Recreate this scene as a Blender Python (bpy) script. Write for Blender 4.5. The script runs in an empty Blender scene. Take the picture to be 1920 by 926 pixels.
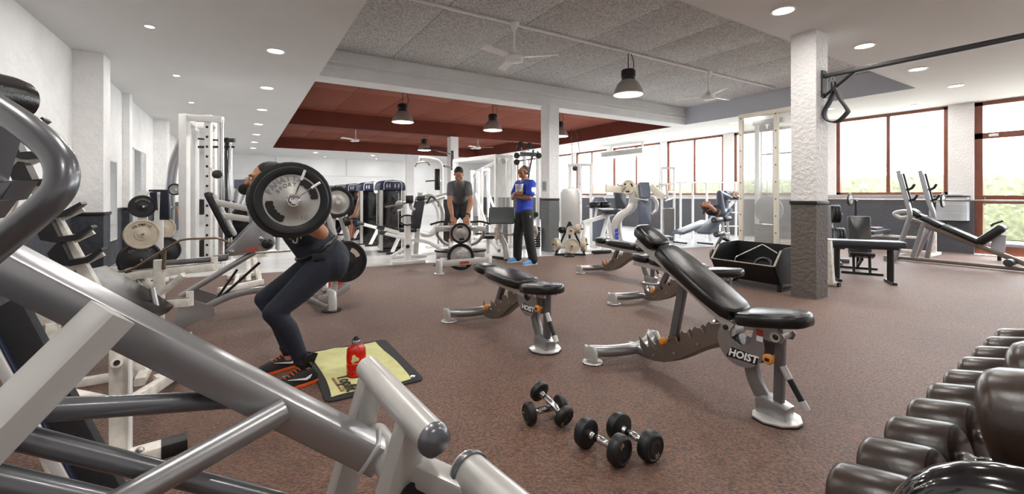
import bpy, bmesh, math, random
from mathutils import Vector as V, Matrix as M, Quaternion
random.seed(7)
PI = math.pi
scene = bpy.context.scene
C = scene.collection
# ------------------------------------------------------------------ camera, sky, exposure
EYE = 1.25; FPX = 812.0; CX = 960.0; CY = 366.0            # photograph taken as 1920 x 926
YAW = math.atan2(506, 812)
FW = V((math.sin(YAW), math.cos(YAW), 0)); RT = V((math.cos(YAW), -math.sin(YAW), 0))
cam_d = bpy.data.cameras.new('camera'); cam = bpy.data.objects.new('camera', cam_d); C.objects.link(cam)
cam.location = (0, 0, EYE); cam.rotation_euler = (PI/2, 0, -YAW)
cam_d.sensor_width = 36.0; cam_d.lens = 36.0*FPX/1920
cam_d.shift_y = -(463-CY)/1920; cam_d.clip_start = 0.02; cam_d.clip_end = 300
scene.camera = cam
scene.view_settings.view_transform = 'Standard'; scene.view_settings.look = 'None'
scene.view_settings.gamma = 1.0; scene.view_settings.use_curve_mapping = False
scene.view_settings.exposure = 0.62
world = bpy.data.worlds.new('sky'); scene.world = world; world.use_nodes = True
wn = world.node_tree.nodes; wn['Background'].inputs[0].default_value = (0.90, 0.95, 1.0, 1); wn['Background'].inputs[1].default_value = 10.5
P_DOWN = 13.0; P_SPOT = 6.0; P_BELL = 45.0                # watts of the room's own lamps
def window_portal(y0, y1, z0, z1):
    l = bpy.data.lights.new('window_portal', 'AREA'); l.shape = 'RECTANGLE'; l.size = y1-y0; l.size_y = z1-z0
    l.cycles.is_portal = True
    o = bpy.data.objects.new('window_portal', l); C.objects.link(o)
    o.location = (13.32, (y0+y1)/2, (z0+z1)/2); o.rotation_euler = (PI/2, 0, PI/2)
# ------------------------------------------------------------------ measuring helpers
def ray(x, y):
    return FW + RT*((x-CX)/FPX) + V((0, 0, (CY-y)/FPX))
def at(x, y, d): return V((0, 0, EYE)) + ray(x, y)*d
def fl(x, y, z=0.0): return at(x, y, (EYE-z)*FPX/(y-CY))
def py(x, y, Y): r = ray(x, y); return at(x, y, Y/r.y)          # on the plane of constant world Y
def pxl(x, y, X): r = ray(x, y); return at(x, y, X/r.x)         # on the plane of constant world X
# ------------------------------------------------------------------ materials
def lin(c):
    c = c/255.0
    return c/12.92 if c <= 0.04045 else ((c+0.055)/1.055)**2.4
def col(h):
    h = h.lstrip('#'); return tuple(lin(int(h[i:i+2], 16)) for i in (0, 2, 4)) + (1,)
MT = {}
def mat(name, hexc, rough=0.5, metal=0.0, var=0.06, vs=8.0, bump=0.0, bs=60.0, hex2=None, emit=0, trans=0, coat=0, spec=0.5, det=3, bd=0.01):
    m = bpy.data.materials.new(name); m.use_nodes = True; nt = m.node_tree; N = nt.nodes; L = nt.links
    b = N['Principled BSDF']; c = col(hexc)
    b.inputs['Roughness'].default_value = rough; b.inputs['Metallic'].default_value = metal
    b.inputs['Specular IOR Level'].default_value = spec
    if coat: b.inputs['Coat Weight'].default_value = coat; b.inputs['Coat Roughness'].default_value = 0.12
    tc = N.new('ShaderNodeTexCoord'); nz = N.new('ShaderNodeTexNoise'); nz.inputs['Scale'].default_value = vs; nz.inputs['Detail'].default_value = det
    L.new(tc.outputs['Object'], nz.inputs['Vector'])
    rp = N.new('ShaderNodeValToRGB'); L.new(nz.outputs['Fac'], rp.inputs['Fac'])
    c2 = col(hex2) if hex2 else c
    k0, k1 = 1-var, 1+var
    rp.color_ramp.elements[0].position = 0.35; rp.color_ramp.elements[1].position = 0.65
    rp.color_ramp.elements[0].color = tuple(min(1, x*k0) for x in c[:3])+(1,)
    rp.color_ramp.elements[1].color = tuple(min(1, x*k1) for x in c2[:3])+(1,)
    L.new(rp.outputs[0], b.inputs['Base Color'])
    if bump:
        n2 = N.new('ShaderNodeTexNoise'); n2.inputs['Scale'].default_value = bs; n2.inputs['Detail'].default_value = 4
        L.new(tc.outputs['Object'], n2.inputs['Vector'])
        bp = N.new('ShaderNodeBump'); bp.inputs['Strength'].default_value = bump; bp.inputs['Distance'].default_value = bd
        L.new(n2.outputs['Fac'], bp.inputs['Height']); L.new(bp.outputs[0], b.inputs['Normal'])
    if emit:
        b.inputs['Emission Color'].default_value = c; b.inputs['Emission Strength'].default_value = emit
    if trans: b.inputs['Transmission Weight'].default_value = trans
    MT[name] = m
    return m
def two_tone(name, top, bottom, zsplit, bump=0.5, bs=30):
    """wall paint: light above, dark dado paint below a height, rough plaster relief"""
    m = mat(name, top, 0.8, 0, 0.03, 3.0, bump, bs, bd=0.03); nt = m.node_tree; N = nt.nodes; L = nt.links
    b = N['Principled BSDF']; g = N.new('ShaderNodeNewGeometry'); sx = N.new('ShaderNodeSeparateXYZ'); L.new(g.outputs['Position'], sx.inputs[0])
    gt = N.new('ShaderNodeMath'); gt.operation = 'GREATER_THAN'; gt.inputs[1].default_value = zsplit; L.new(sx.outputs['Z'], gt.inputs[0])
    mx = N.new('ShaderNodeMix'); mx.data_type = 'RGBA'; L.new(gt.outputs[0], mx.inputs['Factor'])
    src = b.inputs['Base Color'].links[0].from_socket
    mx.inputs['A'].default_value = col(bottom); L.new(src, mx.inputs['B']); L.new(mx.outputs['Result'], b.inputs['Base Color'])
    return m
two_tone('plaster_left', '#f3f2f1', '#484b53', 0.97, 0.9, 11)
two_tone('plaster_right', '#f2f1f0', '#55575d', 1.13, 0.55, 26)
two_tone('plaster_col', '#f0efee', '#6b645f', 1.14, 0.9, 22)
two_tone('plaster_colmid', '#f0efee', '#6d706f', 1.14, 0.9, 22)
mat('plaster_white', '#efefef', 0.8, 0, 0.02, 2, 0.15, 30)
mat('plaster_beam', '#e4e4e4', 0.85, 0, 0.03, 3, 0.6, 40)
mat('soffit', '#dededd', 0.75, 0, 0.015, 1)
mat('soffit_blue', '#c6c9d2', 0.75, 0, 0.02, 2)
mat('cork_grey', '#d2d2d1', 0.9, 0, 0.30, 42, 1.0, 30, bd=0.05, det=6)
mat('red_ceiling', '#84432d', 0.85, 0, 0.16, 3.0, 0.7, 40, '#743622')
mat('red_beam', '#672b1b', 0.8, 0, 0.07, 2, 0.3, 30)
mat('band_black', '#1d1d20', 0.5)
mat('tile', '#c9c9cc', 0.22, 0, 0.05, 1.2, 0.0, 10, '#d3d2d0')
mat('brown_print', '#8a5a30', 0.6); mat('brown_frame', '#7a4634', 0.4, 0, 0.12, 6, 0.1, 50)
mat('white_paint', '#ecebe9', 0.4, 0, 0.03, 6)
mat('chipped_white', '#e6e1d8', 0.4, 0, 0.10, 14, 0.15, 40, '#eeeae2')
mat('silver', '#a9a9ab', 0.30, 0.8, 0.03, 5, coat=0.3)
mat('silver_light', '#c8c6c3', 0.34, 0.35, 0.03, 4, coat=0.35)
mat('silver_dark', '#8d8c8b', 0.33, 0.7, 0.05, 5)
mat('warm_steel', '#8a8078', 0.38, 0.8, 0.08, 9)
mat('grey_tube', '#696a6e', 0.3, 0.5, 0.04, 6, coat=0.4)
mat('chrome', '#dcdcde', 0.12, 1.0, 0.02, 6)
mat('steel_bar', '#b9b3ac', 0.28, 1.0, 0.08, 20)
mat('black_vinyl', '#111113', 0.23, 0, 0.1, 12, 0.12, 220, spec=0.6)
mat('black_satin', '#1b1b1d', 0.4, 0, 0.08, 12)
mat('rubber', '#17181a', 0.42, 0, 0.12, 16, 0.06, 90)
mat('rubber_brown', '#221813', 0.30, 0, 0.2, 7, 0.06, 60, '#33261f')
mat('black_gloss', '#0c0c0e', 0.08, 0, 0.05, 5, coat=0.8)
mat('plate_grey', '#b5b3af', 0.35, 0.6, 0.05, 9, 0.05, 80)
mat('ivory', '#d9d3c5', 0.4, 0, 0.03, 6); mat('plate_cream', '#c4b9a6', 0.42, 0.15, 0.08, 14, 0.08, 60)
mat('orange', '#e0913a', 0.4); mat('orange_shoe', '#f0611e', 0.5); mat('red_label', '#b4412c', 0.5)
mat('white_print', '#f2f2f2', 0.5); mat('black_print', '#101010', 0.6); mat('cream_print', '#d8b48c', 0.5)
mat('navy', '#1b2130', 0.75, 0, 0.10, 20, 0.1, 300); mat('navy_shirt', '#1d222c', 0.75, 0, 0.1, 20, 0.1, 200)
mat('blue_shirt', '#2744b8', 0.75, 0, 0.12, 9, 0.3, 22); mat('grey_shirt', '#6a6c70', 0.75, 0, 0.12, 9, 0.3, 24)
mat('black_cloth', '#1f2024', 0.7, 0, 0.12, 12, 0.35, 20)
mat('skin', '#b57f62', 0.5, 0, 0.06, 14, 0.05, 120); mat('skin_dark', '#9a6a50', 0.5, 0, 0.06, 14, 0.05, 120)
mat('hair', '#17120f', 0.6, 0, 0.2, 60, 0.5, 160); mat('hair_grey', '#3c3835', 0.7, 0, 0.3, 80, 0.5, 160); mat('hair_brown', '#4a2c1e', 0.6, 0, 0.2, 60, 0.5, 120)
mat('lip', '#93493d', 0.5); mat('eye_white', '#e8e4e0', 0.3)
mat('blue_shoe', '#6ba7e6', 0.6, 0, 0.1, 20); mat('black_shoe', '#1a1a1c', 0.6, 0, 0.15, 40, 0.2, 200); mat('white_shoe', '#dddddd', 0.6)
mat('towel', '#d8d699', 0.9, 0, 0.06, 14, 0.5, 18); mat('foam_mat', '#2c2d2f', 0.8, 0, 0.08, 40, 0.2, 200)
mat('machine_black', '#101216', 0.18, 0, 0.06, 5, coat=0.3); mat('machine_navy', '#232a44', 0.35, 0, 0.06, 5)
mat('blue_pad', '#59606f', 0.35, 0, 0.06, 6); mat('grey_pad', '#6f7577', 0.45, 0, 0.05, 6); mat('slate_pad', '#33363c', 0.35, 0, 0.08, 6, 0.1, 120)
mat('wood_black', '#151416', 0.5, 0, 0.15, 9, 0.2, 30); mat('raw_edge', '#9c968c', 0.6, 0, 0.2, 20)
mat('shade_grey', '#a8a29c', 0.35, 0.35, 0.05, 5); mat('lamp_glow', '#fff7ea', 0.4, emit=9.0); mat('spot_glow', '#ffffff', 0.4, emit=14.0)
mat('bronze_bar', '#8b7a66', 0.35, 0.9, 0.1, 12)
mat('mirror', '#c9cccd', 0.03, 1.0, 0.01, 2)
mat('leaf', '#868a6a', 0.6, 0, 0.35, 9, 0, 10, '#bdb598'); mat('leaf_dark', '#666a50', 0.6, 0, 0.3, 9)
mat('ground', '#c9c4b8', 0.9, 0, 0.06, 2); mat('frosted_grey', '#aeb2b8', 0.4, 0, 0.08, 3)
def carpet():
    m = mat('carpet', '#7c6052', 0.6, 0, 0.0, 1); nt = m.node_tree; N = nt.nodes; L = nt.links; b = N['Principled BSDF']
    tc = N.new('ShaderNodeTexCoord')
    big = N.new('ShaderNodeTexNoise'); big.inputs['Scale'].default_value = 0.55; big.inputs['Detail'].default_value = 4; L.new(tc.outputs['Object'], big.inputs['Vector'])
    fine = N.new('ShaderNodeTexNoise'); fine.inputs['Scale'].default_value = 75; fine.inputs['Detail'].default_value = 3; L.new(tc.outputs['Object'], fine.inputs['Vector'])
    wv = N.new('ShaderNodeTexWave'); wv.bands_direction = 'DIAGONAL'; wv.inputs['Scale'].default_value = 38; wv.inputs['Distortion'].default_value = 3.0; wv.inputs['Detail'].default_value = 2; L.new(tc.outputs['Object'], wv.inputs['Vector'])
    r1 = N.new('ShaderNodeValToRGB'); L.new(big.outputs['Fac'], r1.inputs['Fac'])
    r1.color_ramp.elements[0].position = 0.3; r1.color_ramp.elements[0].color = col('#5c3b2a'); r1.color_ramp.elements[1].position = 0.7; r1.color_ramp.elements[1].color = col('#73503d')
    r2 = N.new('ShaderNodeValToRGB'); L.new(fine.outputs['Fac'], r2.inputs['Fac'])
    r2.color_ramp.elements[0].position = 0.35; r2.color_ramp.elements[0].color = (0.30, 0.28, 0.27, 1); r2.color_ramp.elements[1].position = 0.68; r2.color_ramp.elements[1].color = (1.65, 1.65, 1.65, 1)
    mx = N.new('ShaderNodeMix'); mx.data_type = 'RGBA'; mx.blend_type = 'MULTIPLY'; mx.inputs['Factor'].default_value = 1; L.new(r1.outputs[0], mx.inputs['A']); L.new(r2.outputs[0], mx.inputs['B'])
    L.new(mx.outputs['Result'], b.inputs['Base Color'])
    ad = N.new('ShaderNodeMath'); ad.operation = 'ADD'; wm_ = N.new('ShaderNodeMath'); wm_.operation = 'MULTIPLY'; wm_.inputs[1].default_value = 0.45; L.new(wv.outputs['Fac'], wm_.inputs[0]); L.new(fine.outputs['Fac'], ad.inputs[0]); L.new(wm_.outputs[0], ad.inputs[1])
    bp = N.new('ShaderNodeBump'); bp.inputs['Strength'].default_value = 0.7; bp.inputs['Distance'].default_value = 0.006; L.new(ad.outputs[0], bp.inputs['Height']); L.new(bp.outputs[0], b.inputs['Normal'])
    b.inputs['Sheen Weight'].default_value = 0.25; b.inputs['Sheen Roughness'].default_value = 0.4
carpet()
def glassy(name, tint, clear, rough=0.02):
    m = bpy.data.materials.new(name); m.use_nodes = True; nt = m.node_tree; N = nt.nodes; L = nt.links
    N.remove(N['Principled BSDF']); t = N.new('ShaderNodeBsdfTransparent'); t.inputs[0].default_value = col(tint)
    g = N.new('ShaderNodeBsdfGlossy'); g.inputs['Roughness'].default_value = rough
    d = N.new('ShaderNodeBsdfDiffuse'); d.inputs[0].default_value = (0.8, 0.8, 0.8, 1); m1 = N.new('ShaderNodeMixShader'); m1.inputs[0].default_value = 0.5; L.new(g.outputs[0], m1.inputs[1]); L.new(d.outputs[0], m1.inputs[2])
    m2 = N.new('ShaderNodeMixShader'); m2.inputs[0].default_value = 1-clear; L.new(t.outputs[0], m2.inputs[1])
    L.new((g if clear > 0.9 else m1).outputs[0], m2.inputs[2]); L.new(m2.outputs[0], N['Material Output'].inputs[0]); MT[name] = m
glassy('glass', '#fdfefe', 0.94); glassy('acrylic', '#f4f4f2', 0.72, 0.1)
def red_plastic():
    m = mat('red_bottle', '#e2250f', 0.08, 0, 0.04, 5, trans=0.55, coat=0.5); m.node_tree.nodes['Principled BSDF'].inputs['IOR'].default_value = 1.3
red_plastic()
# ------------------------------------------------------------------ mesh builder
WL = {}
def frame(z, up=None):
    z = z.normalized(); up = V(up) if up is not None else V((0, 0, 1))
    if abs(z.dot(up.normalized())) > 0.985: up = V((0, 1, 0)) if abs(z.y) < 0.9 else V((1, 0, 0))
    x = up.cross(z).normalized(); y = z.cross(x).normalized()
    return x, y, z
def rrect(w, h, r):
    r = min(r, w*0.49, h*0.49); a, b = w/2, h/2
    k = r*0.293
    return [(a-r, -b), (a-k, -b+k), (a, -b+r), (a, b-r), (a-k, b-k), (a-r, b), (-a+r, b), (-a+k, b-k), (-a, b-r), (-a, -b+r), (-a+k, -b+k), (-a+r, -b)]
def circ(r, n): return [(r*math.cos(2*PI*i/n), r*math.sin(2*PI*i/n)) for i in range(n)]
def spl(pts, n=6, closed=False):
    pts = [V(p) for p in pts]; out = []; m = len(pts)
    for i in range(m if closed else m-1):
        p0 = pts[(i-1) % m] if closed or i > 0 else pts[0]*2-pts[1]
        p1 = pts[i]; p2 = pts[(i+1) % m]; p3 = pts[(i+2) % m] if closed or i+2 < m else p2*2-p1
        for k in range(n):
            t = k/n; out.append(0.5*((2*p1)+(p2-p0)*t+(2*p0-5*p1+4*p2-p3)*t*t+(3*p1-p0-3*p2+p3)*t**3))
    if not closed: out.append(pts[-1])
    return out
def fillet(pts, r, n=5):
    pts = [V(p) for p in pts]; out = [pts[0]]
    for i in range(1, len(pts)-1):
        a, b, c = pts[i-1], pts[i], pts[i+1]; u = (a-b); w = (c-b); rr = min(r, u.length*0.48, w.length*0.48)
        p = b+u.normalized()*rr; q = b+w.normalized()*rr
        for k in range(n+1):
            t = k/n; out.append(p*(1-t)**2+b*2*t*(1-t)+q*t*t)
    out.append(pts[-1]); return out
class MB:
    def __init__(s): s.v = []; s.f = []
    def add(s, vs, fs):
        o = len(s.v); s.v += [V(p) for p in vs]; s.f += [[i+o for i in f] for f in fs]; return s
    def rings(s, rs, cap=True, closed=False):
        n = len(rs[0]); vs = [p for r in rs for p in r]; fs = []; m = len(rs)
        for i in range(m if closed else m-1):
            a, b = i*n, ((i+1) % m)*n
            for k in range(n): fs.append([a+k, a+(k+1) % n, b+(k+1) % n, b+k])
        if cap and not closed: fs.append(list(range(n))[::-1]); fs.append([(m-1)*n+k for k in range(n)])
        return s.add(vs, fs)
    def box(s, c, size, rz=0.0, r=0.0, tilt=None):
        c = V(c); w, d, h = size; R_ = M.Rotation(rz, 3, 'Z')
        if tilt is not None: R_ = R_ @ tilt
        if r <= 0:
            vs = [c+R_ @ V((x*w/2, y*d/2, z*h/2)) for x in (-1, 1) for y in (-1, 1) for z in (-1, 1)]
            return s.add(vs, [[0, 1, 3, 2], [4, 6, 7, 5], [0, 4, 5, 1], [2, 3, 7, 6], [0, 2, 6, 4], [1, 5, 7, 3]])
        rs = []
        for zz, ins in ((-h/2, r), (-h/2+r*.3, r*.3), (-h/2+r, 0), (h/2-r, 0), (h/2-r*.3, r*.3), (h/2, r)):
            rs.append([c+R_ @ V((x, y, zz)) for x, y in rrect(w-2*ins, d-2*ins, max(r*1.6-ins, 0.001))])
        return s.rings(rs)
    def bar(s, p, q, w, h=None, up=None, r=0.006):
        p = V(p); q = V(q); h = h or w; x, y, z = frame(q-p, up); sec = rrect(w, h, r)
        return s.rings([[o+x*a+y*b for a, b in sec] for o in (p, q)])
    def sweep(s, pts, sec, up=None, closed=False, scale=None):
        pts = [V(p) for p in pts]; rs = []; n = len(pts); px = None
        for i, p in enumerate(pts):
            t = (pts[(i+1) % n]-pts[i-1]) if closed else (pts[min(i+1, n-1)]-pts[max(i-1, 0)])
            if up is None and px is not None:
                z = t.normalized(); x = (px-z*px.dot(z)).normalized(); y = z.cross(x)
            else: x, y, z = frame(t, up)
            px = x; k = scale[i] if scale else 1
            rs.append([p+x*a*k+y*b*k for a, b in sec])
        return s.rings(rs, True, closed)
    def tube(s, pts, r, n=12, closed=False, scale=None): return s.sweep(pts, circ(r, n), None, closed, scale)
    def rtube(s, pts, w, h, up=(0, 0, 1), r=0.006): return s.sweep(pts, rrect(w, h, r), up)
    def cyl(s, p, q, r, n=16, r2=None):
        x, y, z = frame(V(q)-V(p)); r2 = r if r2 is None else r2
        return s.rings([[V(o)+x*a+y*b for a, b in circ(k, n)] for o, k in ((p, r), (q, r2))])
    def lathe(s, prof, o, axis, n=24, up=None, closed=False):
        x, y, z = frame(V(axis), up); o = V(o)
        return s.rings([[o+z*h+x*a+y*b for a, b in circ(max(r, 0.0004), n)] for r, h in prof], True, closed)
    def prism(s, poly, o, u, v, t, r=0.0):
        o = V(o); u = V(u).normalized(); v = V(v).normalized(); n = u.cross(v).normalized(); m = len(poly)
        def ring(h, ins):
            if ins == 0: return [o+u*a+v*b+n*h for a, b in poly]
            out = []; cw = sum(poly[i][0]*poly[(i+1) % m][1]-poly[(i+1) % m][0]*poly[i][1] for i in range(m)) < 0
            for i in range(m):
                a, b, c = V(poly[i-1]), V(poly[i]), V(poly[(i+1) % m]); t1 = (b-a).normalized(); t2 = (c-b).normalized()
                n1 = V((-t1.y, t1.x)); n2 = V((-t2.y, t2.x)); k = (n1+n2)
                k = k.normalized()*ins/max(0.35, k.normalized().dot(n1)) if k.length > 1e-6 else n1*ins
                p = b-k if cw else b+k
                out.append(o+u*p.x+v*p.y+n*h)
            return out
        if r <= 0: return s.rings([ring(-t/2, 0), ring(t/2, 0)])
        return s.rings([ring(-t/2, r), ring(-t/2+r*.3, r*.3), ring(-t/2+r, 0), ring(t/2-r, 0), ring(t/2-r*.3, r*.3), ring(t/2, r)])
    def ell(s, c, rx, ry=None, rz=None, rot=None, n=14, m=9):
        ry = ry or rx; rz = rz or rx; c = V(c); rs = []; rot = rot or M.Identity(3)
        for i in range(m+1):
            a = -PI/2+PI*i/m; k = max(math.cos(a), 0.01)
            rs.append([c+rot @ V((rx*k*math.cos(2*PI*j/n), ry*k*math.sin(2*PI*j/n), rz*math.sin(a))) for j in range(n)])
        return s.rings(rs)
    def cap(s, p, q, r1, r2=None, n=12):          # capsule that tapers
        p = V(p); q = V(q); r2 = r2 or r1; x, y, z = frame(q-p); rs = []
        for i in range(5): a = -PI/2+PI/2*i/4; rs.append((p+z*r1*math.sin(a), max(r1*math.cos(a), r1*0.05)))
        for i in range(5): a = PI/2*i/4; rs.append((q+z*r2*math.sin(a), max(r2*math.cos(a), r2*0.05)))
        return s.rings([[o+x*a+y*b for a, b in circ(k, n)] for o, k in rs])
    def build(s, name, m, parent=None, ang=38, kind=None):
        me = bpy.data.meshes.new(name)
        if parent is not None: org = WL[parent.name]
        else:
            xs = [p.x for p in s.v]; ys = [p.y for p in s.v]; org = V(((min(xs)+max(xs))/2, (min(ys)+max(ys))/2, min(p.z for p in s.v)))
        me.from_pydata([tuple(p-org) for p in s.v], [], s.f)
        bm = bmesh.new(); bm.from_mesh(me); bmesh.ops.recalc_face_normals(bm, faces=bm.faces); bm.to_mesh(me); bm.free()
        me.polygons.foreach_set('use_smooth', [True]*len(me.polygons)); me.set_sharp_from_angle(angle=math.radians(ang))
        me.materials.append(MT[m]); o = bpy.data.objects.new(name, me); C.objects.link(o)
        if parent is not None: o.parent = parent; WL[o.name] = org
        else: o.location = org; WL[o.name] = org
        if kind: o['kind'] = kind
        return o
def tag(o, label, cat, group=None):
    o['label'] = label; o['category'] = cat
    if group: o['group'] = group
    return o
def thing(name, label, cat, loc, group=None):
    o = bpy.data.objects.new(name, None); C.objects.link(o); o.location = loc; o.empty_display_size = 0.05
    WL[o.name] = V(loc); return tag(o, label, cat, group)
def struct(name, mb, m, label=None, parent=None):
    o = mb.build(name, m, parent)
    if parent is None: o['kind'] = 'structure'
    if label: o['label'] = label
    return o
def copy_tree(o, parent=None):
    c = o.copy(); C.objects.link(c)
    if parent is not None: c.parent = parent
    WL[c.name] = WL[o.name].copy()
    for ch in list(o.children): copy_tree(ch, c)
    return c
def dup(root, loc, rz=0.0, label=None):
    r = copy_tree(root); r.location = loc; r.rotation_euler = (0, 0, rz); WL[r.name] = V(loc)
    if label: r['label'] = label
    return r
def text(s, size, o, u, v, m, parent, name='lettering', depth=0.0012, align='CENTER', shear=0.0, bold=0.0):
    cu = bpy.data.curves.new('t', 'FONT'); cu.body = s; cu.size = size; cu.align_x = align; cu.align_y = 'CENTER'; cu.shear = shear; cu.offset = bold; cu.resolution_u = 2; cu.extrude = depth/2
    ob = bpy.data.objects.new('t', cu); C.objects.link(ob); dg = bpy.context.evaluated_depsgraph_get(); me = bpy.data.meshes.new_from_object(ob.evaluated_get(dg)); bpy.data.objects.remove(ob); bpy.data.curves.remove(cu)
    u = V(u).normalized(); v = V(v); v = (v-u*v.dot(u)).normalized(); n = u.cross(v); b = MB()
    b.add([V(o)+u*p.co.x+v*p.co.y+n*p.co.z for p in me.vertices], [list(p.vertices) for p in me.polygons]); bpy.data.meshes.remove(me)
    return b.build(name, m, parent)
# ------------------------------------------------------------------ the room
ZL, ZH = 3.235, 3.70                       # low soffit, exposed slab
XL, XR, YB, YN = -1.97, 13.2, 25.0, -2.6
CE = [(XL, 8.42), (2.3, 7.69), (9.67, 6.43), (XR, 5.83)]   # edge of the carpet
def poly_floor(name, pts, m, label):
    b = MB(); n = len(pts); b.add([V((x, y, 0)) for x, y in pts]+[V((x, y, -0.05)) for x, y in pts], [list(range(n)), [2*n-1-i for i in range(n)]]+[[i, (i+1) % n, n+(i+1) % n, n+i] for i in range(n)])
    return struct(name, b, m, label)
poly_floor('floor', [(XL, YN), (XR, YN)]+CE[::-1], 'carpet', 'brown ribbed carpet of the free weight area')
poly_floor('floor', CE+[(XR, YB), (XL, YB)], 'tile', 'pale grey glossy floor of the machine area behind the carpet')
struct('wall_left', MB().box((XL-0.1, (YN+YB)/2, 1.9), (0.2, YB-YN, 3.8)), 'plaster_left', 'white rough plaster wall with dark grey dado')
struct('wall_back', MB().box(((XL+XR)/2, YB+0.1, 1.9), (XR-XL+0.4, 0.2, 3.8)), 'plaster_white', 'white back wall')
struct('trim_1', MB().box((3.2, YB-0.02, 2.32), (9.5, 0.04, 0.05)), 'white_paint')
struct('trim_2', MB().box((1.5, YB-0.02, 2.8), (0.05, 0.04, 0.9)), 'white_paint')
struct('trim_3', MB().box((4.9, YB-0.02, 2.8), (0.05, 0.04, 0.9)), 'white_paint')
struct('wall_near', MB().box(((XL+XR)/2, YN-0.1, 1.9), (XR-XL+0.4, 0.2, 3.8)), 'plaster_white', 'white wall behind the viewer')
# piers along the left wall
def pier(name, x0, x1, y0, y1, m, band, label, zt=ZL):
    o = struct(name, MB().box(((x0+x1)/2, (y0+y1)/2, zt/2), (x1-x0, y1-y0, zt)), m, label)
    if band: MB().box(((x0+x1)/2, (y0+y1)/2, band), (x1-x0+0.03, y1-y0+0.03, 0.045), r=0.008).build('dado_band', 'band_black', o)
    return o
pier('column_left', XL, -1.65, 8.18, 8.55, 'plaster_left', 0.99, 'rough white plaster pier beside the slanted dumbbell rack')
pier('column_left', XL, -1.86, 11.1, 11.35, 'plaster_left', 0.99, 'slim white pier between two wall mirrors')
pier('column_left', XL, -1.67, 14.5, 14.9, 'plaster_left', 0.99, 'rough white plaster pier behind the white rack frame')
pier('column_left', XL, -1.67, 20.6, 21.0, 'plaster_left', 0.99, 'farthest white pier on the left wall')
struct('trim_4', MB().box((XL+0.012, 2.78, 0.99), (0.024, 10.76, 0.045)).box((XL+0.012, 9.82, 0.99), (0.024, 2.5, 0.045)).box((XL+0.012, 18, 0.99), (0.024, 13, 0.045)), 'band_black', 'black band on top of the grey dado')
# free standing columns
pier('column', 5.82, 6.12, 2.47, 2.75, 'plaster_col', 1.16, 'rough white column with brown grey base in front of the windows')
pier('column', 5.71, 5.98, 7.62, 7.93, 'plaster_colmid', 1.16, 'rough white column with grey base behind the man in blue')
pier('column', 5.98, 6.26, 13.5, 13.8, 'plaster_white', 0, 'white column behind the man in the grey shirt')
pier('column', 6.85, 7.2, 20.7, 21.0, 'plaster_white', 0, 'white column by the back wall')
# low soffits around the two ceiling bays
XS, XE, Y1, Y2, Y3, Y4 = 1.08, 10.6, 2.85, 7.78, 8.22, 20.6
zc, zt = (ZL+3.9)/2, 3.9-ZL
struct('ceiling', MB().box(((XL+XS)/2, (YN+YB)/2, zc), (XS-XL, YB-YN, zt)), 'soffit', 'smooth grey white soffit along the left wall')
struct('ceiling', MB().box(((XE+XR)/2, (YN+YB)/2, zc), (XR-XE, YB-YN, zt)), 'soffit', 'smooth white soffit above the windows')
struct('ceiling', MB().box(((XS+XE)/2, (YN+Y1)/2, zc), (XE-XS, Y1-YN, zt)), 'soffit', 'smooth soffit over the dumbbell rack')
struct('ceiling', MB().box(((XS+XE)/2, (Y4+YB)/2, zc), (XE-XS, YB-Y4, zt)), 'soffit', 'smooth soffit before the back wall')
bo = struct('ceiling_beam', MB().box(((XS+XE)/2, (Y2+Y3)/2, (ZL+3.9)/2), (XE-XS, Y3-Y2, 3.9-ZL)), 'plaster_beam', 'white plaster beam between grey and red ceiling bays')
for z in (3.49, 3.40): MB().tube([(XS, Y2-0.03, z), (XE, Y2-0.03, z)], 0.017, 8).build('conduit', 'white_paint', bo)
struct('trim_5', MB().box((XE-0.006, (Y1+Y2)/2, (ZL+ZH)/2), (0.012, Y2-Y1, ZH-ZL)), 'soffit_blue')
struct('ceiling', MB().box(((XS+XE)/2, (Y1+Y2)/2, ZH+0.13), (XE-XS, Y2-Y1, 0.14)), 'band_black', 'grey ceiling bay')
gc = struct('ceiling', MB().box(((XS+XE)/2, (Y3+Y4)/2, ZH+0.13), (XE-XS, Y4-Y3, 0.14)), 'red_beam', 'red ceiling bay')
def panels(parent, m, x0, x1, nx, y0, y1, ny):
    w = (x1-x0)/nx; h = (y1-y0)/ny; base = None
    for i in range(nx):
        for j in range(ny):
            c = V((x0+w*(i+.5), y0+h*(j+.5), ZH+0.03))
            if base is None:
                base = MB().box(c, (w-0.012, h-0.012, 0.06), r=0.006).build('ceiling_panel', m, parent); c0 = c
            else:
                o = base.copy(); C.objects.link(o); o.location = c-c0+V((0, 0, random.uniform(0, 0.006)))
g1 = [o for o in C.objects if o.get('label') == 'grey ceiling bay'][0]
panels(g1, 'cork_grey', XS, XE, 8, Y1, Y2, 2); panels(gc, 'red_ceiling', XS, XE, 8, Y3, Y4, 5)
rb = MB()
struct('ceiling_beam', MB().box(((XS+XE)/2, 13.75, (ZL+ZH)/2+0.01), (XE-XS-0.03, 0.3, ZH-ZL-0.02)), 'red_beam', 'red painted beam across the red ceiling bay')
struct('trim_6', MB().box((XS+0.006, (Y3+Y4)/2, (ZL+ZH)/2), (0.012, Y4-Y3, ZH-ZL)).box((XE-0.006, (Y3+Y4)/2, (ZL+ZH)/2), (0.012, Y4-Y3, ZH-ZL)).box(((XS+XE)/2, Y4-0.006, (ZL+ZH)/2), (XE-XS-0.03, 0.012, ZH-ZL)).box(((XS+XE)/2, Y3+0.006, (ZL+ZH)/2), (XE-XS-0.03, 0.012, ZH-ZL)), 'red_beam', 'red painted sides of the red ceiling bay')
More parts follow.
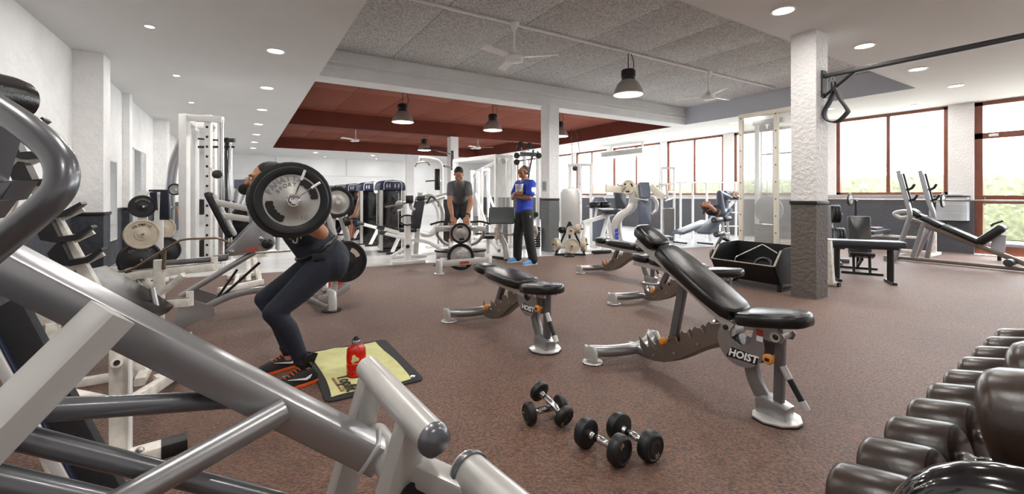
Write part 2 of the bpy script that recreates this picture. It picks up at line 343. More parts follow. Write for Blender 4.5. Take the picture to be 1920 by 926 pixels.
struct('trim_7', MB().box(((XS+XE)/2, 5.22, 3.685), (XE-XS-0.5, 0.03, 0.03)), 'white_paint', 'white cable duct along the grey ceiling')
struct('trim_8', MB().box(((XS+XE)/2, 9.95, 3.685), (XE-XS-0.1, 0.03, 0.03)), 'red_beam', 'red cable duct along the red ceiling')
# window wall
WB = 1.25
wins = [(-2.4, -0.2), (3.02, 5.15), (5.42, 7.93), (8.28, 10.48), (10.77, 13.2), (13.55, 15.58), (15.9, 18.2), (18.5, 20.7)]
door = (0.75, 2.62)
wm = MB(); ys = [YN]+[v for w in sorted(wins+[door]) for v in w]+[YB]
for a, b in zip(ys[0::2], ys[1::2]): wm.box((XR+0.12, (a+b)/2, 1.9), (0.24, b-a, 3.8))
for a, b in wins: wm.box((XR+0.12, (a+b)/2, WB/2), (0.24, b-a, WB)); wm.box((XR+0.12, (a+b)/2, 3.51), (0.24, b-a, 0.57))
wm.box((XR+0.12, sum(door)/2, 3.51), (0.24, door[1]-door[0], 0.57))
struct('wall_right', wm, 'plaster_right', 'plaster window wall with white piers and dark grey dado')
struct('trim_9', MB().box((XR-0.03, 8.8, WB-0.012), (0.06, 12, 0.05)), 'frosted_grey', 'grey window ledge')
fx = XR+0.1
for k, (a, b) in enumerate(wins):
    root = MB().box((fx, (a+b)/2, WB+0.035), (0.09, b-a, 0.07)).box((fx, (a+b)/2, 3.19), (0.09, b-a, 0.07)).box((fx, a+0.04, 2.23), (0.09, 0.08, 1.95)).box((fx, b-0.04, 2.23), (0.09, 0.08, 1.95)).build('window_%d' % (k+1), 'brown_frame'); root['kind'] = 'structure'
    mid = (a+b)/2
    MB().box((fx+0.01, mid, 2.22), (0.06, 0.07, 1.87)).build('mullion', 'brown_frame', root)
    for y0, y1 in ((a+0.08, mid-0.03), (mid+0.03, b-0.08)):
        MB().box((fx+0.012, (y0+y1)/2, 2.22), (0.008, y1-y0, 1.86)).build('pane', 'glass', root)
    window_portal(a, b, WB, 3.2)
a, b = door
root = MB().box((fx, a+0.06, 1.61), (0.1, 0.12, 3.2)).box((fx, b-0.06, 1.61), (0.1, 0.12, 3.2)).box((fx, (a+b)/2, 3.18), (0.1, b-a, 0.08)).box((fx, (a+b)/2, 2.5), (0.1, b-a, 0.12)).build('door_1', 'brown_frame'); root['kind'] = 'structure'; root['label'] = 'brown framed glass door with transom window'
MB().box((fx, (a+b)/2, 0.12), (0.08, b-a-0.24, 0.22)).box((fx, (a+b)/2, 1.16), (0.08, b-a-0.24, 0.17)).build('door_rail', 'brown_frame', root)
for z0, z1 in ((0.23, 1.08), (1.24, 2.44), (2.56, 3.14)): MB().box((fx+0.01, (a+b)/2, (z0+z1)/2), (0.008, b-a-0.24, z1-z0)).build('pane', 'glass', root)
MB().tube([(fx-0.05, b-0.16, 1.2), (fx-0.11, b-0.16, 1.2), (fx-0.11, b-0.16, 1.04)], 0.012, 8).build('door_handle', 'warm_steel', root)
MB().box((fx-0.07, b-0.28, 2.5), (0.05, 0.14, 0.05), r=0.01).build('door_closer', 'white_paint', root)
window_portal(a, b, 0.1, 3.2)
# outside: paving and hedge, veiled by daylight
poly_floor('ground', [(XR+0.24, -14), (60, -14), (60, 40), (XR+0.24, 40)], 'ground', 'pale paving outside the windows')
hb = MB(); rnd = random.Random(3)
for i in range(9000):
    y = rnd.uniform(-8, 24); z = abs(rnd.gauss(0, 1)); u = rnd.random()
    top = 2.05+0.25*math.sin(y*1.3)+0.15*math.sin(y*3.7)
    zz = rnd.uniform(0.1, top); x = 18.0+rnd.uniform(-0.5, 0.3)
    s_ = rnd.uniform(0.07, 0.15); q = M.Rotation(rnd.uniform(0, 6.28), 3, 'Z') @ M.Rotation(rnd.uniform(-1.2, 1.2), 3, 'X')
    c = V((x, y, zz)); hb.add([c+q @ V((-s_*.5, 0, 0)), c+q @ V((0, -s_*.22, 0)), c+q @ V((s_*.5, 0, 0)), c+q @ V((0, s_*.22, 0.02))], [[0, 1, 2, 3]])
hr = thing('hedge', 'bushy green hedge outside the windows', 'hedge', (18.0, 8, 0))
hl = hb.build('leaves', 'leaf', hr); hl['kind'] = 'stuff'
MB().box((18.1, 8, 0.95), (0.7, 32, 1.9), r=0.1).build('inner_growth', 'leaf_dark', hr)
# ------------------------------------------------------------------ lamps
def disk_light(name, loc, rad, watts, parent=None, colr=(1, 0.97, 0.92)):
    l = bpy.data.lights.new(name, 'AREA'); l.shape = 'DISK'; l.size = rad*2; l.energy = watts; l.color = colr
    o = bpy.data.objects.new(name, l); C.objects.link(o)
    if parent is not None: o.parent = parent; o.location = V(loc)-WL[parent.name]
    else: o.location = loc
    return o
def downlight(x, y, big, label):
    r = 0.10 if big else 0.045
    t = thing('downlight', label, 'downlight', (x, y, ZL), 'recessed ceiling downlights')
    MB().lathe([(r*1.0, 0.0), (r*1.22, -0.001), (r*1.2, -0.012), (r*1.02, -0.014), (r*0.98, -0.004)], (x, y, ZL), (0, 0, 1), 20, closed=True).build('trim_ring', 'white_paint', t)
    MB().lathe([(r*0.98, -0.002), (r*0.98, -0.006), (r*0.5, -0.008), (0.001, -0.008)], (x, y, ZL), (0, 0, 1), 20).build('diffuser', 'lamp_glow' if big else 'spot_glow', t)
    disk_light('bulb', (x, y, ZL-0.02), r*0.9, P_DOWN if big else P_SPOT, t)
left_names = ['nearest', 'second', 'third', 'fourth', 'fifth', 'sixth', 'seventh', 'eighth']
for k in range(8): downlight(0.39, 4.36+2.4*k, True, '%s large downlight of the row along the soffit edge, counted from the viewer' % left_names[k])
for k in range(7): downlight(-0.92, 6.55+2.45*k, False, '%s small spot of the row near the left wall, counted from the viewer' % left_names[k])
for k, x in enumerate((2.9, 4.92, 7.0, 9.0, 10.95)): downlight(x, 2.4, True, ['large downlight over the open floor nearest the viewer', 'large downlight just left of the near column head', 'large downlight right of the near column head', 'large downlight above the long black bar', 'large downlight nearest the glass door'][k])
for k in range(7): downlight(11.4, 4.6+2.25*k, True, '%s large downlight of the row above the windows, counted from the door' % left_names[k])
for k in range(4): downlight(12.5, 3.4+3.4*k, False, '%s small spot close to the windows, counted from the door' % left_names[k])
for k in range(4): downlight(2.9+2.6*k, 21.9, True, '%s large downlight in the strip behind the red ceiling, counted from the left' % left_names[k])
for k in range(3): downlight(3.6+2.6*k, 23.9, False, '%s small spot before the back wall, counted from the left' % left_names[k])
for x, y, lb in ((-0.9, 1.8, 'over the slanted rack'), (0.4, 1.8, 'over the big silver lever machine'), (0.4, -0.6, 'behind the viewer'), (2.9, 0.2, 'over the dumbbell rack'), (4.9, 0.2, 'beyond the dumbbell rack'), (7.0, 0.2, 'between the dumbbell rack and the door'), (9.0, 0.2, 'before the glass door'), (11.4, 0.6, 'beside the glass door')): downlight(x, y, True, 'large unseen downlight added for fill, '+lb)  # unseen lamps carry the rows on, added to light the near room
def bell_lamp(x, y, label):
    zb = 2.97; t = thing('bell_lamp', label, 'lamp', (x, y, ZH), 'bell shaped hall lamps')
    MB().lathe([(0.25, 0), (0.245, 0.03), (0.22, 0.10), (0.17, 0.19), (0.125, 0.235), (0.10, 0.25), (0.095, 0.247), (0.12, 0.23), (0.165, 0.185), (0.213, 0.095), (0.236, 0.03), (0.242, 0.0)], (x, y, zb), (0, 0, 1), 28, closed=True).build('shade', 'shade_grey', t)
    MB().lathe([(0.255, 0.004), (0.258, -0.008), (0.24, -0.01), (0.238, 0.004)], (x, y, zb), (0, 0, 1), 28, closed=True).build('rim', 'white_paint', t)
    MB().lathe([(0.236, 0.006), (0.236, 0.0), (0.1, -0.004), (0.001, -0.004)], (x, y, zb), (0, 0, 1), 24).build('lens', 'lamp_glow', t)
    MB().lathe([(0.085, 0.23), (0.11, 0.25), (0.11, 0.29), (0.12, 0.30), (0.12, 0.40), (0.10, 0.42), (0.03, 0.425)], (x, y, zb), (0, 0, 1), 18).build('gear_housing', 'black_satin', t)
    MB().tube([(x, y, zb+0.42), (x, y, zb+0.5), (x, y, ZH)], 0.008, 8).build('hanger', 'black_satin', t)
    MB().tube(spl([(x+0.06, y, zb+0.41), (x+0.13, y, zb+0.48), (x+0.12, y, zb+0.6), (x+0.05, y, ZH)]), 0.007, 6).build('cable', 'black_satin', t)
    disk_light('bulb', (x, y, zb-0.02), 0.22, P_BELL, t)
bell_lamp(5.59, 5.22, 'bell lamp with black top under the grey ceiling')
bell_lamp(3.2, 9.98, 'leftmost bell lamp in the front of the red ceiling'); bell_lamp(5.62, 9.98, 'bell lamp in the front of the red ceiling, above the man in blue')
bell_lamp(7.85, 9.98, 'bell lamp half hidden behind the middle column'); bell_lamp(5.9, 15.8, 'small far bell lamp between the two far ceiling fans')
def fan(x, y, a0, label):
    zm = 3.2; t = thing('ceiling_fan', label, 'ceiling fan', (x, y, ZH), 'white three-bladed ceiling fans')
    MB().lathe([(0.02, 0), (0.06, -0.03), (0.075, -0.01), (0.075, 0.0)][::-1], (x, y, ZH), (0, 0, 1), 16).lathe([(0.06, 0), (0.045, -0.06), (0.016, -0.14), (0.014, -0.4)], (x, y, ZH), (0, 0, 1), 14).build('downrod', 'white_paint', t)
    MB().lathe([(0.02, 0.12), (0.04, 0.08), (0.07, 0.05), (0.12, 0.03), (0.13, 0.0), (0.125, -0.04), (0.09, -0.055), (0.02, -0.06)], (x, y, zm), (0, 0, 1), 20).build('motor', 'white_paint', t)
    for k in range(3):
        a = a0+k*2*PI/3; u = V((math.cos(a), math.sin(a), 0)); w = V((-math.sin(a), math.cos(a), 0)); w = (w*math.cos(0.22)+V((0, 0, 1))*math.sin(0.22))
        MB().prism([(0.10, -0.03), (0.2, -0.055), (0.62, -0.07), (0.63, 0.06), (0.2, 0.055), (0.10, 0.03)], V((x, y, zm+0.01)), u, w, 0.008).build('blade', 'white_paint', t)
fan(3.29, 5.22, -0.75, 'ceiling fan nearest the viewer under the grey ceiling'); fan(7.84, 5.22, -2.1, 'ceiling fan under the grey ceiling near the windows')
fan(3.4, 15.9, -0.5, 'far ceiling fan on the left under the red ceiling'); fan(8.2, 15.8, -0.55, 'far ceiling fan behind the man in grey, under the red ceiling')
ac = thing('air_conditioner', 'long white ceiling air conditioner above a window', 'air conditioner', (12.75, 12.0, 2.72))
MB().box((12.75, 12.0, 2.9), (0.62, 2.3, 0.24), r=0.03).build('casing', 'white_paint', ac)
for k in range(4): MB().box((12.43, 12.0, 2.83+0.045*k), (0.03, 2.1, 0.018)).build('louvre', 'grey_tube', ac)
for y in (11.2, 12.8): MB().box((12.75, y, 3.12), (0.05, 0.05, 0.22)).build('bracket', 'white_paint', ac)
for y0, y1, z0, z1, lb in ((8.6, 10.5, 0.45, 1.86, 'narrow wall mirror beside the nearest left pier'), (11.95, 13.3, 0.45, 2.25, 'tall wall mirror between two left piers')):
    m_ = thing('wall_mirror', lb, 'mirror', (XL+0.02, (y0+y1)/2, z0))
    MB().box((XL+0.026, (y0+y1)/2, (z0+z1)/2), (0.012, y1-y0-0.04, z1-z0-0.04)).build('glass', 'mirror', m_)
    MB().box((XL+0.024, y0+0.01, (z0+z1)/2), (0.03, 0.02, z1-z0)).box((XL+0.024, y1-0.01, (z0+z1)/2), (0.03, 0.02, z1-z0)).box((XL+0.024, (y0+y1)/2, z0+0.01), (0.03, y1-y0, 0.02)).box((XL+0.024, (y0+y1)/2, z1-0.01), (0.03, y1-y0, 0.02)).build('frame', 'white_paint', m_)
# ------------------------------------------------------------------ adjustable benches
def bench(o, heading, incl, label, seat_t=0.16):
    o = V((o[0], o[1], 0)); ax = V((math.cos(heading), math.sin(heading), 0)); la = V((-ax.y, ax.x, 0)); UP = V((0, 0, 1))
    # la points to the bench's left when looking along the axis; the lettering is on the opposite side
    P = lambda s, w, z: o+ax*s+la*w+UP*z
    t = thing('adjustable_bench', label, 'bench', o, 'silver adjustable benches')
    MB().sweep(spl([P(-0.02, -0.33, 0.085), P(0.06, -0.2, 0.085), P(0.12, 0, 0.09), P(0.06, 0.2, 0.085), P(-0.02, 0.33, 0.085)], 5), circ(0.043, 14)).build('rear_crossbar', 'silver', t)
    for sg in (-1, 1):
        ft = MB().lathe([(0.075, 0.0), (0.078, 0.006), (0.07, 0.014), (0.02, 0.016)], P(-0.01, sg*0.32, 0), UP, 20).build('foot_disc', 'silver_light', t)
        MB().lathe([(0.079, 0.0), (0.08, 0.006)], P(-0.01, sg*0.32, 0), UP, 20).build('rubber_pad', 'rubber', ft)
        MB().prism([(-0.05, 0.02), (0.055, 0.02), (0.06, 0.09), (0.03, 0.135), (-0.02, 0.13), (-0.035, 0.115), (-0.06, 0.125), (-0.065, 0.07)], P(0, sg*0.345, 0), ax, UP, 0.03, 0.006).build('end_bracket', 'silver_light', t)
    MB().cyl(P(-0.05, -0.34, 0.05), P(-0.05, 0.34, 0.05), 0.012, 10).build('wheel_axle', 'black_satin', t)
    MB().rtube(spl([P(0.06, 0, 0.09), P(0.3, 0, 0.085), P(0.52, 0, 0.16), P(0.74, 0, 0.30), P(0.95, 0, 0.39)], 5), 0.06, 0.06, la, 0.012).build('spine', 'silver_dark', t)
    tooth = []
    base = [(0.2, 0.155), (0.235, 0.215), (0.30, 0.17)]
    for k in range(5):
        s0 = 0.30+k*0.098; z0 = 0.17+0.055*k
        tooth += [(s0+0.012, z0+0.008), (s0+0.028, z0-0.022), (s0+0.052, z0-0.012), (s0+0.046, z0+0.038), (s0+0.064, z0+0.064), (s0+0.082, z0+0.055)]
    plate = [(0.19, 0.21), (0.205, 0.13), (0.25, 0.085), (0.32, 0.065), (0.42, 0.085), (0.55, 0.155), (0.68, 0.25), (0.80, 0.325), (0.86, 0.36), (0.86, 0.47)]+tooth[::-1]+[(0.27, 0.15), (0.235, 0.17)]
    for sg in (-1, 1):
        pl_ = MB().prism(plate, P(0, sg*0.042, 0), ax, UP, 0.009).build('notched_sector', 'warm_steel', t)
        for s, z in ((0.33, 0.105), (0.50, 0.175), (0.68, 0.285)): MB().lathe([(0.012, 0), (0.012, 0.008), (0.004, 0.011)], P(s, sg*0.046, z), la*sg, 10).build('bolt', 'silver_dark', pl_)
    # hub plates
    hub = [(0.97+0.14*math.cos(a), 0.385+0.14*math.sin(a)) for a in [math.radians(150+i*15) for i in range(0, 17)]]
    hub += [(1.13, 0.44), (1.20, 0.445), (1.215, 0.48), (1.18, 0.52), (1.06, 0.525), (1.045, 0.46), (1.03, 0.40), (0.97, 0.365), (0.915, 0.40), (0.905, 0.47), (0.865, 0.50), (0.845, 0.46)]
    for sg in (-1, 1):
        hb_ = MB().prism(hub, P(0, sg*0.062, 0), ax, UP, 0.008).build('hub_plate', 'silver', t)
        for s, z in ((0.885, 0.455), (1.175, 0.475)): MB().lathe([(0.016, 0), (0.016, 0.01), (0.006, 0.014)], P(s, sg*0.066, z), la*sg, 10).build('bolt', 'black_satin', hb_)
        u_ = ax if sg < 0 else -ax
        MB().prism([(-0.095, -0.034), (0.09, -0.03), (0.098, 0.022), (-0.06, 0.03), (-0.075, 0.01)], P(0.98, sg*0.0665, 0.315), u_, UP, 0.001).build('badge', 'black_print', hb_)
        text('HOIST', 0.06, P(0.985, sg*0.068, 0.312), u_, UP, 'white_print', hb_, shear=0.25, bold=0.002)
        MB().box(P(1.085, sg*0.0668, 0.475), (0.036, 0.036, 0.001), tilt=M.Rotation(PI/2, 3, 'X'), rz=heading).build('warning_label', 'red_label', hb_)
        MB().box(P(1.085, sg*0.0668, 0.44), (0.036, 0.03, 0.001), tilt=M.Rotation(PI/2, 3, 'X'), rz=heading).build('label_text', 'white_print', hb_)
    MB().cyl(P(0.9, -0.055, 0.44), P(0.9, 0.055, 0.44), 0.04, 16).build('pivot', 'silver_light', t); MB().cyl(P(1.17, -0.075, 0.475), P(1.17, 0.075, 0.475), 0.028, 14).build('pivot', 'silver_light', t)
    # curved front leg, upright and foot
    MB().rtube(spl([P(1.02, 0, 0.42), P(1.0, 0, 0.30), P(1.02, 0, 0.18), P(1.09, 0, 0.06)], 6), 0.075, 0.06, la, 0.018).build('curved_leg', 'silver_dark', t)
    MB().bar(P(1.155, 0, 0.06), P(1.165, 0, 0.47), 0.05, 0.045, ax, 0.006).build('upright', 'grey_tube', t)
    MB().prism([(-0.07, 0.015), (0.09, 0.015), (0.095, 0.085), (0.05, 0.10), (-0.03, 0.115), (-0.075, 0.09)], P(1.12, 0, 0), ax, UP, 0.10, 0.008).build('foot_bracket', 'silver', t)
    foot = [(-0.10, -0.06), (-0.07, -0.115), (0.0, -0.135), (0.08, -0.10), (0.125, -0.03), (0.125, 0.03), (0.08, 0.10), (0.0, 0.135), (-0.07, 0.115), (-0.10, 0.06)]
    ff = MB().prism(foot, P(1.14, 0, 0.013), ax, la, 0.012, 0.003).build('front_foot', 'silver_light', t)
    MB().prism([(a*1.02, b*1.02) for a, b in foot], P(1.14, 0, 0.0035), ax, la, 0.007).build('rubber_pad', 'rubber', ff)
    hd = MB().tube([P(1.19, -0.02, 0.30), P(1.30, -0.02, 0.12)], 0.011, 10).build('lift_handle', 'silver', t)
    MB().cyl(P(1.215, -0.02, 0.26), P(1.28, -0.02, 0.155), 0.016, 12).build('grip', 'rubber', hd)
    MB().cyl(P(1.28, -0.02, 0.155), P(1.305, -0.02, 0.115), 0.02, 12).build('end_cap', 'silver_light', hd); MB().cyl(P(1.185, -0.02, 0.31), P(1.22, -0.02, 0.25), 0.019, 12).build('end_cap', 'silver_light', hd)
    kb = MB().lathe([(0.01, 0.0), (0.012, 0.035), (0.028, 0.04), (0.03, 0.055), (0.022, 0.064), (0.003, 0.066)], P(1.14, -0.03, 0.345), -la, 16).build('pull_knob', 'orange', t)
    MB().box(P(1.14, -0.0965, 0.345), (0.024, 0.001, 0.018), rz=heading).build('knob_print', 'black_print', kb)
    # backrest
    if incl: q0 = (0.93, 0.475); ang = math.radians(31)
    else: q0 = (0.93, 0.44); ang = math.radians(2.0)
    du = -ax*math.cos(ang)+UP*math.sin(ang); dn = ax*math.sin(ang)+UP*math.cos(ang)
    B = lambda l, w, h: o+ax*q0[0]+UP*q0[1]+du*l+la*w+dn*h
    for sg in (-1, 1): MB().bar(B(0.0, sg*0.062, -0.02), B(0.88, sg*0.045, -0.012), 0.012, 0.055, dn, 0.003).build('back_rail', 'silver_light', t)
    pad = [(0.0, -0.09), (0.05, -0.13), (0.2, -0.15), (0.5, -0.14), (0.64, -0.105), (0.67, -0.06), (0.67, 0.06), (0.64, 0.105), (0.5, 0.14), (0.2, 0.15), (0.05, 0.13), (0.0, 0.09)]
    if not incl: pad = [(a*0.95, b) for a, b in pad]
    MB().prism(pad, B(0.02, 0, 0.052), du, la, 0.085, 0.026).build('back_pad', 'black_vinyl', t, 60)
    hp = [(0.0, -0.07), (0.03, -0.105), (0.12, -0.10), (0.2, -0.085), (0.235, -0.05), (0.235, 0.05), (0.2, 0.085), (0.12, 0.10), (0.03, 0.105), (0.0, 0.07)]
    MB().prism(hp, B(0.70 if incl else 0.665, 0, 0.055), du, la, 0.085, 0.026).build('head_pad', 'black_vinyl', t, 60)
    pin = P(0.455, 0, 0.255) if incl else P(0.36, 0, 0.19)
    st = B(0.43, 0, -0.03)
    MB().bar(pin-UP*0.03, st, 0.055, 0.045, la, 0.005).build('strut', 'grey_tube', t)
    MB().cyl(pin-la*0.075, pin+la*0.075, 0.011, 10).build('lock_pin', 'silver_dark', t)
    for sg in (-1, 1): MB().lathe([(0.014, 0.0), (0.017, 0.012), (0.027, 0.03), (0.027, 0.045), (0.018, 0.058), (0.003, 0.062)], pin+la*sg*0.07, la*sg, 14).build('pin_knob', 'orange', t)
    # seat
    sa = seat_t if incl else 0.11
    us = ax*math.cos(sa)+UP*math.sin(sa); ns = UP*math.cos(sa)-ax*math.sin(sa)
    S = lambda l, w, h: o+ax*0.955+UP*0.53+us*l+la*w+ns*h
    if not incl: S = lambda l, w, h: o+ax*0.935+UP*0.475+us*l+la*w+ns*h
    sp = [(0.0, -0.10), (0.03, -0.14), (0.12, -0.15), (0.28, -0.12), (0.345, -0.085), (0.365, -0.04), (0.365, 0.04), (0.345, 0.085), (0.28, 0.12), (0.12, 0.15), (0.03, 0.14), (0.0, 0.10)]
    MB().prism(sp, S(0, 0, 0.0), us, la, 0.075, 0.024).build('seat_pad', 'black_vinyl', t, 60)
    MB().bar(S(0.02, 0, -0.055), S(0.24, 0, -0.055), 0.10, 0.035, UP, 0.005).build('seat_bracket', 'silver_light', t)
    return t
bench((2.545, 2.42), -PI/2, True, 'black padded silver bench with raised backrest, nearest the viewer')
bench((2.06, 3.97), -PI/2+0.02, False, 'flat black padded silver bench standing alone in the middle of the carpet')
bench((3.95, 3.62), -PI/2+0.05, False, 'flat black padded silver bench half hidden behind the raised bench')
bench((4.92, 5.3), -PI/2, False, 'farthest flat silver bench, before the curved lever machine')
# ------------------------------------------------------------------ dumbbells on the carpet
def dumbbell(c, d, r, hl, cc, label, group, num=None, m='rubber', name='dumbbell', hm='chrome', rot=0.0):
    c = V(c); d = V(d).normalized(); t = thing(name, label, 'dumbbell', c-V((0, 0, r)), group)
    for sg in (-1, 1):
        o = c+d*sg*cc/2; h = hl/2
        hd = MB().lathe([(r*0.25, -h), (r*0.86, -h), (r*0.97, -h+r*0.08), (r, -h+r*0.2), (r, h-r*0.28), (r*0.95, h-r*0.12), (r*0.84, h-r*0.03), (r*0.80, h), (r*0.74, h), (r*0.70, h-r*0.05), (r*0.42, h-r*0.05), (r*0.38, h-r*0.02), (r*0.3, h-r*0.05), (r*0.08, h-r*0.05)], o, d*sg, 28).build('head', m, t)
        if num:
            x, y, z = frame(d*sg); a = rot+(1.2 if sg < 0 else 0); u = x*math.cos(a)+y*math.sin(a); v = z.cross(u)
            text(num, r*0.42, o+d*sg*(h-r*0.04)+v*r*0.53, u, v, 'cream_print', hd, 'number')
    L = cc/2-hl/2
    MB().lathe([(0.019, -L), (0.019, -L+0.012), (0.013, -L+0.02), (0.013, -L+0.028), (0.0175, -L*0.5), (0.019, 0), (0.0175, L*0.5), (0.013, L-0.028), (0.013, L-0.02), (0.019, L-0.012), (0.019, L)], c, d, 16).build('handle', hm, t)
    return t
FD = 'black dumbbells lying on the carpet'
dumbbell((1.43, 1.945, 0.06), (1, -0.12, 0), 0.06, 0.042, 0.20, 'small black dumbbell lying underneath the crossed pair on the carpet', FD, '4', rot=0.6)
dumbbell((1.452, 1.92, 0.098), (0.12, -0.95, -0.33), 0.059, 0.042, 0.21, 'small black dumbbell lying across another on the carpet', FD, '4', rot=2.4)
dumbbell((1.466, 1.535, 0.071), (0.03, -0.19, 0), 0.071, 0.058, 0.20, 'left of the two parallel black dumbbells on the carpet', FD, '10', rot=0.5)
dumbbell((1.63, 1.485, 0.071), (0.0, -0.2, 0), 0.071, 0.058, 0.205, 'right of the two parallel black dumbbells on the carpet', FD, '10', rot=3.6)
# ------------------------------------------------------------------ dumbbell rack beside the viewer
rk = thing('dumbbell_rack', 'black glossy dumbbell rack at the lower right edge', 'rack', (1.7, 0.15, 0))
for x in (0.80, 3.1):
    MB().tube(fillet([(x, 0.30, 0.0), (x, 0.20, 0.885 if x < 1 else 0.96), (x, -0.32, 0.885 if x < 1 else 0.96), (x, -0.35, 0.0)], 0.13, 8), 0.04, 16).build('end_frame', 'black_gloss', rk)
ct, sn = math.cos(0.23), math.sin(0.23)
DA = V((0, ct, -sn))
RG = 'brown black rubber dumbbells on the rack'
ordn = ['first', 'second', 'third', 'fourth', 'fifth', 'sixth', 'seventh', 'eighth', 'ninth', 'tenth']
lower = [(1.229, .600), (1.40, .612), (1.58, .620), (1.75, .628), (1.925, .634), (2.09, .643), (2.255, .655), (2.43, .662), (2.60, .670), (2.77, .675)]
rads = [0.085, 0.085, 0.084, 0.084, 0.083, 0.081, 0.081, 0.080, 0.079, 0.078]
for k, (x, zt_) in enumerate(lower):
    r = rads[k]; hl = 0.15-0.003*k; e = V((x, 0.47, zt_-r)); c = e-DA*(hl/2+0.14)
    dumbbell(c, DA, r, hl, 0.28, '%s dumbbell of the lower rack row, counted from the viewer' % ordn[k], RG, m='rubber_brown', name='rack_dumbbell')
for k, (x, zt_) in enumerate([(1.19, 0.925), (1.41, 0.936), (1.60, 0.945), (1.79, 0.954)]):
    r = 0.098-0.004*k; hl = 0.17; e = V((x, 0.212, zt_-r)); c = e-DA*(hl/2+0.15)
    dumbbell(c, DA, r, hl, 0.30, '%s dumbbell of the upper rack row, counted from the viewer' % ordn[k], RG, m='rubber_brown', name='rack_dumbbell')
for y0, z0, z1 in ((0.395, 0.408, 0.55), (0.10, 0.478, 0.618), (0.165, 0.712, 0.90), (-0.13, 0.782, 0.97)):
    MB().bar((0.80, y0-0.04, z0), (3.1, y0-0.04, z1), 0.05, 0.02, V((0, -sn, ct)), 0.004).build('shelf_rail', 'black_satin', rk)
MB().bar((0.8, 0.26, 0.45), (0.8, -0.32, 0.52), 0.04, 0.04).bar((3.1, 0.26, 0.45), (3.1, -0.32, 0.52), 0.04, 0.04).bar((0.8, 0.2, 0.7), (0.8, -0.33, 0.76), 0.04, 0.04).bar((3.1, 0.2, 0.7), (3.1, -0.33, 0.76), 0.04, 0.04).build('shelf_bracket', 'black_satin', rk)
for x in (0.80, 3.1): MB().box((x, 0.30, 0.012), (0.09, 0.09, 0.024), r=0.005).box((x, -0.35, 0.012), (0.09, 0.09, 0.024), r=0.005).build('foot', 'rubber', rk)
# ------------------------------------------------------------------ big silver lever machine in the foreground
lm = thing('lever_machine', 'large silver tube machine filling the lower left foreground', 'gym machine', (0.0, 1.2, 0))
A_ = at(-260, 360, 0.95); B_ = at(712, 856, 1.26)
MB().bar(A_, B_, 0.088, 0.088, r=0.012).build('main_beam', 'silver', lm)
cf, cn = at(690, 690, 1.416), at(812, 822, 1.006); cn.z = cf.z
xb = MB().cyl(cf, cn, 0.038, 24).build('cross_bar', 'silver_light', lm)
dcn = (cn-cf).normalized()
MB().lathe([(0.038, 0), (0.0395, 0.002), (0.037, 0.016), (0.027, 0.026), (0.012, 0.031), (0.001, 0.032)], cn, dcn, 24).build('end_cap', 'grey_tube', xb)
sd = V((-RT.x*0.27, -RT.y*0.27, -1))
for p, s0 in ((cf+dcn*0.05, 0.64), (cn-dcn*0.12, 0.64)):
    q = p+sd*(p.z-0.03)
    MB().bar(p-V((0, 0, 0.02)), q, 0.075, 0.075, dcn, 0.012).build('post', 'silver_light', lm)
MB().box((0.18, 1.2, 0.016), (0.12, 0.9, 0.032), r=0.008).build('base_plate', 'grey_tube', lm)
h0 = at(702, 822, 1.36); h1 = h0+dcn*0.33
hbo = MB().cyl(h0, h1, 0.047, 28).build('pivot_sleeve', 'silver_light', lm)
MB().lathe([(0.049, 0), (0.049, 0.01), (0.03, 0.012)], h1, dcn, 24).build('bearing', 'black_satin', hbo)
x_, y_, z_ = frame(B_-A_); wo = B_-(B_-A_).normalized()*0.035; wd = MB().tube(spl([wo+x_*a_*0.045+y_*b_*0.045 for a_, b_ in ((1, 0.8), (0.8, 1), (0, 1.02), (-0.8, 1), (-1, 0.8), (-1.02, 0), (-1, -0.8), (-0.8, -1), (0, -1.02), (0.8, -1), (1, -0.8), (1.02, 0))], 3, True), 0.0065, 8, True)
wd.build('weld_bead', 'silver_light', lm)
MB().bar(at(765, 872, 1.12), at(1010, 985, 1.0), 0.06, 0.06, r=0.01).build('lower_arm', 'silver_light', lm)
k0, k1 = at(878, 885, 1.10), at(985, 980, 0.93); dk = (k1-k0).normalized()
cyb = MB().lathe([(0.03, -0.012), (0.05, -0.012), (0.053, 0.0), (0.053, 0.012), (0.049, 0.014), (0.049, (k1-k0).length)], k0, dk, 28).build('counterweight', 'silver_light', lm)
MB().lathe([(0.0535, -0.004), (0.055, 0.002), (0.055, 0.012), (0.0535, 0.014)], k0, dk, 28).build('rim', 'grey_tube', cyb)
MB().bar(k1, V((k1.x+0.03, k1.y-0.03, 0.0)), 0.06, 0.06, r=0.01).build('support', 'silver_light', lm)
MB().bar(at(212, 585, 0.93), at(-210, 1010, 0.72), 0.088, 0.062, V((-0.25, -0.5, 0.8)), 0.012).build('diagonal_brace', 'silver_light', lm)
MB().tube([at(535, 768, 1.14), at(120, 1000, 0.86)], 0.030, 18).build('round_brace', 'silver', lm)
MB().tube([at(60, 770, 0.88), at(445, 748, 1.22)], 0.024, 16).build('rear_tube', 'grey_tube', lm)
MB().tube([at(-10, 808, 0.85), at(300, 885, 1.02), at(560, 950, 1.16)], 0.024, 16).build('low_tube', 'grey_tube', lm)
MB().tube([at(-60, 890, 0.8), at(240, 955, 0.95)], 0.028, 16).build('floor_tube', 'grey_tube', lm)
MB().tube(spl([at(-150, 95, 0.84), at(-40, 178, 0.82), at(50, 238, 0.80), at(105, 290, 0.79), at(116, 335, 0.78), at(95, 375, 0.77), at(20, 440, 0.76), at(-110, 545, 0.75)], 8), 0.024, 20).build('hand_guard', 'grey_tube', lm)
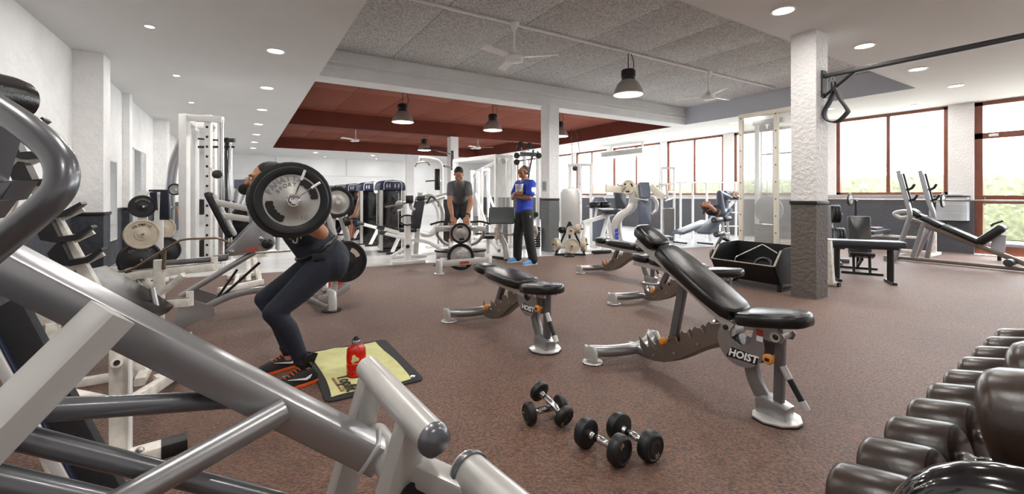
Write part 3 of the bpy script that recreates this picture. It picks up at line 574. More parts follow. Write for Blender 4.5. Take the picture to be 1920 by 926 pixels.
MB().prism([(0, 0), (0.075, 0.005), (0.05, -0.035), (0.028, -0.038), (0.0, -0.075), (-0.12, -0.09), (-0.12, 0.0)], at(-15, 343, 0.92), RT, V((0, 0, 1)), 0.05, 0.004).build('bracket', 'grey_tube', lm)
MB().prism([(-0.1, -0.12), (-0.01, -0.09), (0.035, 0.06), (-0.1, 0.06)], at(-6, 265, 0.9), RT, V((0, 0, 1)), 0.06, 0.004).build('arm_plate', 'grey_tube', lm)
MB().lathe([(0.02, -0.09), (0.045, -0.085), (0.05, -0.06), (0.05, 0.06), (0.045, 0.085), (0.02, 0.09)], at(-42, 172, 0.95), FW, 18).build('shoulder_roller', 'black_vinyl', lm)
for px_ in (-230,): MB().bar(A_+V((0.02, 0.0, 0)), V((A_.x+0.02, A_.y, 0)), 0.08, 0.08, r=0.01).build('rear_post', 'silver', lm)
# ------------------------------------------------------------------ people
UPV = V((0, 0, 1))
def remesh(mb, vox, sm=6, name='tmp'):
    me = bpy.data.meshes.new(name); me.from_pydata([tuple(p) for p in mb.v], [], mb.f); bm = bmesh.new(); bm.from_mesh(me)
    bmesh.ops.recalc_face_normals(bm, faces=bm.faces); bm.to_mesh(me); bm.free()
    ob = bpy.data.objects.new(name, me); C.objects.link(ob); r = ob.modifiers.new('r', 'REMESH'); r.mode = 'VOXEL'; r.voxel_size = vox
    s = ob.modifiers.new('s', 'SMOOTH'); s.factor = 0.5; s.iterations = sm
    e = bpy.data.meshes.new_from_object(ob.evaluated_get(bpy.context.evaluated_depsgraph_get())); out = MB()
    out.add([p.co.copy() for p in e.vertices], [list(p.vertices) for p in e.polygons]); bpy.data.objects.remove(ob); bpy.data.meshes.remove(me); bpy.data.meshes.remove(e)
    return out
def limb(mb, pts, rs):
    for i in range(len(pts)-1): mb.cap(pts[i], pts[i+1], rs[i], rs[i+1], 14)
    return mb
def head_geo(mb, c, f, u):
    f = V(f).normalized(); u = V(u); u = (u-f*u.dot(f)).normalized(); r = f.cross(u); R_ = M((r, f, u)).transposed()
    mb.ell(c+u*0.03-f*0.012, 0.075, 0.094, 0.088, R_); mb.ell(c-u*0.04+f*0.028, 0.058, 0.064, 0.078, R_); mb.ell(c-u*0.095+f*0.058, 0.03, 0.03, 0.024, R_)
    mb.cap(c+f*0.088+u*0.022, c+f*0.112-u*0.022, 0.010, 0.016); mb.cap(c+f*0.08+u*0.03-r*0.04, c+f*0.08+u*0.03+r*0.04, 0.014); mb.cap(c+f*0.085-u*0.058-r*0.018, c+f*0.085-u*0.058+r*0.018, 0.012)
    for s in (-1, 1): mb.ell(c+r*s*0.076-f*0.012-u*0.005, 0.012, 0.022, 0.032, R_); mb.ell(c+r*s*0.045+f*0.062-u*0.02, 0.026, 0.022, 0.026, R_)
    return f, u, r, R_
def face_parts(root, c, f, u, r, R_, smile=False):
    for s in (-1, 1):
        e = MB().ell(c+r*s*0.033+f*0.086+u*0.008, 0.013, 0.008, 0.008, R_, 10, 7).build('eye', 'eye_white', root)
        MB().ell(c+r*s*0.033+f*0.0925+u*0.008, 0.006, 0.003, 0.006, R_, 8, 6).build('iris', 'hair', e)
        MB().cap(c+r*s*0.018+f*0.098+u*0.028, c+r*s*0.052+f*0.087+u*0.03, 0.004, 0.003, 8).build('eyebrow', 'hair', root)
    MB().cap(c+f*0.098-u*0.056-r*0.02, c+f*0.098-u*0.056+r*0.02, 0.005, 0.005, 8).build('mouth', 'eye_white' if smile else 'lip', root)
def hair_cap(root, c, f, u, R_, m, thick=0.008, vox=0.008):
    b = MB().ell(c+u*0.052-f*0.03, 0.074+thick, 0.088+thick, 0.07+thick, R_, 18, 12).ell(c+u*0.0-f*0.05, 0.07+thick, 0.058+thick, 0.06, R_)
    h = remesh(b, vox, 3)
    return h.build('hair', m, root, 70)
def hand(mb, w, d, n, th, curl=0.5, k=1.0, spread=0.2):
    d = V(d).normalized(); n = V(n); n = (n-d*n.dot(d)).normalized(); s = V(th); s = (s-d*s.dot(d)-n*s.dot(n)).normalized()
    mb.ell(w+d*0.05*k, 0.042*k, 0.056*k, 0.017*k, M((s, d, n)).transposed()); mb.cap(w-d*0.02, w+d*0.03*k, 0.026*k, 0.024*k)
    for i, (o, L) in enumerate(((0.03, 0.072), (0.010, 0.08), (-0.010, 0.075), (-0.029, 0.06))):
        p = w+d*0.088*k+s*o*k; a = curl*0.5; sp = (0.5-i/3.0)*spread*0.3
        for j, fr in enumerate((0.45, 0.32, 0.25)):
            q = p+((d+s*sp).normalized()*math.cos(a)+n*math.sin(a))*L*fr*k; mb.cap(p, q, (0.0095-0.001*j)*k, (0.0088-0.001*j)*k, 8); p = q; a += curl
    p = w+d*0.03*k+s*0.03*k; q = p+(d*0.6+s*0.75+n*0.25).normalized()*0.036*k; mb.cap(p, q, 0.013*k, 0.0105*k, 8); mb.cap(q, q+(d*0.9+s*0.2+n*0.45).normalized()*0.032*k, 0.0105*k, 0.0085*k, 8)
def shoe(root, heel, d, L, mu, ms, h=0.085, k=1.0, lace=None, swoosh=None, side=1, zb=0.0):
    d = V((d[0], d[1], 0)).normalized(); s = V((-d.y, d.x, 0)); o = V((heel[0], heel[1], zb))
    secs = [(0.0, 0.026, 0.06), (0.03, 0.034, 0.095), (0.09, 0.037, 0.10), (0.14, 0.039, 0.085), (0.18, 0.045, 0.065), (0.23, 0.05, 0.048), (0.27, 0.043, 0.036), (0.295, 0.022, 0.022)]
    def ring(x, w, z0, z1):
        return [o+d*x*L/0.3+s*a*k+UPV*b for a, b in [(w, z0), (w*1.02, z0+(z1-z0)*0.35), (w*0.9, z0+(z1-z0)*0.7), (w*0.55, z0+(z1-z0)*0.94), (0, z1), (-w*0.55, z0+(z1-z0)*0.94), (-w*0.9, z0+(z1-z0)*0.7), (-w*1.02, z0+(z1-z0)*0.35), (-w, z0)]]
    sh = MB().rings([ring(x, w, 0.022, 0.022+z) for x, w, z in secs]).build('shoe', mu, root, 60)
    MB().rings([[o+d*x*L/0.3+s*a*k+UPV*b for a, b in [(w*1.03, 0.004), (w*1.06, 0.022), (w*0.9, 0.026), (-w*0.9, 0.026), (-w*1.06, 0.022), (-w*1.03, 0.004), (-w*0.8, 0.0), (w*0.8, 0.0)]] for x, w, z in secs]).build('sole', ms, sh)
    if lace:
        for j in range(5):
            x = (0.115+0.02*j)*L/0.3; zz = 0.125-0.011*j
            MB().tube([o+d*x+s*0.024*k+UPV*(zz-0.012), o+d*(x+0.008)+UPV*zz, o+d*(x+0.004)-s*0.024*k+UPV*(zz-0.012)], 0.004, 6).build('lace', lace, sh)
    if swoosh:
        for sg in (-1, 1):
            MB().prism([(0.05, 0.072), (0.062, 0.052), (0.085, 0.045), (0.12, 0.055), (0.2, 0.078), (0.12, 0.064), (0.09, 0.058), (0.074, 0.064)] if True else [], o+s*sg*0.0445*k, d*L/0.3, UPV, 0.008).build('swoosh', swoosh, sh)
    return sh
def arm_pts(a, b, t): return V(a)*(1-t)+V(b)*t
# ---- man squatting under the barbell (faces left)
sq = thing('person', 'man in navy tights squatting under a loaded barbell', 'person', (0.35, 3.33, 0))
YC = 3.33
pel = V((0.50, YC, 0.80)); ch = V((0.335, YC, 1.05)); nb = V((0.175, YC, 1.20)); hc = V((0.135, YC, 1.35))
hipN, hipF = V((0.485, YC-0.10, 0.77)), V((0.485, YC+0.10, 0.77))
knN, knF = V((0.17, 3.15, 0.50)), V((0.135, 3.52, 0.52)); anN, anF = V((0.36, 3.165, 0.10)), V((0.30, 3.50, 0.10))
shN, shF = V((0.245, YC-0.19, 1.135)), V((0.245, YC+0.19, 1.135)); elN, elF = V((0.43, YC-0.33, 1.01)), V((0.43, YC+0.33, 1.01)); BX, BZ = 0.238, 1.222
wrN, wrF = V((BX+0.075, YC-0.36, BZ-0.085)), V((BX+0.075, YC+0.36, BZ-0.085))
b = MB(); f, u, r, R_ = head_geo(b, hc, (-1, 0, 0.02), UPV)
limb(b, [nb+V((0.03, 0, -0.03)), hc+V((0.03, 0, -0.05))], [0.062, 0.055]); limb(b, [pel, ch, nb+V((0.05, 0, -0.05))], [0.13, 0.13, 0.10]); b.ell(ch, 0.12, 0.17, 0.16); b.ell(pel, 0.13, 0.165, 0.13)
for sh_, el_, wr_, sg in ((shN, elN, wrN, -1), (shF, elF, wrF, 1)):
    limb(b, [V((0.27, YC+sg*0.1, 1.13)), sh_], [0.085, 0.07]); limb(b, [sh_, arm_pts(sh_, el_, 0.45), el_], [0.066, 0.058, 0.044]); limb(b, [el_, arm_pts(el_, wr_, 0.35), wr_], [0.046, 0.047, 0.03])
    hand(b, wr_, V((BX, wr_.y, BZ+0.02))-wr_, V((-1, 0, -0.2)), V((0, -sg, 0.3)), 1.15)
for hp, kn, an in ((hipN, knN, anN), (hipF, knF, anF)):
    limb(b, [hp, arm_pts(hp, kn, 0.5), kn], [0.095, 0.08, 0.056]); limb(b, [kn, arm_pts(kn, an, 0.3)+V((0.02, 0, 0)), an], [0.055, 0.055, 0.036]); limb(b, [an, an+V((-0.1, 0, -0.06))], [0.035, 0.03])
remesh(b, 0.0075, 5).build('body', 'skin', sq, 80)
face_parts(sq, hc, f, u, r, R_); hair_cap(sq, hc, f, u, R_, 'hair')
b = MB(); b.ell(pel+V((0.02, 0, 0)), 0.15, 0.185, 0.145); limb(b, [pel, pel+(ch-pel)*0.25], [0.145, 0.14])
for hp, kn, an in ((hipN, knN, anN), (hipF, knF, anF)):
    b.ell(hp+V((0.045, 0, 0.0)), 0.115, 0.105, 0.125); limb(b, [hp, arm_pts(hp, kn, 0.5)+V((0.0, 0, -0.01)), kn], [0.108, 0.09, 0.066]); limb(b, [kn, arm_pts(kn, an, 0.3)+V((0.025, 0, 0)), arm_pts(kn, an, 0.9)], [0.065, 0.063, 0.045])
remesh(b, 0.009, 5).build('tights', 'navy', sq, 80)
b = MB(); b.ell(ch+(pel-ch)*0.22, 0.132, 0.182, 0.13); limb(b, [pel+(ch-pel)*0.22, ch+(pel-ch)*0.12], [0.145, 0.142]); b.ell(pel+(ch-pel)*0.25, 0.14, 0.175, 0.12)
for sg in (-1, 1): limb(b, [V((0.20, YC+sg*0.085, 1.02)), V((0.25, YC+sg*0.09, 1.215)), V((0.36, YC+sg*0.09, 1.12))], [0.05, 0.03, 0.05])
top = remesh(b, 0.009, 5).build('tank_top', 'navy_shirt', sq, 80)
MB().tube(spl([V((0.20, YC-0.115, 1.06)), V((0.245, YC-0.178, 1.015)), V((0.31, YC-0.192, 0.99)), V((0.385, YC-0.178, 1.01)), V((0.43, YC-0.13, 1.06))], 5), 0.007, 8).build('neckline', 'frosted_grey', top)
text('D\'S', 0.085, V((0.275, YC-0.168, 0.985)), V((0.62, -0.12, -0.62)), V((0.6, -0.1, 0.6)), 'frosted_grey', top, 'shirt_print', 0.012)
bl = MB().tube([pel+(ch-pel)*0.32+V((0.128*math.cos(a), 0.168*math.sin(a), 0.075*math.cos(a))) for a in [2*PI*i/24 for i in range(24)]], 0.012, 8, True).build('waist_strap', 'black_satin', sq)
MB().box(pel+V((-0.06, -0.185, 0.04)), (0.09, 0.03, 0.05), r=0.008).build('pouch', 'black_cloth', bl)
for an, hx, hy, dd, sd_, nm in ((anN, 0.425, 3.175, (-0.95, -0.28), 1, 'n'), (anF, 0.375, 3.53, (-0.96, -0.22), 1, 'f')):
    shoe(sq, (hx, hy), dd, 0.30, 'black_shoe', 'orange_shoe', lace='orange_shoe', swoosh='white_print')
    MB().lathe([(0.042, 0.0), (0.05, 0.01), (0.052, 0.07), (0.045, 0.08)], V((an.x, an.y, 0.115)), (-0.42, 0, 0.9), 16).build('ankle_cuff', 'black_cloth', sq)
MB().box((0.375, 3.107, 0.175), (0.075, 0.008, 0.095), rz=0.15, r=0.003, tilt=M.Rotation(0.42, 3, 'Y')).build('phone_pocket', 'black_gloss', sq)
# ---- generic plates
def plate(c, ax, r, th, style, label, group=None, txt=None, name='weight_plate', mroot=None):
    c = V(c); ax = V(ax).normalized(); t = thing(name, label, 'weight plate', c, group) if mroot is None else mroot
    h = th/2
    if style == 'grip':
        MB().lathe([(r*0.76, -h), (r*0.97, -h), (r, -h*0.7), (r, h*0.7), (r*0.97, h), (r*0.84, h), (r*0.80, h*0.7), (r*0.76, h*0.6)], c, ax, 40, closed=True).build('rubber_rim', 'rubber', t)
        dsc = MB().lathe([(0.03, -h*0.9), (r*0.8, -h*0.9), (r*0.8, h*0.55), (r*0.74, h*0.45), (r*0.42, h*0.45), (r*0.38, h*0.7), (r*0.26, h*0.72), (r*0.22, h*1.05), (0.028, h*1.08)], c, ax, 40).build('disc', 'plate_grey', t)
    else:
        mm = {'black': 'rubber', 'cream': 'plate_cream', 'grey': 'plate_grey'}[style]
        dsc = MB().lathe([(0.026, -h), (r*0.98, -h), (r, -h*0.7), (r, h*0.7), (r*0.97, h), (r*0.88, h), (r*0.85, h*0.45), (r*0.44, h*0.45), (r*0.40, h*0.8), (r*0.26, h*0.8), (r*0.22, h*1.05), (0.026, h*1.05)], c, ax, 36).build('disc', mm, t)
    return t, dsc
def slots(dsc, c, ax, r, h, m='black_print', angs=(0.5, 3.6), half=0.42):
    x, y, z = frame(V(ax))
    for a0 in angs:
        w_ = half/5; pts = [(r*(0.71-(abs(k) == 5)*0.03)*math.cos(a0+k*w_), r*(0.71-(abs(k) == 5)*0.03)*math.sin(a0+k*w_)) for k in range(-5, 6)]+[(r*(0.49+(k % 2)*0.03)*math.cos(a0-k*w_), r*(0.49+(k % 2)*0.03)*math.sin(a0-k*w_)) for k in range(-5, 6)]
        MB().prism(pts, V(c)+z*(h+0.0015), x, y, 0.006).build('slot_patch', m, dsc)  # raised patch; the black ones paint the shade inside the grip hole
def arc_text(s, rad, c, ax, size, a0, step, m, dsc, h, flip=False):
    x, y, z = frame(V(ax))
    for i, chx in enumerate(s):
        if chx == ' ': continue
        a = a0-(i-(len(s)-1)/2)*step; rd = x*math.cos(a)+y*math.sin(a); u = z.cross(rd)*-1 if not flip else z.cross(rd)
        text(chx, size, V(c)+rd*rad+z*h, u, rd if not flip else -rd, m, dsc, 'letter', 0.005, bold=size*0.02)
def sleeve(mb, a, b, r=0.025): return mb.cyl(a, b, r, 16)
# ---- the squatter's barbell
bb = thing('barbell', 'chrome barbell across the squatting man\'s shoulders', 'barbell', (BX, YC, BZ-0.02))
MB().cyl((BX, YC-0.66, BZ), (BX, YC+0.66, BZ), 0.014, 14).build('shaft', 'steel_bar', bb)
for sg in (-1, 1):
    MB().lathe([(0.035, 0), (0.035, 0.02), (0.025, 0.022), (0.025, 0.26), (0.021, 0.265), (0.019, 0.262), (0.006, 0.26)], (BX, YC+sg*0.51, BZ), (0, sg, 0), 20).build('sleeve', 'chrome', bb)
for sg, nm in ((-1, 'near'), (1, 'far')):
    cA = V((BX, YC+sg*0.57, BZ)); cB = V((BX, YC+sg*0.617, BZ)); AXs = V((0, sg, 0))
    tp, dsc = plate(cA, AXs, 0.217, 0.05, 'black', 'large black rubber plate on the %s end of the squat barbell' % nm, 'plates on the squat barbell')
    tp, dsc = plate(cB, AXs, 0.19, 0.036, 'grip', 'silver faced plate with grip slots on the %s end of the squat barbell' % nm, 'plates on the squat barbell')
    slots(dsc, cB, AXs, 0.19, 0.009, angs=(0.62, 3.75), half=0.58)
    arc_text('PANATTA', 0.122, cB, AXs, 0.042, PI/2+(0.42 if sg < 0 else 0), 0.25, 'silver_dark', dsc, 0.0095); arc_text('SPORT', 0.087, cB, AXs, 0.03, PI/2+(0.42 if sg < 0 else 0), 0.27, 'silver_dark', dsc, 0.0095)
    x_, y_, z_ = frame(AXs); text('10', 0.042, cB+z_*0.0095+x_*0.06-y_*0.10, x_, y_, 'silver_dark', dsc, 'number')
    cl = thing('spring_collar', 'chrome spring collar with two handles on the %s end of the squat barbell' % nm, 'collar', (BX, YC+sg*0.66, BZ))
    hp_ = [V((BX+0.031*math.cos(a), YC+sg*(0.645+0.0045*a/1.0*0.8), BZ+0.031*math.sin(a))) for a in [0.5*i for i in range(0, 40)]]
    MB().tube(hp_, 0.004, 6).build('coil', 'chrome', cl)
    for a, l in ((1.25, 0.15), (0.65, 0.14)):
        dv = V((math.cos(a), sg*0.28, math.sin(a))).normalized(); p0 = V((BX, YC+sg*0.67, BZ))+dv*0.03
        hn = MB().tube([p0, p0+dv*l], 0.004, 6).build('handle', 'chrome', cl); MB().tube([p0+dv*l*0.62, p0+dv*l], 0.007, 8).build('handle_sleeve', 'white_print', hn)
# mat, towel and bottle
def rr(w, h, r, n=4):
    out = []
    for cx_, cy_, a0 in ((w/2-r, h/2-r, 0), (-w/2+r, h/2-r, PI/2), (-w/2+r, -h/2+r, PI), (w/2-r, -h/2+r, 3*PI/2)):
        for k in range(n+1): a = a0+PI/2*k/n; out.append((cx_+r*math.cos(a), cy_+r*math.sin(a)))
    return out
mt_ = thing('exercise_mat', 'dark grey foam mat under the yellow towel', 'mat', (0.735, 3.27, 0))
MB().prism(rr(0.62, 0.96, 0.05), (0.735, 3.27, 0.006), (1, 0, 0), (0, 1, 0), 0.012, 0.003).build('foam', 'foam_mat', mt_)
for x, y in ((0.475, 2.85), (0.99, 2.87)): MB().lathe([(0.016, 0), (0.016, 0.002), (0.010, 0.002), (0.010, 0)], (x, y, 0.012), UPV, 14).build('eyelet', 'chrome', mt_)
tw = thing('towel', 'pale yellow towel with black lettering lying on the mat', 'towel', (0.68, 3.28, 0.012))
g = MB(); nx, ny = 22, 30; rn = random.Random(5); vs = []
for j in range(ny+1):
    for i in range(nx+1):
        u_, v_ = i/nx, j/ny; x = 0.465+u_*0.50+0.012*math.sin(v_*5)-0.03*(v_-0.5)*0; y = 2.835+v_*0.875+0.012*math.sin(u_*6)
        z = 0.0155+0.004*math.sin(u_*17+v_*5)*math.sin(v_*9+u_*4)*(0.5+0.5*math.sin(v_*21)); vs.append(V((x, y, max(z, 0.0135))))
fs = [[j*(nx+1)+i, j*(nx+1)+i+1, (j+1)*(nx+1)+i+1, (j+1)*(nx+1)+i] for j in range(ny) for i in range(nx)]; n0 = len(vs)
g.add(vs, fs); g.add([p-V((0, 0, 0.0012)) for p in vs], [q[::-1] for q in fs]); twc = g.build('cloth', 'towel', tw, 80)
text('Topfit', 0.115, V((0.585, 2.99, 0.0205)), V((0.06, -1, 0)), V((1, 0.06, 0)), 'black_print', tw, 'lettering', 0.0012, bold=0.002)
for k in range(7): MB().box((0.518+0.002*k, 3.10-0.036*k, 0.0205), (0.014, 0.026, 0.001)).build('small_print', 'brown_print', tw)
for y0 in (3.08, 2.93): MB().box((0.545, y0-0.02, 0.0205), (0.004, 0.09, 0.001)).build('print_rule', 'brown_print', tw)
bo_ = thing('water_bottle', 'transparent red jug bottle standing on the towel', 'bottle', (0.665, 3.09, 0.02)); bc = V((0.665, 3.09, 0.02))
MB().lathe([(0.05, 0.0), (0.062, 0.006), (0.064, 0.03), (0.061, 0.038), (0.064, 0.046), (0.064, 0.075), (0.061, 0.083), (0.064, 0.092), (0.064, 0.145), (0.061, 0.153), (0.063, 0.16), (0.06, 0.18), (0.047, 0.20), (0.03, 0.212), (0.027, 0.216)], bc, UPV, 28).build('jug', 'red_bottle', bo_)
MB().lathe([(0.030, 0.212), (0.031, 0.216), (0.031, 0.236), (0.029, 0.24), (0.01, 0.241)], bc, UPV, 22).build('cap', 'chrome', bo_)
MB().lathe([(0.02, 0.24), (0.018, 0.252), (0.01, 0.262), (0.002, 0.264)], bc, UPV, 16).build('spout', 'black_satin', bo_)
x_ = RT; n_ = V((-FW.x+RT.x*0.2, -FW.y+RT.y*0.2, 0)).normalized(); ue = UPV.cross(n_); em = [(0.022*math.cos(q)*(1+0.28*math.cos(3*q+0.6)), 0.022*math.sin(q)*(1+0.28*math.cos(3*q+0.6))) for q in [2*PI*i/30 for i in range(30)]]
MB().prism(em, bc+n_*0.0635+V((0, 0, 0.128)), ue, UPV, 0.006).build('emblem', 'towel', bo_); MB().box(bc+n_*0.0640+V((0, 0, 0.097)), (0.034, 0.003, 0.005), rz=math.atan2(ue.y, ue.x)).build('print_line', 'cream_print', bo_)
# ---- man in the grey shirt on the platform of the row machine (faces the viewer, bends forward)
gm = thing('person', 'man in grey shirt and black shorts bending over the row machine', 'person', at(861, 470, 7.9)*1)
gm.location.z = WL[gm.name].z = 0.27
D0 = 7.9
G = lambda x, z, d: V((at(x, 366, d).x, at(x, 366, d).y, z))
fG = -(FW+RT*((861-CX)/FPX)).normalized(); lG = UPV.cross(fG)     # his left hand side
hcG = G(860, 1.605, 7.48); pelG = G(862, 1.12, 8.05); chG = G(862, 1.36, 7.76); nbG = G(861, 1.49, 7.60)
b = MB(); fc = (fG*0.80-UPV*0.60); f, u, r, R_ = head_geo(b, hcG, fc, UPV)
limb(b, [nbG, hcG-u*0.06], [0.06, 0.055]); limb(b, [pelG, chG, nbG], [0.12, 0.13, 0.08]); Rg = M((lG, fG, UPV)).transposed(); b.ell(chG, 0.18, 0.11, 0.14, Rg)
armsG = []
for sx, px_s, px_e, px_w in ((-1, 846, 843, 848), (1, 877, 883, 876)):
    s_, e_, w_ = G(px_s, 1.425, 7.66), G(px_e, 1.12, 7.60), G(px_w, 0.90, 7.46)
    limb(b, [chG+UPV*0.08, s_], [0.08, 0.064]); limb(b, [s_, arm_pts(s_, e_, .45), e_], [0.062, 0.056, 0.043]); limb(b, [e_, arm_pts(e_, w_, .3), w_], [0.046, 0.047, 0.031]); hand(b, w_, V((0, 0, -1))+fG*0.3, fG*0.4+V((0, 0, 0)), lG*(-sx) if False else RT*(-sx), 0.9)
    armsG.append((s_, e_, w_))
legsG = []
for px_h, px_k, px_a in ((855, 850, 846), (869, 875, 879)):
    h_, k_, a_ = G(px_h, 1.06, 8.02), G(px_k, 0.73, 7.88), G(px_a, 0.37, 7.95)
    limb(b, [h_, arm_pts(h_, k_, .5), k_], [0.09, 0.075, 0.055]); limb(b, [k_, arm_pts(k_, a_, .3)-fG*0.02, a_], [0.054, 0.055, 0.034]); limb(b, [a_, a_+fG*0.08-UPV*0.05], [0.034, 0.03]); legsG.append((h_, k_, a_))
remesh(b, 0.0085, 5).build('body', 'skin', gm, 80); face_parts(gm, hcG, f, u, r, R_); hair_cap(gm, hcG, f, u, R_, 'hair')
b = MB(); limb(b, [pelG+UPV*0.02, chG, nbG-UPV*0.02], [0.135, 0.142, 0.085]); b.ell(chG, 0.195, 0.122, 0.15, Rg)
for s_, e_, w_ in armsG: limb(b, [chG+UPV*0.09, s_], [0.09, 0.074]); limb(b, [s_, arm_pts(s_, e_, .5)], [0.074, 0.066])
sh_ = remesh(b, 0.009, 5).build('t_shirt', 'grey_shirt', gm, 80)
MB().prism([(-0.025, 0.0), (-0.01, -0.012), (0.03, 0.016), (-0.006, -0.002)], chG+fG*0.128+lG*0.09+UPV*0.09, lG, UPV, 0.03).build('chest_logo', 'black_print', sh_)
b = MB(); b.ell(pelG, 0.17, 0.13, 0.12, Rg)
for h_, k_, a_ in legsG: limb(b, [h_+UPV*0.03, arm_pts(h_, k_, .55)], [0.112, 0.10])
remesh(b, 0.009, 5).build('shorts', 'black_cloth', gm, 80)
for (h_, k_, a_) in legsG:
    hl_ = a_-fG*0.06; shoe(gm, hl_, fG, 0.28, 'white_shoe', 'white_shoe', zb=0.275); MB().lathe([(0.043, 0), (0.043, 0.08)], V((a_.x, a_.y, 0.37)), UPV, 14).build('sock', 'white_shoe', gm)
s_, e_, w_ = armsG[1]; MB().lathe([(0.036, -0.015), (0.038, 0.0), (0.036, 0.015)], arm_pts(e_, w_, 0.93), w_-e_, 16).build('wristwatch', 'black_satin', gm)
# ---- trainer in the blue shirt, arms folded (faces left)
bm_ = thing('person', 'trainer in blue t-shirt and black trousers standing with folded arms', 'person', at(983, 366, 7.95)-V((0, 0, EYE)))
cB_ = WL[bm_.name]; fB = (-RT*0.84-FW*0.54).normalized(); lB = UPV.cross(fB)
Q = lambda a, s, z: V((cB_.x, cB_.y, 0))+fB*a+lB*s+UPV*z
hcB = Q(0.02, 0, 1.675); pelB = Q(-0.0, 0, 0.97); chB = Q(-0.02, 0, 1.34); nbB = Q(-0.015, 0, 1.52)
b = MB(); f, u, r, R_ = head_geo(b, hcB, fB+UPV*0.03-lB*0.0, UPV); Rb = M((lB, fB, UPV)).transposed()
limb(b, [nbB, hcB-u*0.06-f*0.01], [0.064, 0.058]); limb(b, [pelB, chB, nbB], [0.125, 0.14, 0.08]); b.ell(chB, 0.185, 0.125, 0.19, Rb)
shL, shR = Q(-0.02, 0.20, 1.455), Q(-0.02, -0.20, 1.455); elL, elR = Q(0.07, 0.27, 1.20), Q(0.07, -0.27, 1.20); wrL, wrR = Q(0.20, -0.02, 1.235), Q(0.225, 0.06, 1.285)
for s_, e_, w_, sg in ((shL, elL, wrL, 1), (shR, elR, wrR, -1)):
    limb(b, [chB+UPV*0.1, s_], [0.095, 0.074]); limb(b, [s_, arm_pts(s_, e_, .45), e_], [0.07, 0.062, 0.046]); limb(b, [e_, arm_pts(e_, w_, .35), w_], [0.047, 0.050, 0.032]); hand(b, w_, -lB*sg-fB*0.15, -fB, UPV, 0.3)
legsB = []
for sg, fw_ in ((1, -0.03), (-1, 0.03)):
    h_, k_, a_ = Q(0, sg*0.095, 0.92), Q(fw_*0.5+0.02, sg*0.16, 0.50), Q(fw_-0.02, sg*0.21, 0.09)
    limb(b, [h_, k_], [0.09, 0.055]); limb(b, [k_, a_], [0.055, 0.035]); limb(b, [a_, a_+fB*0.1-UPV*0.05], [0.035, 0.03]); legsB.append((h_, k_, a_))
remesh(b, 0.0085, 5).build('body', 'skin_dark', bm_, 80); face_parts(bm_, hcB, f, u, r, R_, True); hair_cap(bm_, hcB, f, u, R_, 'hair_grey', 0.004)
b = MB(); limb(b, [Q(0, 0, 1.0), chB, nbB-UPV*0.015], [0.15, 0.155, 0.08]); b.ell(chB, 0.20, 0.14, 0.2, Rb); b.ell(Q(0, 0, 0.98), 0.185, 0.14, 0.09, Rb)
for s_, e_ in ((shL, elL), (shR, elR)): limb(b, [chB+UPV*0.1, s_], [0.105, 0.085]); limb(b, [s_, arm_pts(s_, e_, .68)], [0.086, 0.082])
sh_ = remesh(b, 0.009, 4).build('t_shirt', 'blue_shirt', bm_, 80)
wp = MB().prism([(-0.11, 0.055), (0.0, 0.035), (0.11, 0.055), (0.10, -0.03), (0.11, -0.09), (0.0, -0.075), (-0.11, -0.09), (-0.10, -0.03)], Q(0.130, 0.03, 1.40), lB, UPV, 0.03).build('shirt_print', 'white_print', sh_)
for k in range(5): MB().prism([(-0.008, -0.045), (0.004, -0.045), (0.010, 0.035), (-0.002, 0.035)], Q(0.146, -0.035+0.032*k, 1.40), lB, UPV, 0.004).build('print_stroke', 'machine_navy', wp)
mid_ = arm_pts(shL, elL, 0.42); MB().prism([(-0.045, 0.04), (0.0, 0.05), (0.045, 0.04), (0.04, -0.02), (0.0, -0.06), (-0.04, -0.02)], mid_+lB*0.083+UPV*0.0, -fB, (elL-shL)*-1, 0.012).build('sleeve_badge', 'white_print', sh_)
b = MB(); b.ell(Q(0, 0, 0.95), 0.175, 0.135, 0.13, Rb)
for h_, k_, a_ in legsB: limb(b, [h_, arm_pts(h_, k_, .5), k_, arm_pts(k_, a_, .5), a_+UPV*0.0], [0.118, 0.102, 0.092, 0.088, 0.084])
tr = remesh(b, 0.009, 4).build('trousers', 'black_cloth', bm_, 80)
text('Y', 0.06, legsB[0][0]+lB*0.117+fB*0.02-UPV*0.06, -fB, UPV, 'white_print', tr, 'trouser_logo', 0.02)
for h_, k_, a_ in legsB: shoe(bm_, a_-fB*0.07, fB, 0.30, 'blue_shoe', 'white_shoe', swoosh='white_print')
# ------------------------------------------------------------------ helpers for machines
def Bp(t, n, m, p, q, w, h=None, up=None, r=0.006): return MB().bar(p, q, w, h, up, r).build(n, m, t)
def Tp(t, n, m, pts, r, fil=0.0, seg=12): return MB().tube(fillet(pts, fil) if fil else [V(p) for p in pts], r, seg).build(n, m, t)
def Pd(t, n, m, c, u, v, w, h, th, r=0.02, bev=0.015): return MB().prism(rr(w, h, r), c, u, v, th, bev).build(n, m, t, 60)
def roller(t, n, m, p, q, r):
    p = V(p); q = V(q); L = (q-p).length
    return MB().lathe([(r*0.5, 0), (r*0.92, 0.004), (r, 0.014), (r, L-0.014), (r*0.92, L-0.004), (r*0.5, L)], p, q-p, 18).build(n, m, t)
def flo(p): return V((p.x, p.y, 0))
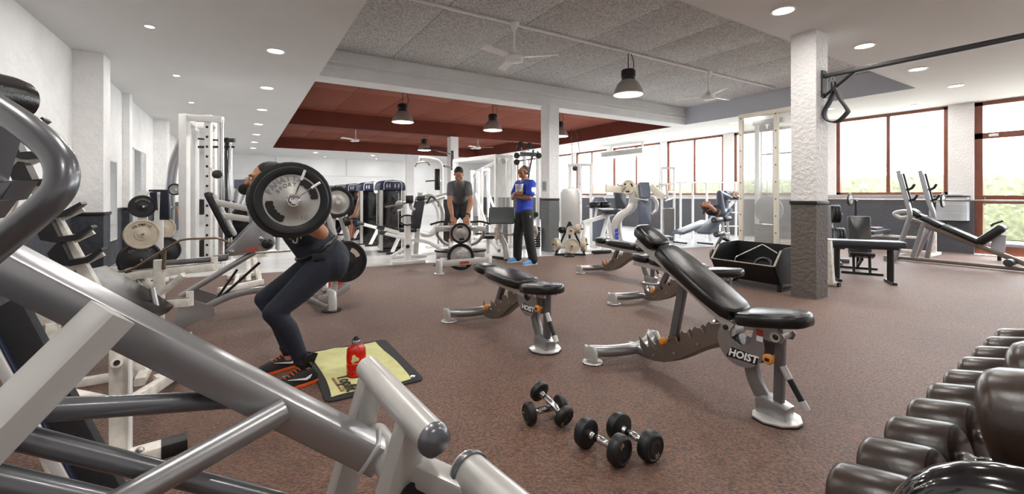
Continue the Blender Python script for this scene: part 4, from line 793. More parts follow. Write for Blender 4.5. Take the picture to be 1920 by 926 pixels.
# ------------------------------------------------------------------ T-bar row machine
rm = thing('row_machine', 'silver plate loaded row machine with black standing platform', 'gym machine', G(864, 0, 7.4))
fw_ = V((fG.x, fG.y, 0)); lt_ = V((lG.x, lG.y, 0)); OC = G(864, 0, 7.0)                 # towards the viewer, to the picture's right
W = lambda a, s, z: OC+fw_*a+lt_*s+UPV*z
for s in (-0.34, 0.46):
    ft = MB().lathe([(0.055, 0.0), (0.055, 0.19), (0.045, 0.215), (0.01, 0.225)], W(0.08 if s < 0 else -0.18, s, 0.01), UPV, 18).build('foot_post', 'silver_light', rm)
    MB().lathe([(0.085, 0.0), (0.085, 0.012), (0.06, 0.016)], W(0.08 if s < 0 else -0.18, s, 0), UPV, 20).build('foot_disc', 'silver_light', ft)
hb2 = Bp(rm, 'base_beam', 'silver_light', W(0.07, -0.32, 0.16), W(-0.17, 0.44, 0.17), 0.06, 0.10)
MB().prism(rr(0.16, 0.04, 0.019), W(-0.01, 0.06, 0.165)+fw_*0.036, lt_*0.95-fw_*0.3, UPV, 0.004).build('name_badge', 'red_label', hb2)
Bp(rm, 'spine', 'silver', W(-0.05, 0.05, 0.12), W(-1.25, 0.0, 0.12), 0.08, 0.08)
for s in (-0.40, 0.40):
    Bp(rm, 'platform_leg', 'silver_light', W(-0.75, s, 0.0), W(-0.75, s, 0.235), 0.06, 0.06)
    MB().box(W(-0.75, s, 0.008), (0.16, 0.10, 0.016), r=0.004, rz=math.atan2(lt_.y, lt_.x)).build('platform_foot', 'black_satin', rm)
Bp(rm, 'platform_beam', 'silver_light', W(-0.75, -0.42, 0.19), W(-0.75, 0.42, 0.19), 0.08, 0.09)
MB().prism([(0.47*math.cos(a), 0.22*math.sin(a)) for a in [2*PI*i/28 for i in range(28)]], W(-0.85, 0, 0.252), lt_, fw_, 0.035, 0.01).build('platform', 'black_satin', rm)
for s in (-1, 1):
    Tp(rm, 'lever_arm', 'silver_light', [W(-0.2, s*0.16, 0.72), W(-0.35, s*0.36, 0.70), W(-0.55, s*0.42, 0.58), W(-0.9, s*0.30, 0.38), W(-1.1, s*0.12, 0.30)], 0.03, 0.12)
    Bp(rm, 'handle_arm', 'silver_light', W(-0.25, s*0.12, 0.70), W(-0.3, s*0.42, 0.68), 0.05, 0.09)
    Tp(rm, 'handle', 'rubber', [W(-0.28, s*0.16, 0.80), W(-0.28, s*0.34, 0.81), W(-0.22, s*0.50, 0.765)], 0.017, 0.06)
    Tp(rm, 'handle_post', 'silver', [W(-0.28, s*0.2, 0.68), W(-0.28, s*0.2, 0.80)], 0.015)
Bp(rm, 'mast', 'silver', W(-0.2, 0, 0.1), W(-0.22, 0, 0.72), 0.07, 0.07); Bp(rm, 'crosshead', 'silver', W(-0.22, -0.17, 0.70), W(-0.22, 0.17, 0.70), 0.06, 0.08)
Tp(rm, 'weight_horn', 'chrome', [W(-0.2, 0, 0.63), W(0.06, 0, 0.63)], 0.022); Tp(rm, 'weight_horn', 'chrome', [W(-0.2, 0, 0.235), W(-0.08, 0, 0.235)], 0.022)
_, dsc = plate(W(-0.08, 0, 0.63), fw_, 0.17, 0.04, 'grip', 'upper slotted plate on the row machine', 'plates on the row machine'); slots(dsc, W(-0.08, 0, 0.63), fw_, 0.17, 0.01, angs=(1.7, 4.85))
_, dsc = plate(W(-0.145, 0, 0.235), fw_, 0.222, 0.045, 'grip', 'lower slotted plate on the row machine, near the floor', 'plates on the row machine'); slots(dsc, W(-0.145, 0, 0.235), fw_, 0.222, 0.01, m='white_print', angs=(1.1,))
# ------------------------------------------------------------------ row of black weight stack machines
def stack_machine(x, y, label):
    t = thing('stack_machine', label, 'gym machine', (x+0.27, y+0.25, 0), 'black weight stack machines')
    for dx in (0.0, 0.50): 
        Bp(t, 'post', 'silver_light', (x+dx+0.02, y, 0.0), (x+dx+0.02, y, 1.36), 0.06, 0.05)
    MB().box((x+0.27, y+0.04, 0.015), (0.62, 0.16, 0.03), r=0.008).build('base', 'black_satin', t)
    MB().box((x+0.27, y+0.24, 0.75), (0.44, 0.42, 1.42), r=0.03).build('shroud', 'machine_black', t)
    MB().box((x+0.27, y+0.012, 0.72), (0.40, 0.012, 1.24)).build('window', 'black_gloss', t)
    hd = MB().prism([(-0.29, 0.0), (-0.29, 0.10), (-0.26, 0.17), (-0.18, 0.215), (0.0, 0.235), (0.18, 0.215), (0.26, 0.17), (0.29, 0.10), (0.29, 0.0)], (x+0.27, y+0.2, 1.36), (1, 0, 0), (0, 0, 1), 0.46, 0.02).build('head_cover', 'machine_navy', t)
    MB().tube(fillet([(x+0.07, y-0.034, 1.37), (x+0.07, y-0.034, 1.56), (x+0.47, y-0.034, 1.56), (x+0.47, y-0.034, 1.37)], 0.08), 0.006, 6).build('trim_line', 'white_print', hd)
    for k, dx in enumerate((-0.13, -0.07, 0.05, 0.13)):
        MB().prism([(-0.012, -0.05), (0.004, -0.05), (0.018, 0.0), (0.008, 0.02), (0.012, 0.04), (0.0, 0.055), (-0.014, 0.03), (-0.02, -0.01)], (x+0.27+dx, y-0.033, 1.46), (1, 0, 0), (0, 0, 1), 0.004).build('pictogram', 'frosted_grey', hd)
    for k in range(5): MB().box((x+0.40, y+0.0, 0.25+0.05*k), (0.10, 0.01, 0.04)).build('stack_block', 'silver_dark', t)
    Tp(t, 'selector_rod', 'silver_light', [(x+0.40, y-0.003, 0.5), (x+0.40, y-0.003, 1.3)], 0.008)
    Bp(t, 'base_arm', 'white_paint', (x+0.05, y-0.1, 0.52), (x+0.62, y-0.16, 0.34), 0.07, 0.08); roller(t, 'roller', 'slate_pad', (x-0.10, y-0.10, 0.56), (x+0.06, y-0.10, 0.53), 0.045)
    Bp(t, 'front_leg', 'white_paint', (x+0.40, y-0.15, 0.40), (x+0.12, y-0.45, 0.03), 0.06, 0.06); Bp(t, 'floor_bar', 'black_satin', (x+0.0, y-0.46, 0.022), (x+0.3, y-0.46, 0.022), 0.05, 0.044)
    Bp(t, 'floor_beam', 'white_paint', (x+0.60, y-0.15, 0.36), (x+0.85, y+0.25, 0.05), 0.07, 0.08)
    Pd(t, 'seat', 'black_vinyl', (x+0.62, y-0.02, 0.55), (1, 0, 0), (0, 1, 0), 0.32, 0.30, 0.07); Pd(t, 'backrest', 'black_vinyl', (x+0.80, y-0.02, 0.92), (0.25, 0, 1), (0, 1, 0), 0.6, 0.28, 0.07)
    Bp(t, 'seat_post', 'white_paint', (x+0.66, y-0.02, 0.52), (x+0.7, y+0.02, 0.0), 0.06, 0.06); Bp(t, 'back_post', 'white_paint', (x+0.85, y-0.02, 1.0), (x+0.72, y-0.02, 0.3), 0.05, 0.05)
    Tp(t, 'grip_handle', 'rubber', [(x+0.5, y-0.2, 0.78), (x+0.68, y-0.22, 0.80)], 0.02)
    return t
s0_ = stack_machine(2.57, 9.58, 'nearest black stack machine with dark glass front')
for k, lb in enumerate(('second black stack machine from the front, with a towel on top', 'third black stack machine from the front', 'fourth black stack machine from the front', 'farthest black stack machine of the row')):
    dup(s0_, WL[s0_.name]+V((-0.03*k-0.03, 1.72*(k+1), 0)), 0, lb)
tl = thing('hand_towel', 'white hand towel draped over the second stack machine', 'towel', (2.96, 11.25, 1.6))
MB().prism([(-0.11, -0.26), (-0.07, -0.29), (0.05, -0.27), (0.10, -0.22), (0.11, 0.0), (-0.12, 0.0)], (2.96, 11.238, 1.585), (1, 0, 0), (0, 0, 1), 0.03, 0.01).build('hanging_part', 'white_shoe', tl); MB().box((2.96, 11.36, 1.607), (0.22, 0.27, 0.02), r=0.008).build('top_part', 'white_shoe', tl)
# white storage post before the stack machines
ws = thing('accessory_stand', 'white T-shaped floor stand with two black capped base bars', 'stand', G(765, 0, 7.95))
Bp(ws, 'base_bar', 'white_paint', fl(735, 494, 0.03), fl(797, 490, 0.03), 0.055, 0.06); Bp(ws, 'base_bar', 'white_paint', fl(735, 482, 0.03), fl(791, 478, 0.03), 0.055, 0.06)
Bp(ws, 'base_link', 'white_paint', fl(765, 490, 0.03), fl(762, 479, 0.03), 0.06, 0.05); Bp(ws, 'post', 'white_paint', G(764, 0.03, 7.95), G(764, 0.86, 7.95), 0.10, 0.08)
MB().lathe([(0.02, 0), (0.035, 0.01), (0.035, 0.04), (0.02, 0.045)], G(765, 0.32, 7.9), fw_, 14).build('knob', 'black_satin', ws)
Tp(ws, 'brace', 'white_paint', [G(764, 0.3, 7.95), G(733, 0.05, 8.5)], 0.03); Tp(ws, 'arm', 'white_paint', [G(764, 0.45, 7.95), G(720, 0.53, 8.2)], 0.032); roller(ws, 'roller', 'slate_pad', G(712, 0.55, 8.2), G(726, 0.53, 8.2), 0.05)
hk = thing('belt_loop', 'black dip belt looped over the white floor stand', 'belt', G(764, 0.72, 7.95)); MB().tube([G(764, 0.80, 7.85)+lt_*0.13*math.cos(a)+UPV*0.09*math.sin(a)+fw_*0.02 for a in [2*PI*i/24 for i in range(24)]], 0.014, 8, True).build('loop', 'black_satin', hk)
# white chest machine with slate pads
cm = thing('chest_machine', 'white round framed chest machine with slate backrest pad', 'gym machine', G(800, 0, 9.0))
Pd(cm, 'backrest', 'slate_pad', G(783, 0.86, 8.7), RT*0.97+FW*0.2, UPV*0.97+RT*0.16, 0.20, 0.56, 0.08); Pd(cm, 'head_pad', 'slate_pad', G(789, 1.19, 8.75), RT*0.97+FW*0.2, UPV*0.97+RT*0.16, 0.16, 0.10, 0.07)
Bp(cm, 'back_post', 'silver_light', G(779, 0.0, 8.8), G(788, 1.30, 8.85), 0.09, 0.06)
Pd(cm, 'shoulder_pad', 'black_vinyl', G(768, 1.17, 8.6), RT, UPV, 0.14, 0.16, 0.10); Tp(cm, 'press_arm', 'silver_light', [G(768, 1.15, 8.7), G(772, 0.95, 8.6), G(786, 1.02, 8.8), G(800, 1.1, 9.0)], 0.035, 0.1)
MB().tube([G(800, 0.83, 9.0)+RT*0.34*math.cos(a)+UPV*0.42*math.sin(a) for a in [-1.9+0.2*i for i in range(21)]], 0.04, 10).build('round_frame', 'silver_light', cm)
MB().tube([G(796, 0.80, 9.25)+RT*0.30*math.cos(a)+UPV*0.38*math.sin(a) for a in [-1.9+0.2*i for i in range(21)]], 0.035, 10).build('round_frame', 'white_paint', cm)
Tp(cm, 'floor_tube', 'white_paint', [G(770, 0.35, 8.7), G(800, 0.34, 8.6), G(825, 0.2, 8.5), G(838, 0.03, 8.4)], 0.035, 0.2); Bp(cm, 'floor_tube', 'white_paint', G(778, 0.03, 8.8), G(820, 0.03, 9.3), 0.07, 0.06)
Tp(cm, 'long_arm', 'silver_light', [G(790, 1.05, 9.0), G(835, 1.22, 8.9)], 0.03); Tp(cm, 'handle', 'rubber', [G(800, 1.08, 8.95), G(808, 1.24, 8.9), G(818, 1.15, 8.9)], 0.014, 0.05); Tp(cm, 'long_arm', 'silver_light', [G(790, 1.15, 9.0), G(838, 1.28, 9.1)], 0.03)
Pd(cm, 'seat', 'black_vinyl', G(768, 0.56, 8.6), RT, FW, 0.34, 0.3, 0.07); Bp(cm, 'seat_post', 'white_paint', G(768, 0, 8.65), G(768, 0.55, 8.65), 0.06, 0.06); Bp(cm, 'seat_base', 'white_paint', G(760, 0.03, 8.7), G(800, 0.03, 8.8), 0.06, 0.05)
MB().lathe([(0.05, 0), (0.08, 0.01), (0.08, 0.06), (0.05, 0.07)], G(750, 1.07, 8.5), -FW, 18).build('pivot_disc', 'silver', cm); Tp(cm, 'pivot_arm', 'silver_light', [G(750, 1.07, 8.55), G(768, 1.12, 8.7)], 0.03); Tp(cm, 'lever', 'warm_steel', [G(722, 1.02, 8.4), G(750, 1.07, 8.5)], 0.018); MB().lathe([(0.03, 0), (0.055, 0.01), (0.055, 0.05), (0.03, 0.06)], G(741, 0.93, 8.4), -FW, 16).build('pivot_disc', 'slate_pad', cm); Tp(cm, 'lever', 'silver_light', [G(741, 0.93, 8.42), G(760, 1.0, 8.6)], 0.02)
# lat pulldown
lp_ = thing('lat_pulldown', 'white lat pulldown with bent chrome bar and black pad', 'gym machine', G(824, 0, 10.5))
Tp(lp_, 'mast', 'white_paint', [G(827, 0, 10.5), G(827, 2.05, 10.5), G(806, 2.13, 10.4), G(786, 2.13, 10.3)], 0.055, 0.3); Pd(lp_, 'back_pad', 'black_vinyl', G(820, 1.62, 10.2), RT*0.9+FW*0.3, UPV, 0.12, 0.5, 0.1); Tp(lp_, 'pad_arm', 'white_paint', [G(827, 1.6, 10.45), G(820, 1.6, 10.2)], 0.02)
Tp(lp_, 'lat_bar', 'steel_bar', [G(778, 1.92, 10.2), G(783, 2.02, 10.2), G(800, 2.04, 10.2), G(806, 1.95, 10.2)], 0.02, 0.05); Tp(lp_, 'cable', 'black_satin', [G(790, 2.13, 10.25), G(790, 2.03, 10.2)], 0.006); Tp(lp_, 'knee_bar', 'black_satin', [G(798, 1.58, 10.2), G(820, 1.60, 10.2)], 0.015)
Bp(lp_, 'base', 'white_paint', G(800, 0.03, 10.2), G(845, 0.03, 10.8), 0.08, 0.06); MB().box(G(833, 0.6, 10.65), (0.25, 0.25, 1.1)).build('stack', 'machine_black', lp_)
pb = thing('pull_up_bar', 'black multi grip pull up bar fixed to the far white column', 'pull up bar', (5.98, 13.65, 2.4))
Tp(pb, 'grip_bar', 'black_satin', [G(794, 2.66, 13.3), G(806, 2.7, 13.3), G(818, 2.63, 13.4), G(847, 2.62, 14.55)], 0.025, 0.1); Tp(pb, 'grip_bar', 'black_satin', [G(832, 2.18, 13.8), G(847, 2.18, 14.55)], 0.03)
Bp(pb, 'mount', 'black_satin', G(848, 2.1, 14.6), G(848, 2.75, 14.6), 0.08, 0.06)
# cable crossover with acrylic guarded tower
cc_ = thing('cable_crossover', 'white cable crossover with tall guarded tower behind the trainer', 'gym machine', G(905, 0, 10.6))
def tower(t, x0, x1, d0, d1, h, guard=True):
    for x, d in ((x0, d0), (x1, d1)): Bp(t, 'tower_post', 'white_paint', G(x, 0, d), G(x, h, d), 0.06, 0.08)
    Bp(t, 'tower_head', 'white_paint', G(x0, h-0.04, d0), G(x1, h-0.04, d1), 0.07, 0.08); Bp(t, 'tower_base', 'white_paint', G(x0, 0.04, d0), G(x1, 0.04, d1), 0.1, 0.08)
    xm = (x0+x1)/2; dm = (d0+d1)/2
    for k in range(10): MB().box(G(xm, 0.14+0.055*k, dm), (0.2, 0.1, 0.048), rz=-YAW).build('stack_block', 'silver_dark', t)
    for o in (-0.05, 0.05): Tp(t, 'guide_rod', 'chrome', [G(xm, 0.08, dm)+RT*o, G(xm, h-0.06, dm)+RT*o], 0.009, 0, 8)
    if guard: MB().prism([(0, 0.06), (((G(x1, 0, d1)-G(x0, 0, d0)).length), 0.06), (((G(x1, 0, d1)-G(x0, 0, d0)).length), h-0.08), (0, h-0.08)], G(x0, 0, d0)-FW*0.06, G(x1, 0, d1)-G(x0, 0, d0), UPV, 0.006).build('guard_panel', 'acrylic', t)
    MB().lathe([(0.02, 0), (0.055, 0.004), (0.05, 0.015), (0.055, 0.026), (0.02, 0.03)], G(xm, h-0.16, dm)-FW*0.02, FW, 18).build('pulley', 'frosted_grey', t)
tower(cc_, 930, 959, 10.2, 10.4, 2.21); tower(cc_, 903, 916, 11.5, 11.8, 1.98, False); tower(cc_, 884, 897, 12.2, 12.6, 1.95, False)
Bp(cc_, 'top_beam', 'white_paint', G(851, 2.16, 11.5), G(930, 2.17, 10.2), 0.07, 0.09); Bp(cc_, 'tie_beam', 'white_paint', G(890, 1.9, 12.4), G(940, 2.1, 10.3), 0.05, 0.06); Bp(cc_, 'tie_beam', 'white_paint', G(910, 0.04, 11.6), G(940, 0.04, 10.3), 0.05, 0.06); Bp(cc_, 'tie_beam', 'white_paint', G(888, 0.04, 12.4), G(910, 0.04, 11.6), 0.05, 0.06)
for a_, b_ in ((916, 938), (892, 912)): Bp(cc_, 'brace', 'white_paint', G(a_, 1.3, 11.4), G(b_, 0.5, 11.0), 0.05, 0.05)
Bp(cc_, 'far_post', 'white_paint', G(851, 0, 11.5), G(851, 2.16, 11.5), 0.06, 0.06)
# preacher bench with curl bar
pr = thing('preacher_bench', 'preacher curl bench with wide grey arm pad', 'bench', G(945, 0, 8.35))
uP = RT; Pd(pr, 'arm_pad', 'grey_pad', at(942, 404, 8.15), uP, UPV*0.85+FW*0.5, 0.46, 0.34, 0.07, 0.04); Pd(pr, 'pad_side', 'black_vinyl', at(921, 404, 8.25), uP, UPV*0.85+FW*0.5, 0.08, 0.3, 0.10, 0.02)
Tp(pr, 'post', 'silver_light', [at(938, 415, 8.3), at(936, 440, 8.3), at(948, 460, 8.25), flo(at(950, 487, 8.2))+UPV*0.04], 0.055, 0.2); Bp(pr, 'foot_bar', 'black_satin', flo(at(925, 487, 8.6))+UPV*0.025, flo(at(956, 487, 8.3))+UPV*0.025, 0.07, 0.05)
Tp(pr, 'rest_arm', 'silver_light', [at(938, 440, 8.3), at(945, 440, 8.1)], 0.02); Tp(pr, 'rest_arm', 'silver_light', [at(938, 440, 8.3), at(985, 440, 8.35), at(990, 436, 8.3)], 0.02, 0.03); Bp(pr, 'seat_beam', 'silver_light', at(936, 470, 8.3), flo(at(920, 470, 9.2))+UPV*0.3, 0.06, 0.06); Pd(pr, 'seat', 'black_vinyl', flo(at(915, 470, 9.3))+UPV*0.36, RT, FW, 0.3, 0.3, 0.07); Bp(pr, 'rear_leg', 'silver_light', flo(at(915, 470, 9.3)), flo(at(915, 470, 9.3))+UPV*0.33, 0.06, 0.06); Tp(pr, 'grip', 'black_satin', [at(892, 438, 8.6), at(925, 438, 8.4)], 0.02); Tp(pr, 'grip_arm', 'silver_light', [at(925, 438, 8.4), at(938, 440, 8.32)], 0.02)
ez = thing('curl_bar', 'bent curl bar resting on the preacher bench', 'barbell', at(965, 437, 8.05))
Tp(ez, 'shaft', 'steel_bar', [at(918, 438, 7.95), at(945, 437, 8.0), at(955, 441, 8.03), at(966, 436, 8.06), at(976, 441, 8.1), at(986, 436, 8.15), at(1012, 434, 8.3)], 0.014, 0.05)
plate(at(931, 438, 7.97), at(1012, 434, 8.3)-at(918, 438, 7.95), 0.115, 0.03, 'cream', 'cream plate on the left end of the curl bar', 'plates on the curl bar'); plate(at(1003, 434, 8.27), at(1012, 434, 8.3)-at(918, 438, 7.95), 0.115, 0.03, 'cream', 'cream plate on the right end of the curl bar', 'plates on the curl bar')
# black pulley tower above the trainer's head
pt = thing('pulley_tower', 'cable tower with black pulley discs behind the trainer\'s head', 'gym machine', G(992, 0, 10.2))
Bp(pt, 'tower_post', 'white_paint', G(983, 0, 10.2), G(983, 2.30, 10.2), 0.07, 0.06); Bp(pt, 'tower_post', 'white_paint', G(1008, 0, 10.2), G(1008, 2.25, 10.2), 0.07, 0.06); Bp(pt, 'top_beam', 'grey_tube', G(975, 2.22, 10.2), G(1013, 2.20, 10.2), 0.09, 0.09); Bp(pt, 'base', 'silver_light', G(972, 0.03, 10.2), G(1012, 0.03, 10.2), 0.1, 0.06)
for x, y in ((976, 271), (993, 273), (969, 292), (969, 304), (1010, 292)):
    MB().lathe([(0.02, 0), (0.065, 0.005), (0.058, 0.018), (0.065, 0.031), (0.02, 0.036)], at(x, y, 9.5), -FW, 20).build('pulley', 'black_satin', pt)
for (x0, y0), (x1, y1) in (((976, 271), (978, 282)), ((993, 273), (990, 282)), ((969, 292), (983, 292)), ((969, 304), (983, 300)), ((1010, 292), (1008, 284))): Bp(pt, 'pulley_bracket', 'grey_tube', at(x0, y0, 9.55), at(x1, y1, 9.58), 0.03, 0.03)
Bp(pt, 'boom', 'black_satin', at(1000, 281, 10.1), at(990, 335, 10.05), 0.04, 0.04); Tp(pt, 'cable', 'black_satin', [at(966, 292, 9.48), at(968, 275, 9.46), at(976, 268, 9.47)], 0.006, 0.1, 6)
for k in range(9): MB().box(G(1004, 0.12+0.05*k, 9.68), (0.22, 0.1, 0.043), rz=-YAW).build('stack_block', 'machine_black', pt)
MB().lathe([(0.03, 0), (0.06, 0.01), (0.06, 0.05), (0.03, 0.06)], at(1004, 402, 9.4), -FW, 18).build('floor_pulley', 'black_satin', pt); Bp(pt, 'floor_pulley_arm', 'silver_light', at(1004, 402, 9.45), at(1008, 402, 9.6), 0.04, 0.04)
# triangular plate tree
tt = thing('plate_tree', 'black triangular plate tree with cream plates beside the grey column', 'plate rack', G(1068, 0, 9.0))
apx = G(1068, 0.70, 9.0); l0 = G(1041, 0.0, 9.0); r0 = G(1097, 0.0, 9.0)
for p in (l0, r0): Bp(tt, 'leg', 'black_satin', p, apx, 0.035, 0.04)
Bp(tt, 'base_bar', 'black_satin', l0+UPV*0.02, r0+UPV*0.02, 0.04, 0.04); Bp(tt, 'centre_post', 'black_satin', G(1068, 0.02, 9.0), apx, 0.04, 0.03); Bp(tt, 'foot', 'black_satin', G(1068, 0.015, 8.75), G(1068, 0.015, 9.3), 0.2, 0.02)
PG = 'plates on the triangular plate tree'
for (x, y, r, sx, st, lb) in ((1070, 432, 0.092, 0, 'cream', 'small cream plate at the top front of the triangular tree'), (1072, 461, 0.158, 0, 'cream', 'big cream plate on the front of the triangular tree'), (1085, 429, 0.10, 1, 'cream', 'small cream plate on the upper right of the triangular tree'), (1095, 458, 0.15, 1, 'cream', 'big cream plate on the lower right of the triangular tree'), (1054, 431, 0.07, -1, 'black', 'small dark plate on the upper left of the triangular tree'), (1043, 458, 0.13, -1, 'cream', 'cream plate on the lower left of the triangular tree')):
    ax_ = -FW if sx == 0 else (RT*sx*0.92-FW*0.38)
    c_ = at(x, y, 8.9 if sx == 0 else 8.98)
    plate(c_, ax_, r, 0.035 if sx == 0 else 0.09, st, lb, PG); Tp(tt, 'peg', 'black_satin', [c_-ax_*0.1, c_+ax_*0.1], 0.014)
# white cable tower behind it
ct_ = thing('cable_tower', 'white cable tower with rounded shroud beside the middle column', 'gym machine', G(1068, 0, 10.6))
MB().prism([(-0.23, 0), (0.23, 0), (0.23, 1.32), (0.17, 1.42), (-0.15, 1.42), (-0.23, 1.3)], G(1068, 0, 10.4), RT, UPV, 0.36, 0.03).build('shroud', 'silver_light', ct_); Bp(ct_, 'post', 'white_paint', G(1087, 0, 10.6), G(1087, 2.0, 10.6), 0.09, 0.07); Bp(ct_, 'post', 'white_paint', G(1068, 0, 10.65), G(1068, 2.0, 10.65), 0.06, 0.06)
Bp(ct_, 'top_beam', 'white_paint', G(1064, 1.99, 10.62), G(1110, 2.0, 10.6), 0.07, 0.07); Bp(ct_, 'front_post', 'white_paint', G(1108, 0, 10.6), G(1108, 2.0, 10.6), 0.05, 0.05); MB().lathe([(0.02, 0), (0.06, 0.006), (0.06, 0.03), (0.02, 0.036)], G(1078, 1.9, 10.5), -FW, 18).build('pulley', 'black_satin', ct_)
for x in (1074, 1092): Tp(ct_, 'hanging_cable', 'black_satin', [at(x, 318 if x < 1080 else 318, 10.6), at(x-3 if x < 1080 else x-12, 240, 10.6)], 0.005, 0, 6)
for y in (345, 380, 420, 450): MB().lathe([(0.009, 0), (0.009, 0.006), (0.003, 0.008)], at(1088, y, 10.54), -FW, 8).build('bolt', 'black_satin', ct_)
# leg extension machine
le = thing('leg_machine', 'white leg curl machine with black rollers and seat', 'gym machine', G(1125, 0, 9.9))
roller(le, 'roller', 'black_vinyl', at(1107, 385, 9.6), at(1122, 384, 9.7), 0.07); roller(le, 'roller', 'black_vinyl', at(1126, 384, 9.7), at(1141, 383, 9.8), 0.07); Tp(le, 'roller_axle', 'chrome', [at(1100, 386, 9.55), at(1146, 383, 9.83)], 0.012)
Pd(le, 'seat', 'slate_pad', at(1143, 396, 9.9), RT*0.9+FW*0.4, FW*0.9-RT*0.4+UPV*0.1, 0.42, 0.4, 0.09); Bp(le, 'frame_beam', 'white_paint', at(1092, 418, 9.6), at(1150, 400, 10.0), 0.08, 0.08); Tp(le, 'roller_arm', 'white_paint', [at(1120, 385, 9.75), at(1116, 408, 9.75)], 0.025)
Bp(le, 'leg', 'white_paint', at(1140, 405, 9.9), flo(at(1122, 440, 9.7)), 0.07, 0.07); Bp(le, 'leg', 'white_paint', at(1138, 405, 9.95), flo(at(1152, 440, 10.0)), 0.08, 0.08); Bp(le, 'leg', 'white_paint', at(1096, 418, 9.6), flo(at(1092, 440, 9.6)), 0.06, 0.06); Bp(le, 'base', 'white_paint', flo(at(1090, 450, 9.6))+UPV*0.03, flo(at(1122, 450, 9.7))+UPV*0.03, 0.08, 0.05); MB().box(flo(at(1128, 450, 9.3))+UPV*0.04, (0.45, 0.12, 0.06), rz=-YAW+0.4, r=0.01).build('foot_plate', 'black_satin', le)
MB().prism([(-0.2, 0), (0.2, 0), (0.2, 1.05), (0.12, 1.2), (-0.12, 1.2), (-0.2, 1.05)], G(1122, 0, 12.0), RT, UPV, 0.4, 0.03).build('stack_shroud', 'blue_pad', le); Bp(le, 'stack_link', 'white_paint', G(1122, 0.06, 11.85), at(1140, 440, 10.2), 0.06, 0.06); Pd(le, 'backrest', 'slate_pad', at(1163, 372, 10.6), RT*0.9+FW*0.4, UPV, 0.3, 0.5, 0.1); Bp(le, 'back_post', 'white_paint', at(1163, 385, 10.7), flo(at(1163, 400, 10.7)), 0.06, 0.06)
# curved lever press
cp = thing('lever_press', 'silver lever press with S-curved post and blue grey pads', 'gym machine', G(1170, 0, 9.2))
for o in (0.0, 0.16):
    MB().rtube(spl([at(1157+o*40, 454, 9.1+o*2), at(1151+o*40, 425, 9.1+o*2), at(1160+o*40, 405, 9.1+o*2), at(1182+o*40, 388, 9.15+o*2), at(1184+o*40, 360, 9.2+o*2), at(1176+o*40, 345, 9.2+o*2)], 6), 0.12, 0.06, FW, 0.015).build('curved_post', 'silver_light', cp)
Bp(cp, 'weight_arm', 'ivory', at(1136, 353, 9.0), at(1176, 357, 9.2), 0.05, 0.14); Tp(cp, 'weight_horn', 'chrome', [at(1158, 346, 8.8), at(1182, 352, 9.2)], 0.022)
_, dsc = plate(at(1178, 351, 9.02), at(1158, 346, 8.8)-at(1182, 352, 9.2), 0.155, 0.04, 'cream', 'beige plate on the horn of the S-curved lever press'); slots(dsc, at(1178, 351, 9.02), at(1158, 346, 8.8)-at(1182, 352, 9.2), 0.155, 0.01, angs=(0.5, 2.6, 4.7))
Pd(cp, 'back_pad', 'blue_pad', at(1208, 398, 9.1), RT*0.95+FW*0.3, UPV, 0.27, 0.50, 0.11); Pd(cp, 'upper_pad', 'blue_pad', at(1208, 357, 9.25), RT*0.95+FW*0.3, UPV*0.95+FW*0.3, 0.24, 0.36, 0.10); Bp(cp, 'pad_bracket', 'ivory', at(1186, 345, 9.3), at(1202, 372, 9.35), 0.05, 0.10)
Tp(cp, 'handle', 'silver_light', [at(1190, 372, 9.0), at(1216, 376, 9.0)], 0.018); Bp(cp, 'right_arm', 'ivory', at(1220, 350, 9.3), at(1244, 370, 9.1), 0.06, 0.14); Bp(cp, 'cross_head', 'silver_light', at(1170, 350, 9.4), at(1224, 352, 9.5), 0.08, 0.08)
MB().tube(fillet([at(1222, 368, 9.3), at(1233, 380, 9.3), at(1230, 395, 9.3), at(1222, 400, 9.3)], 0.1), 0.04, 12).build('side_loop', 'silver_light', cp); Bp(cp, 'rear_post', 'silver_light', at(1210, 360, 9.5), flo(at(1212, 440, 9.5)), 0.07, 0.10); Bp(cp, 'base', 'silver_light', flo(at(1155, 452, 9.2))+UPV*0.03, flo(at(1222, 445, 9.6))+UPV*0.03, 0.10, 0.06); Pd(cp, 'seat', 'blue_pad', at(1238, 446, 8.3), RT, FW, 0.42, 0.3, 0.08); Bp(cp, 'seat_beam', 'silver_light', at(1238, 451, 8.35)-UPV*0.0, flo(at(1214, 440, 9.5))+UPV*0.35, 0.06, 0.06); Bp(cp, 'seat_leg', 'silver_light', at(1240, 450, 8.35), flo(at(1240, 450, 8.35)), 0.06, 0.06)
for k in range(3): MB().prism([(-0.035, -0.045), (0.03, -0.03), (0.035, 0.045), (-0.03, 0.03)], at(1156+k*0.4, 432+7.5*k, 9.0), RT, UPV, 0.004).build('blue_mark', 'blue_shirt', cp)
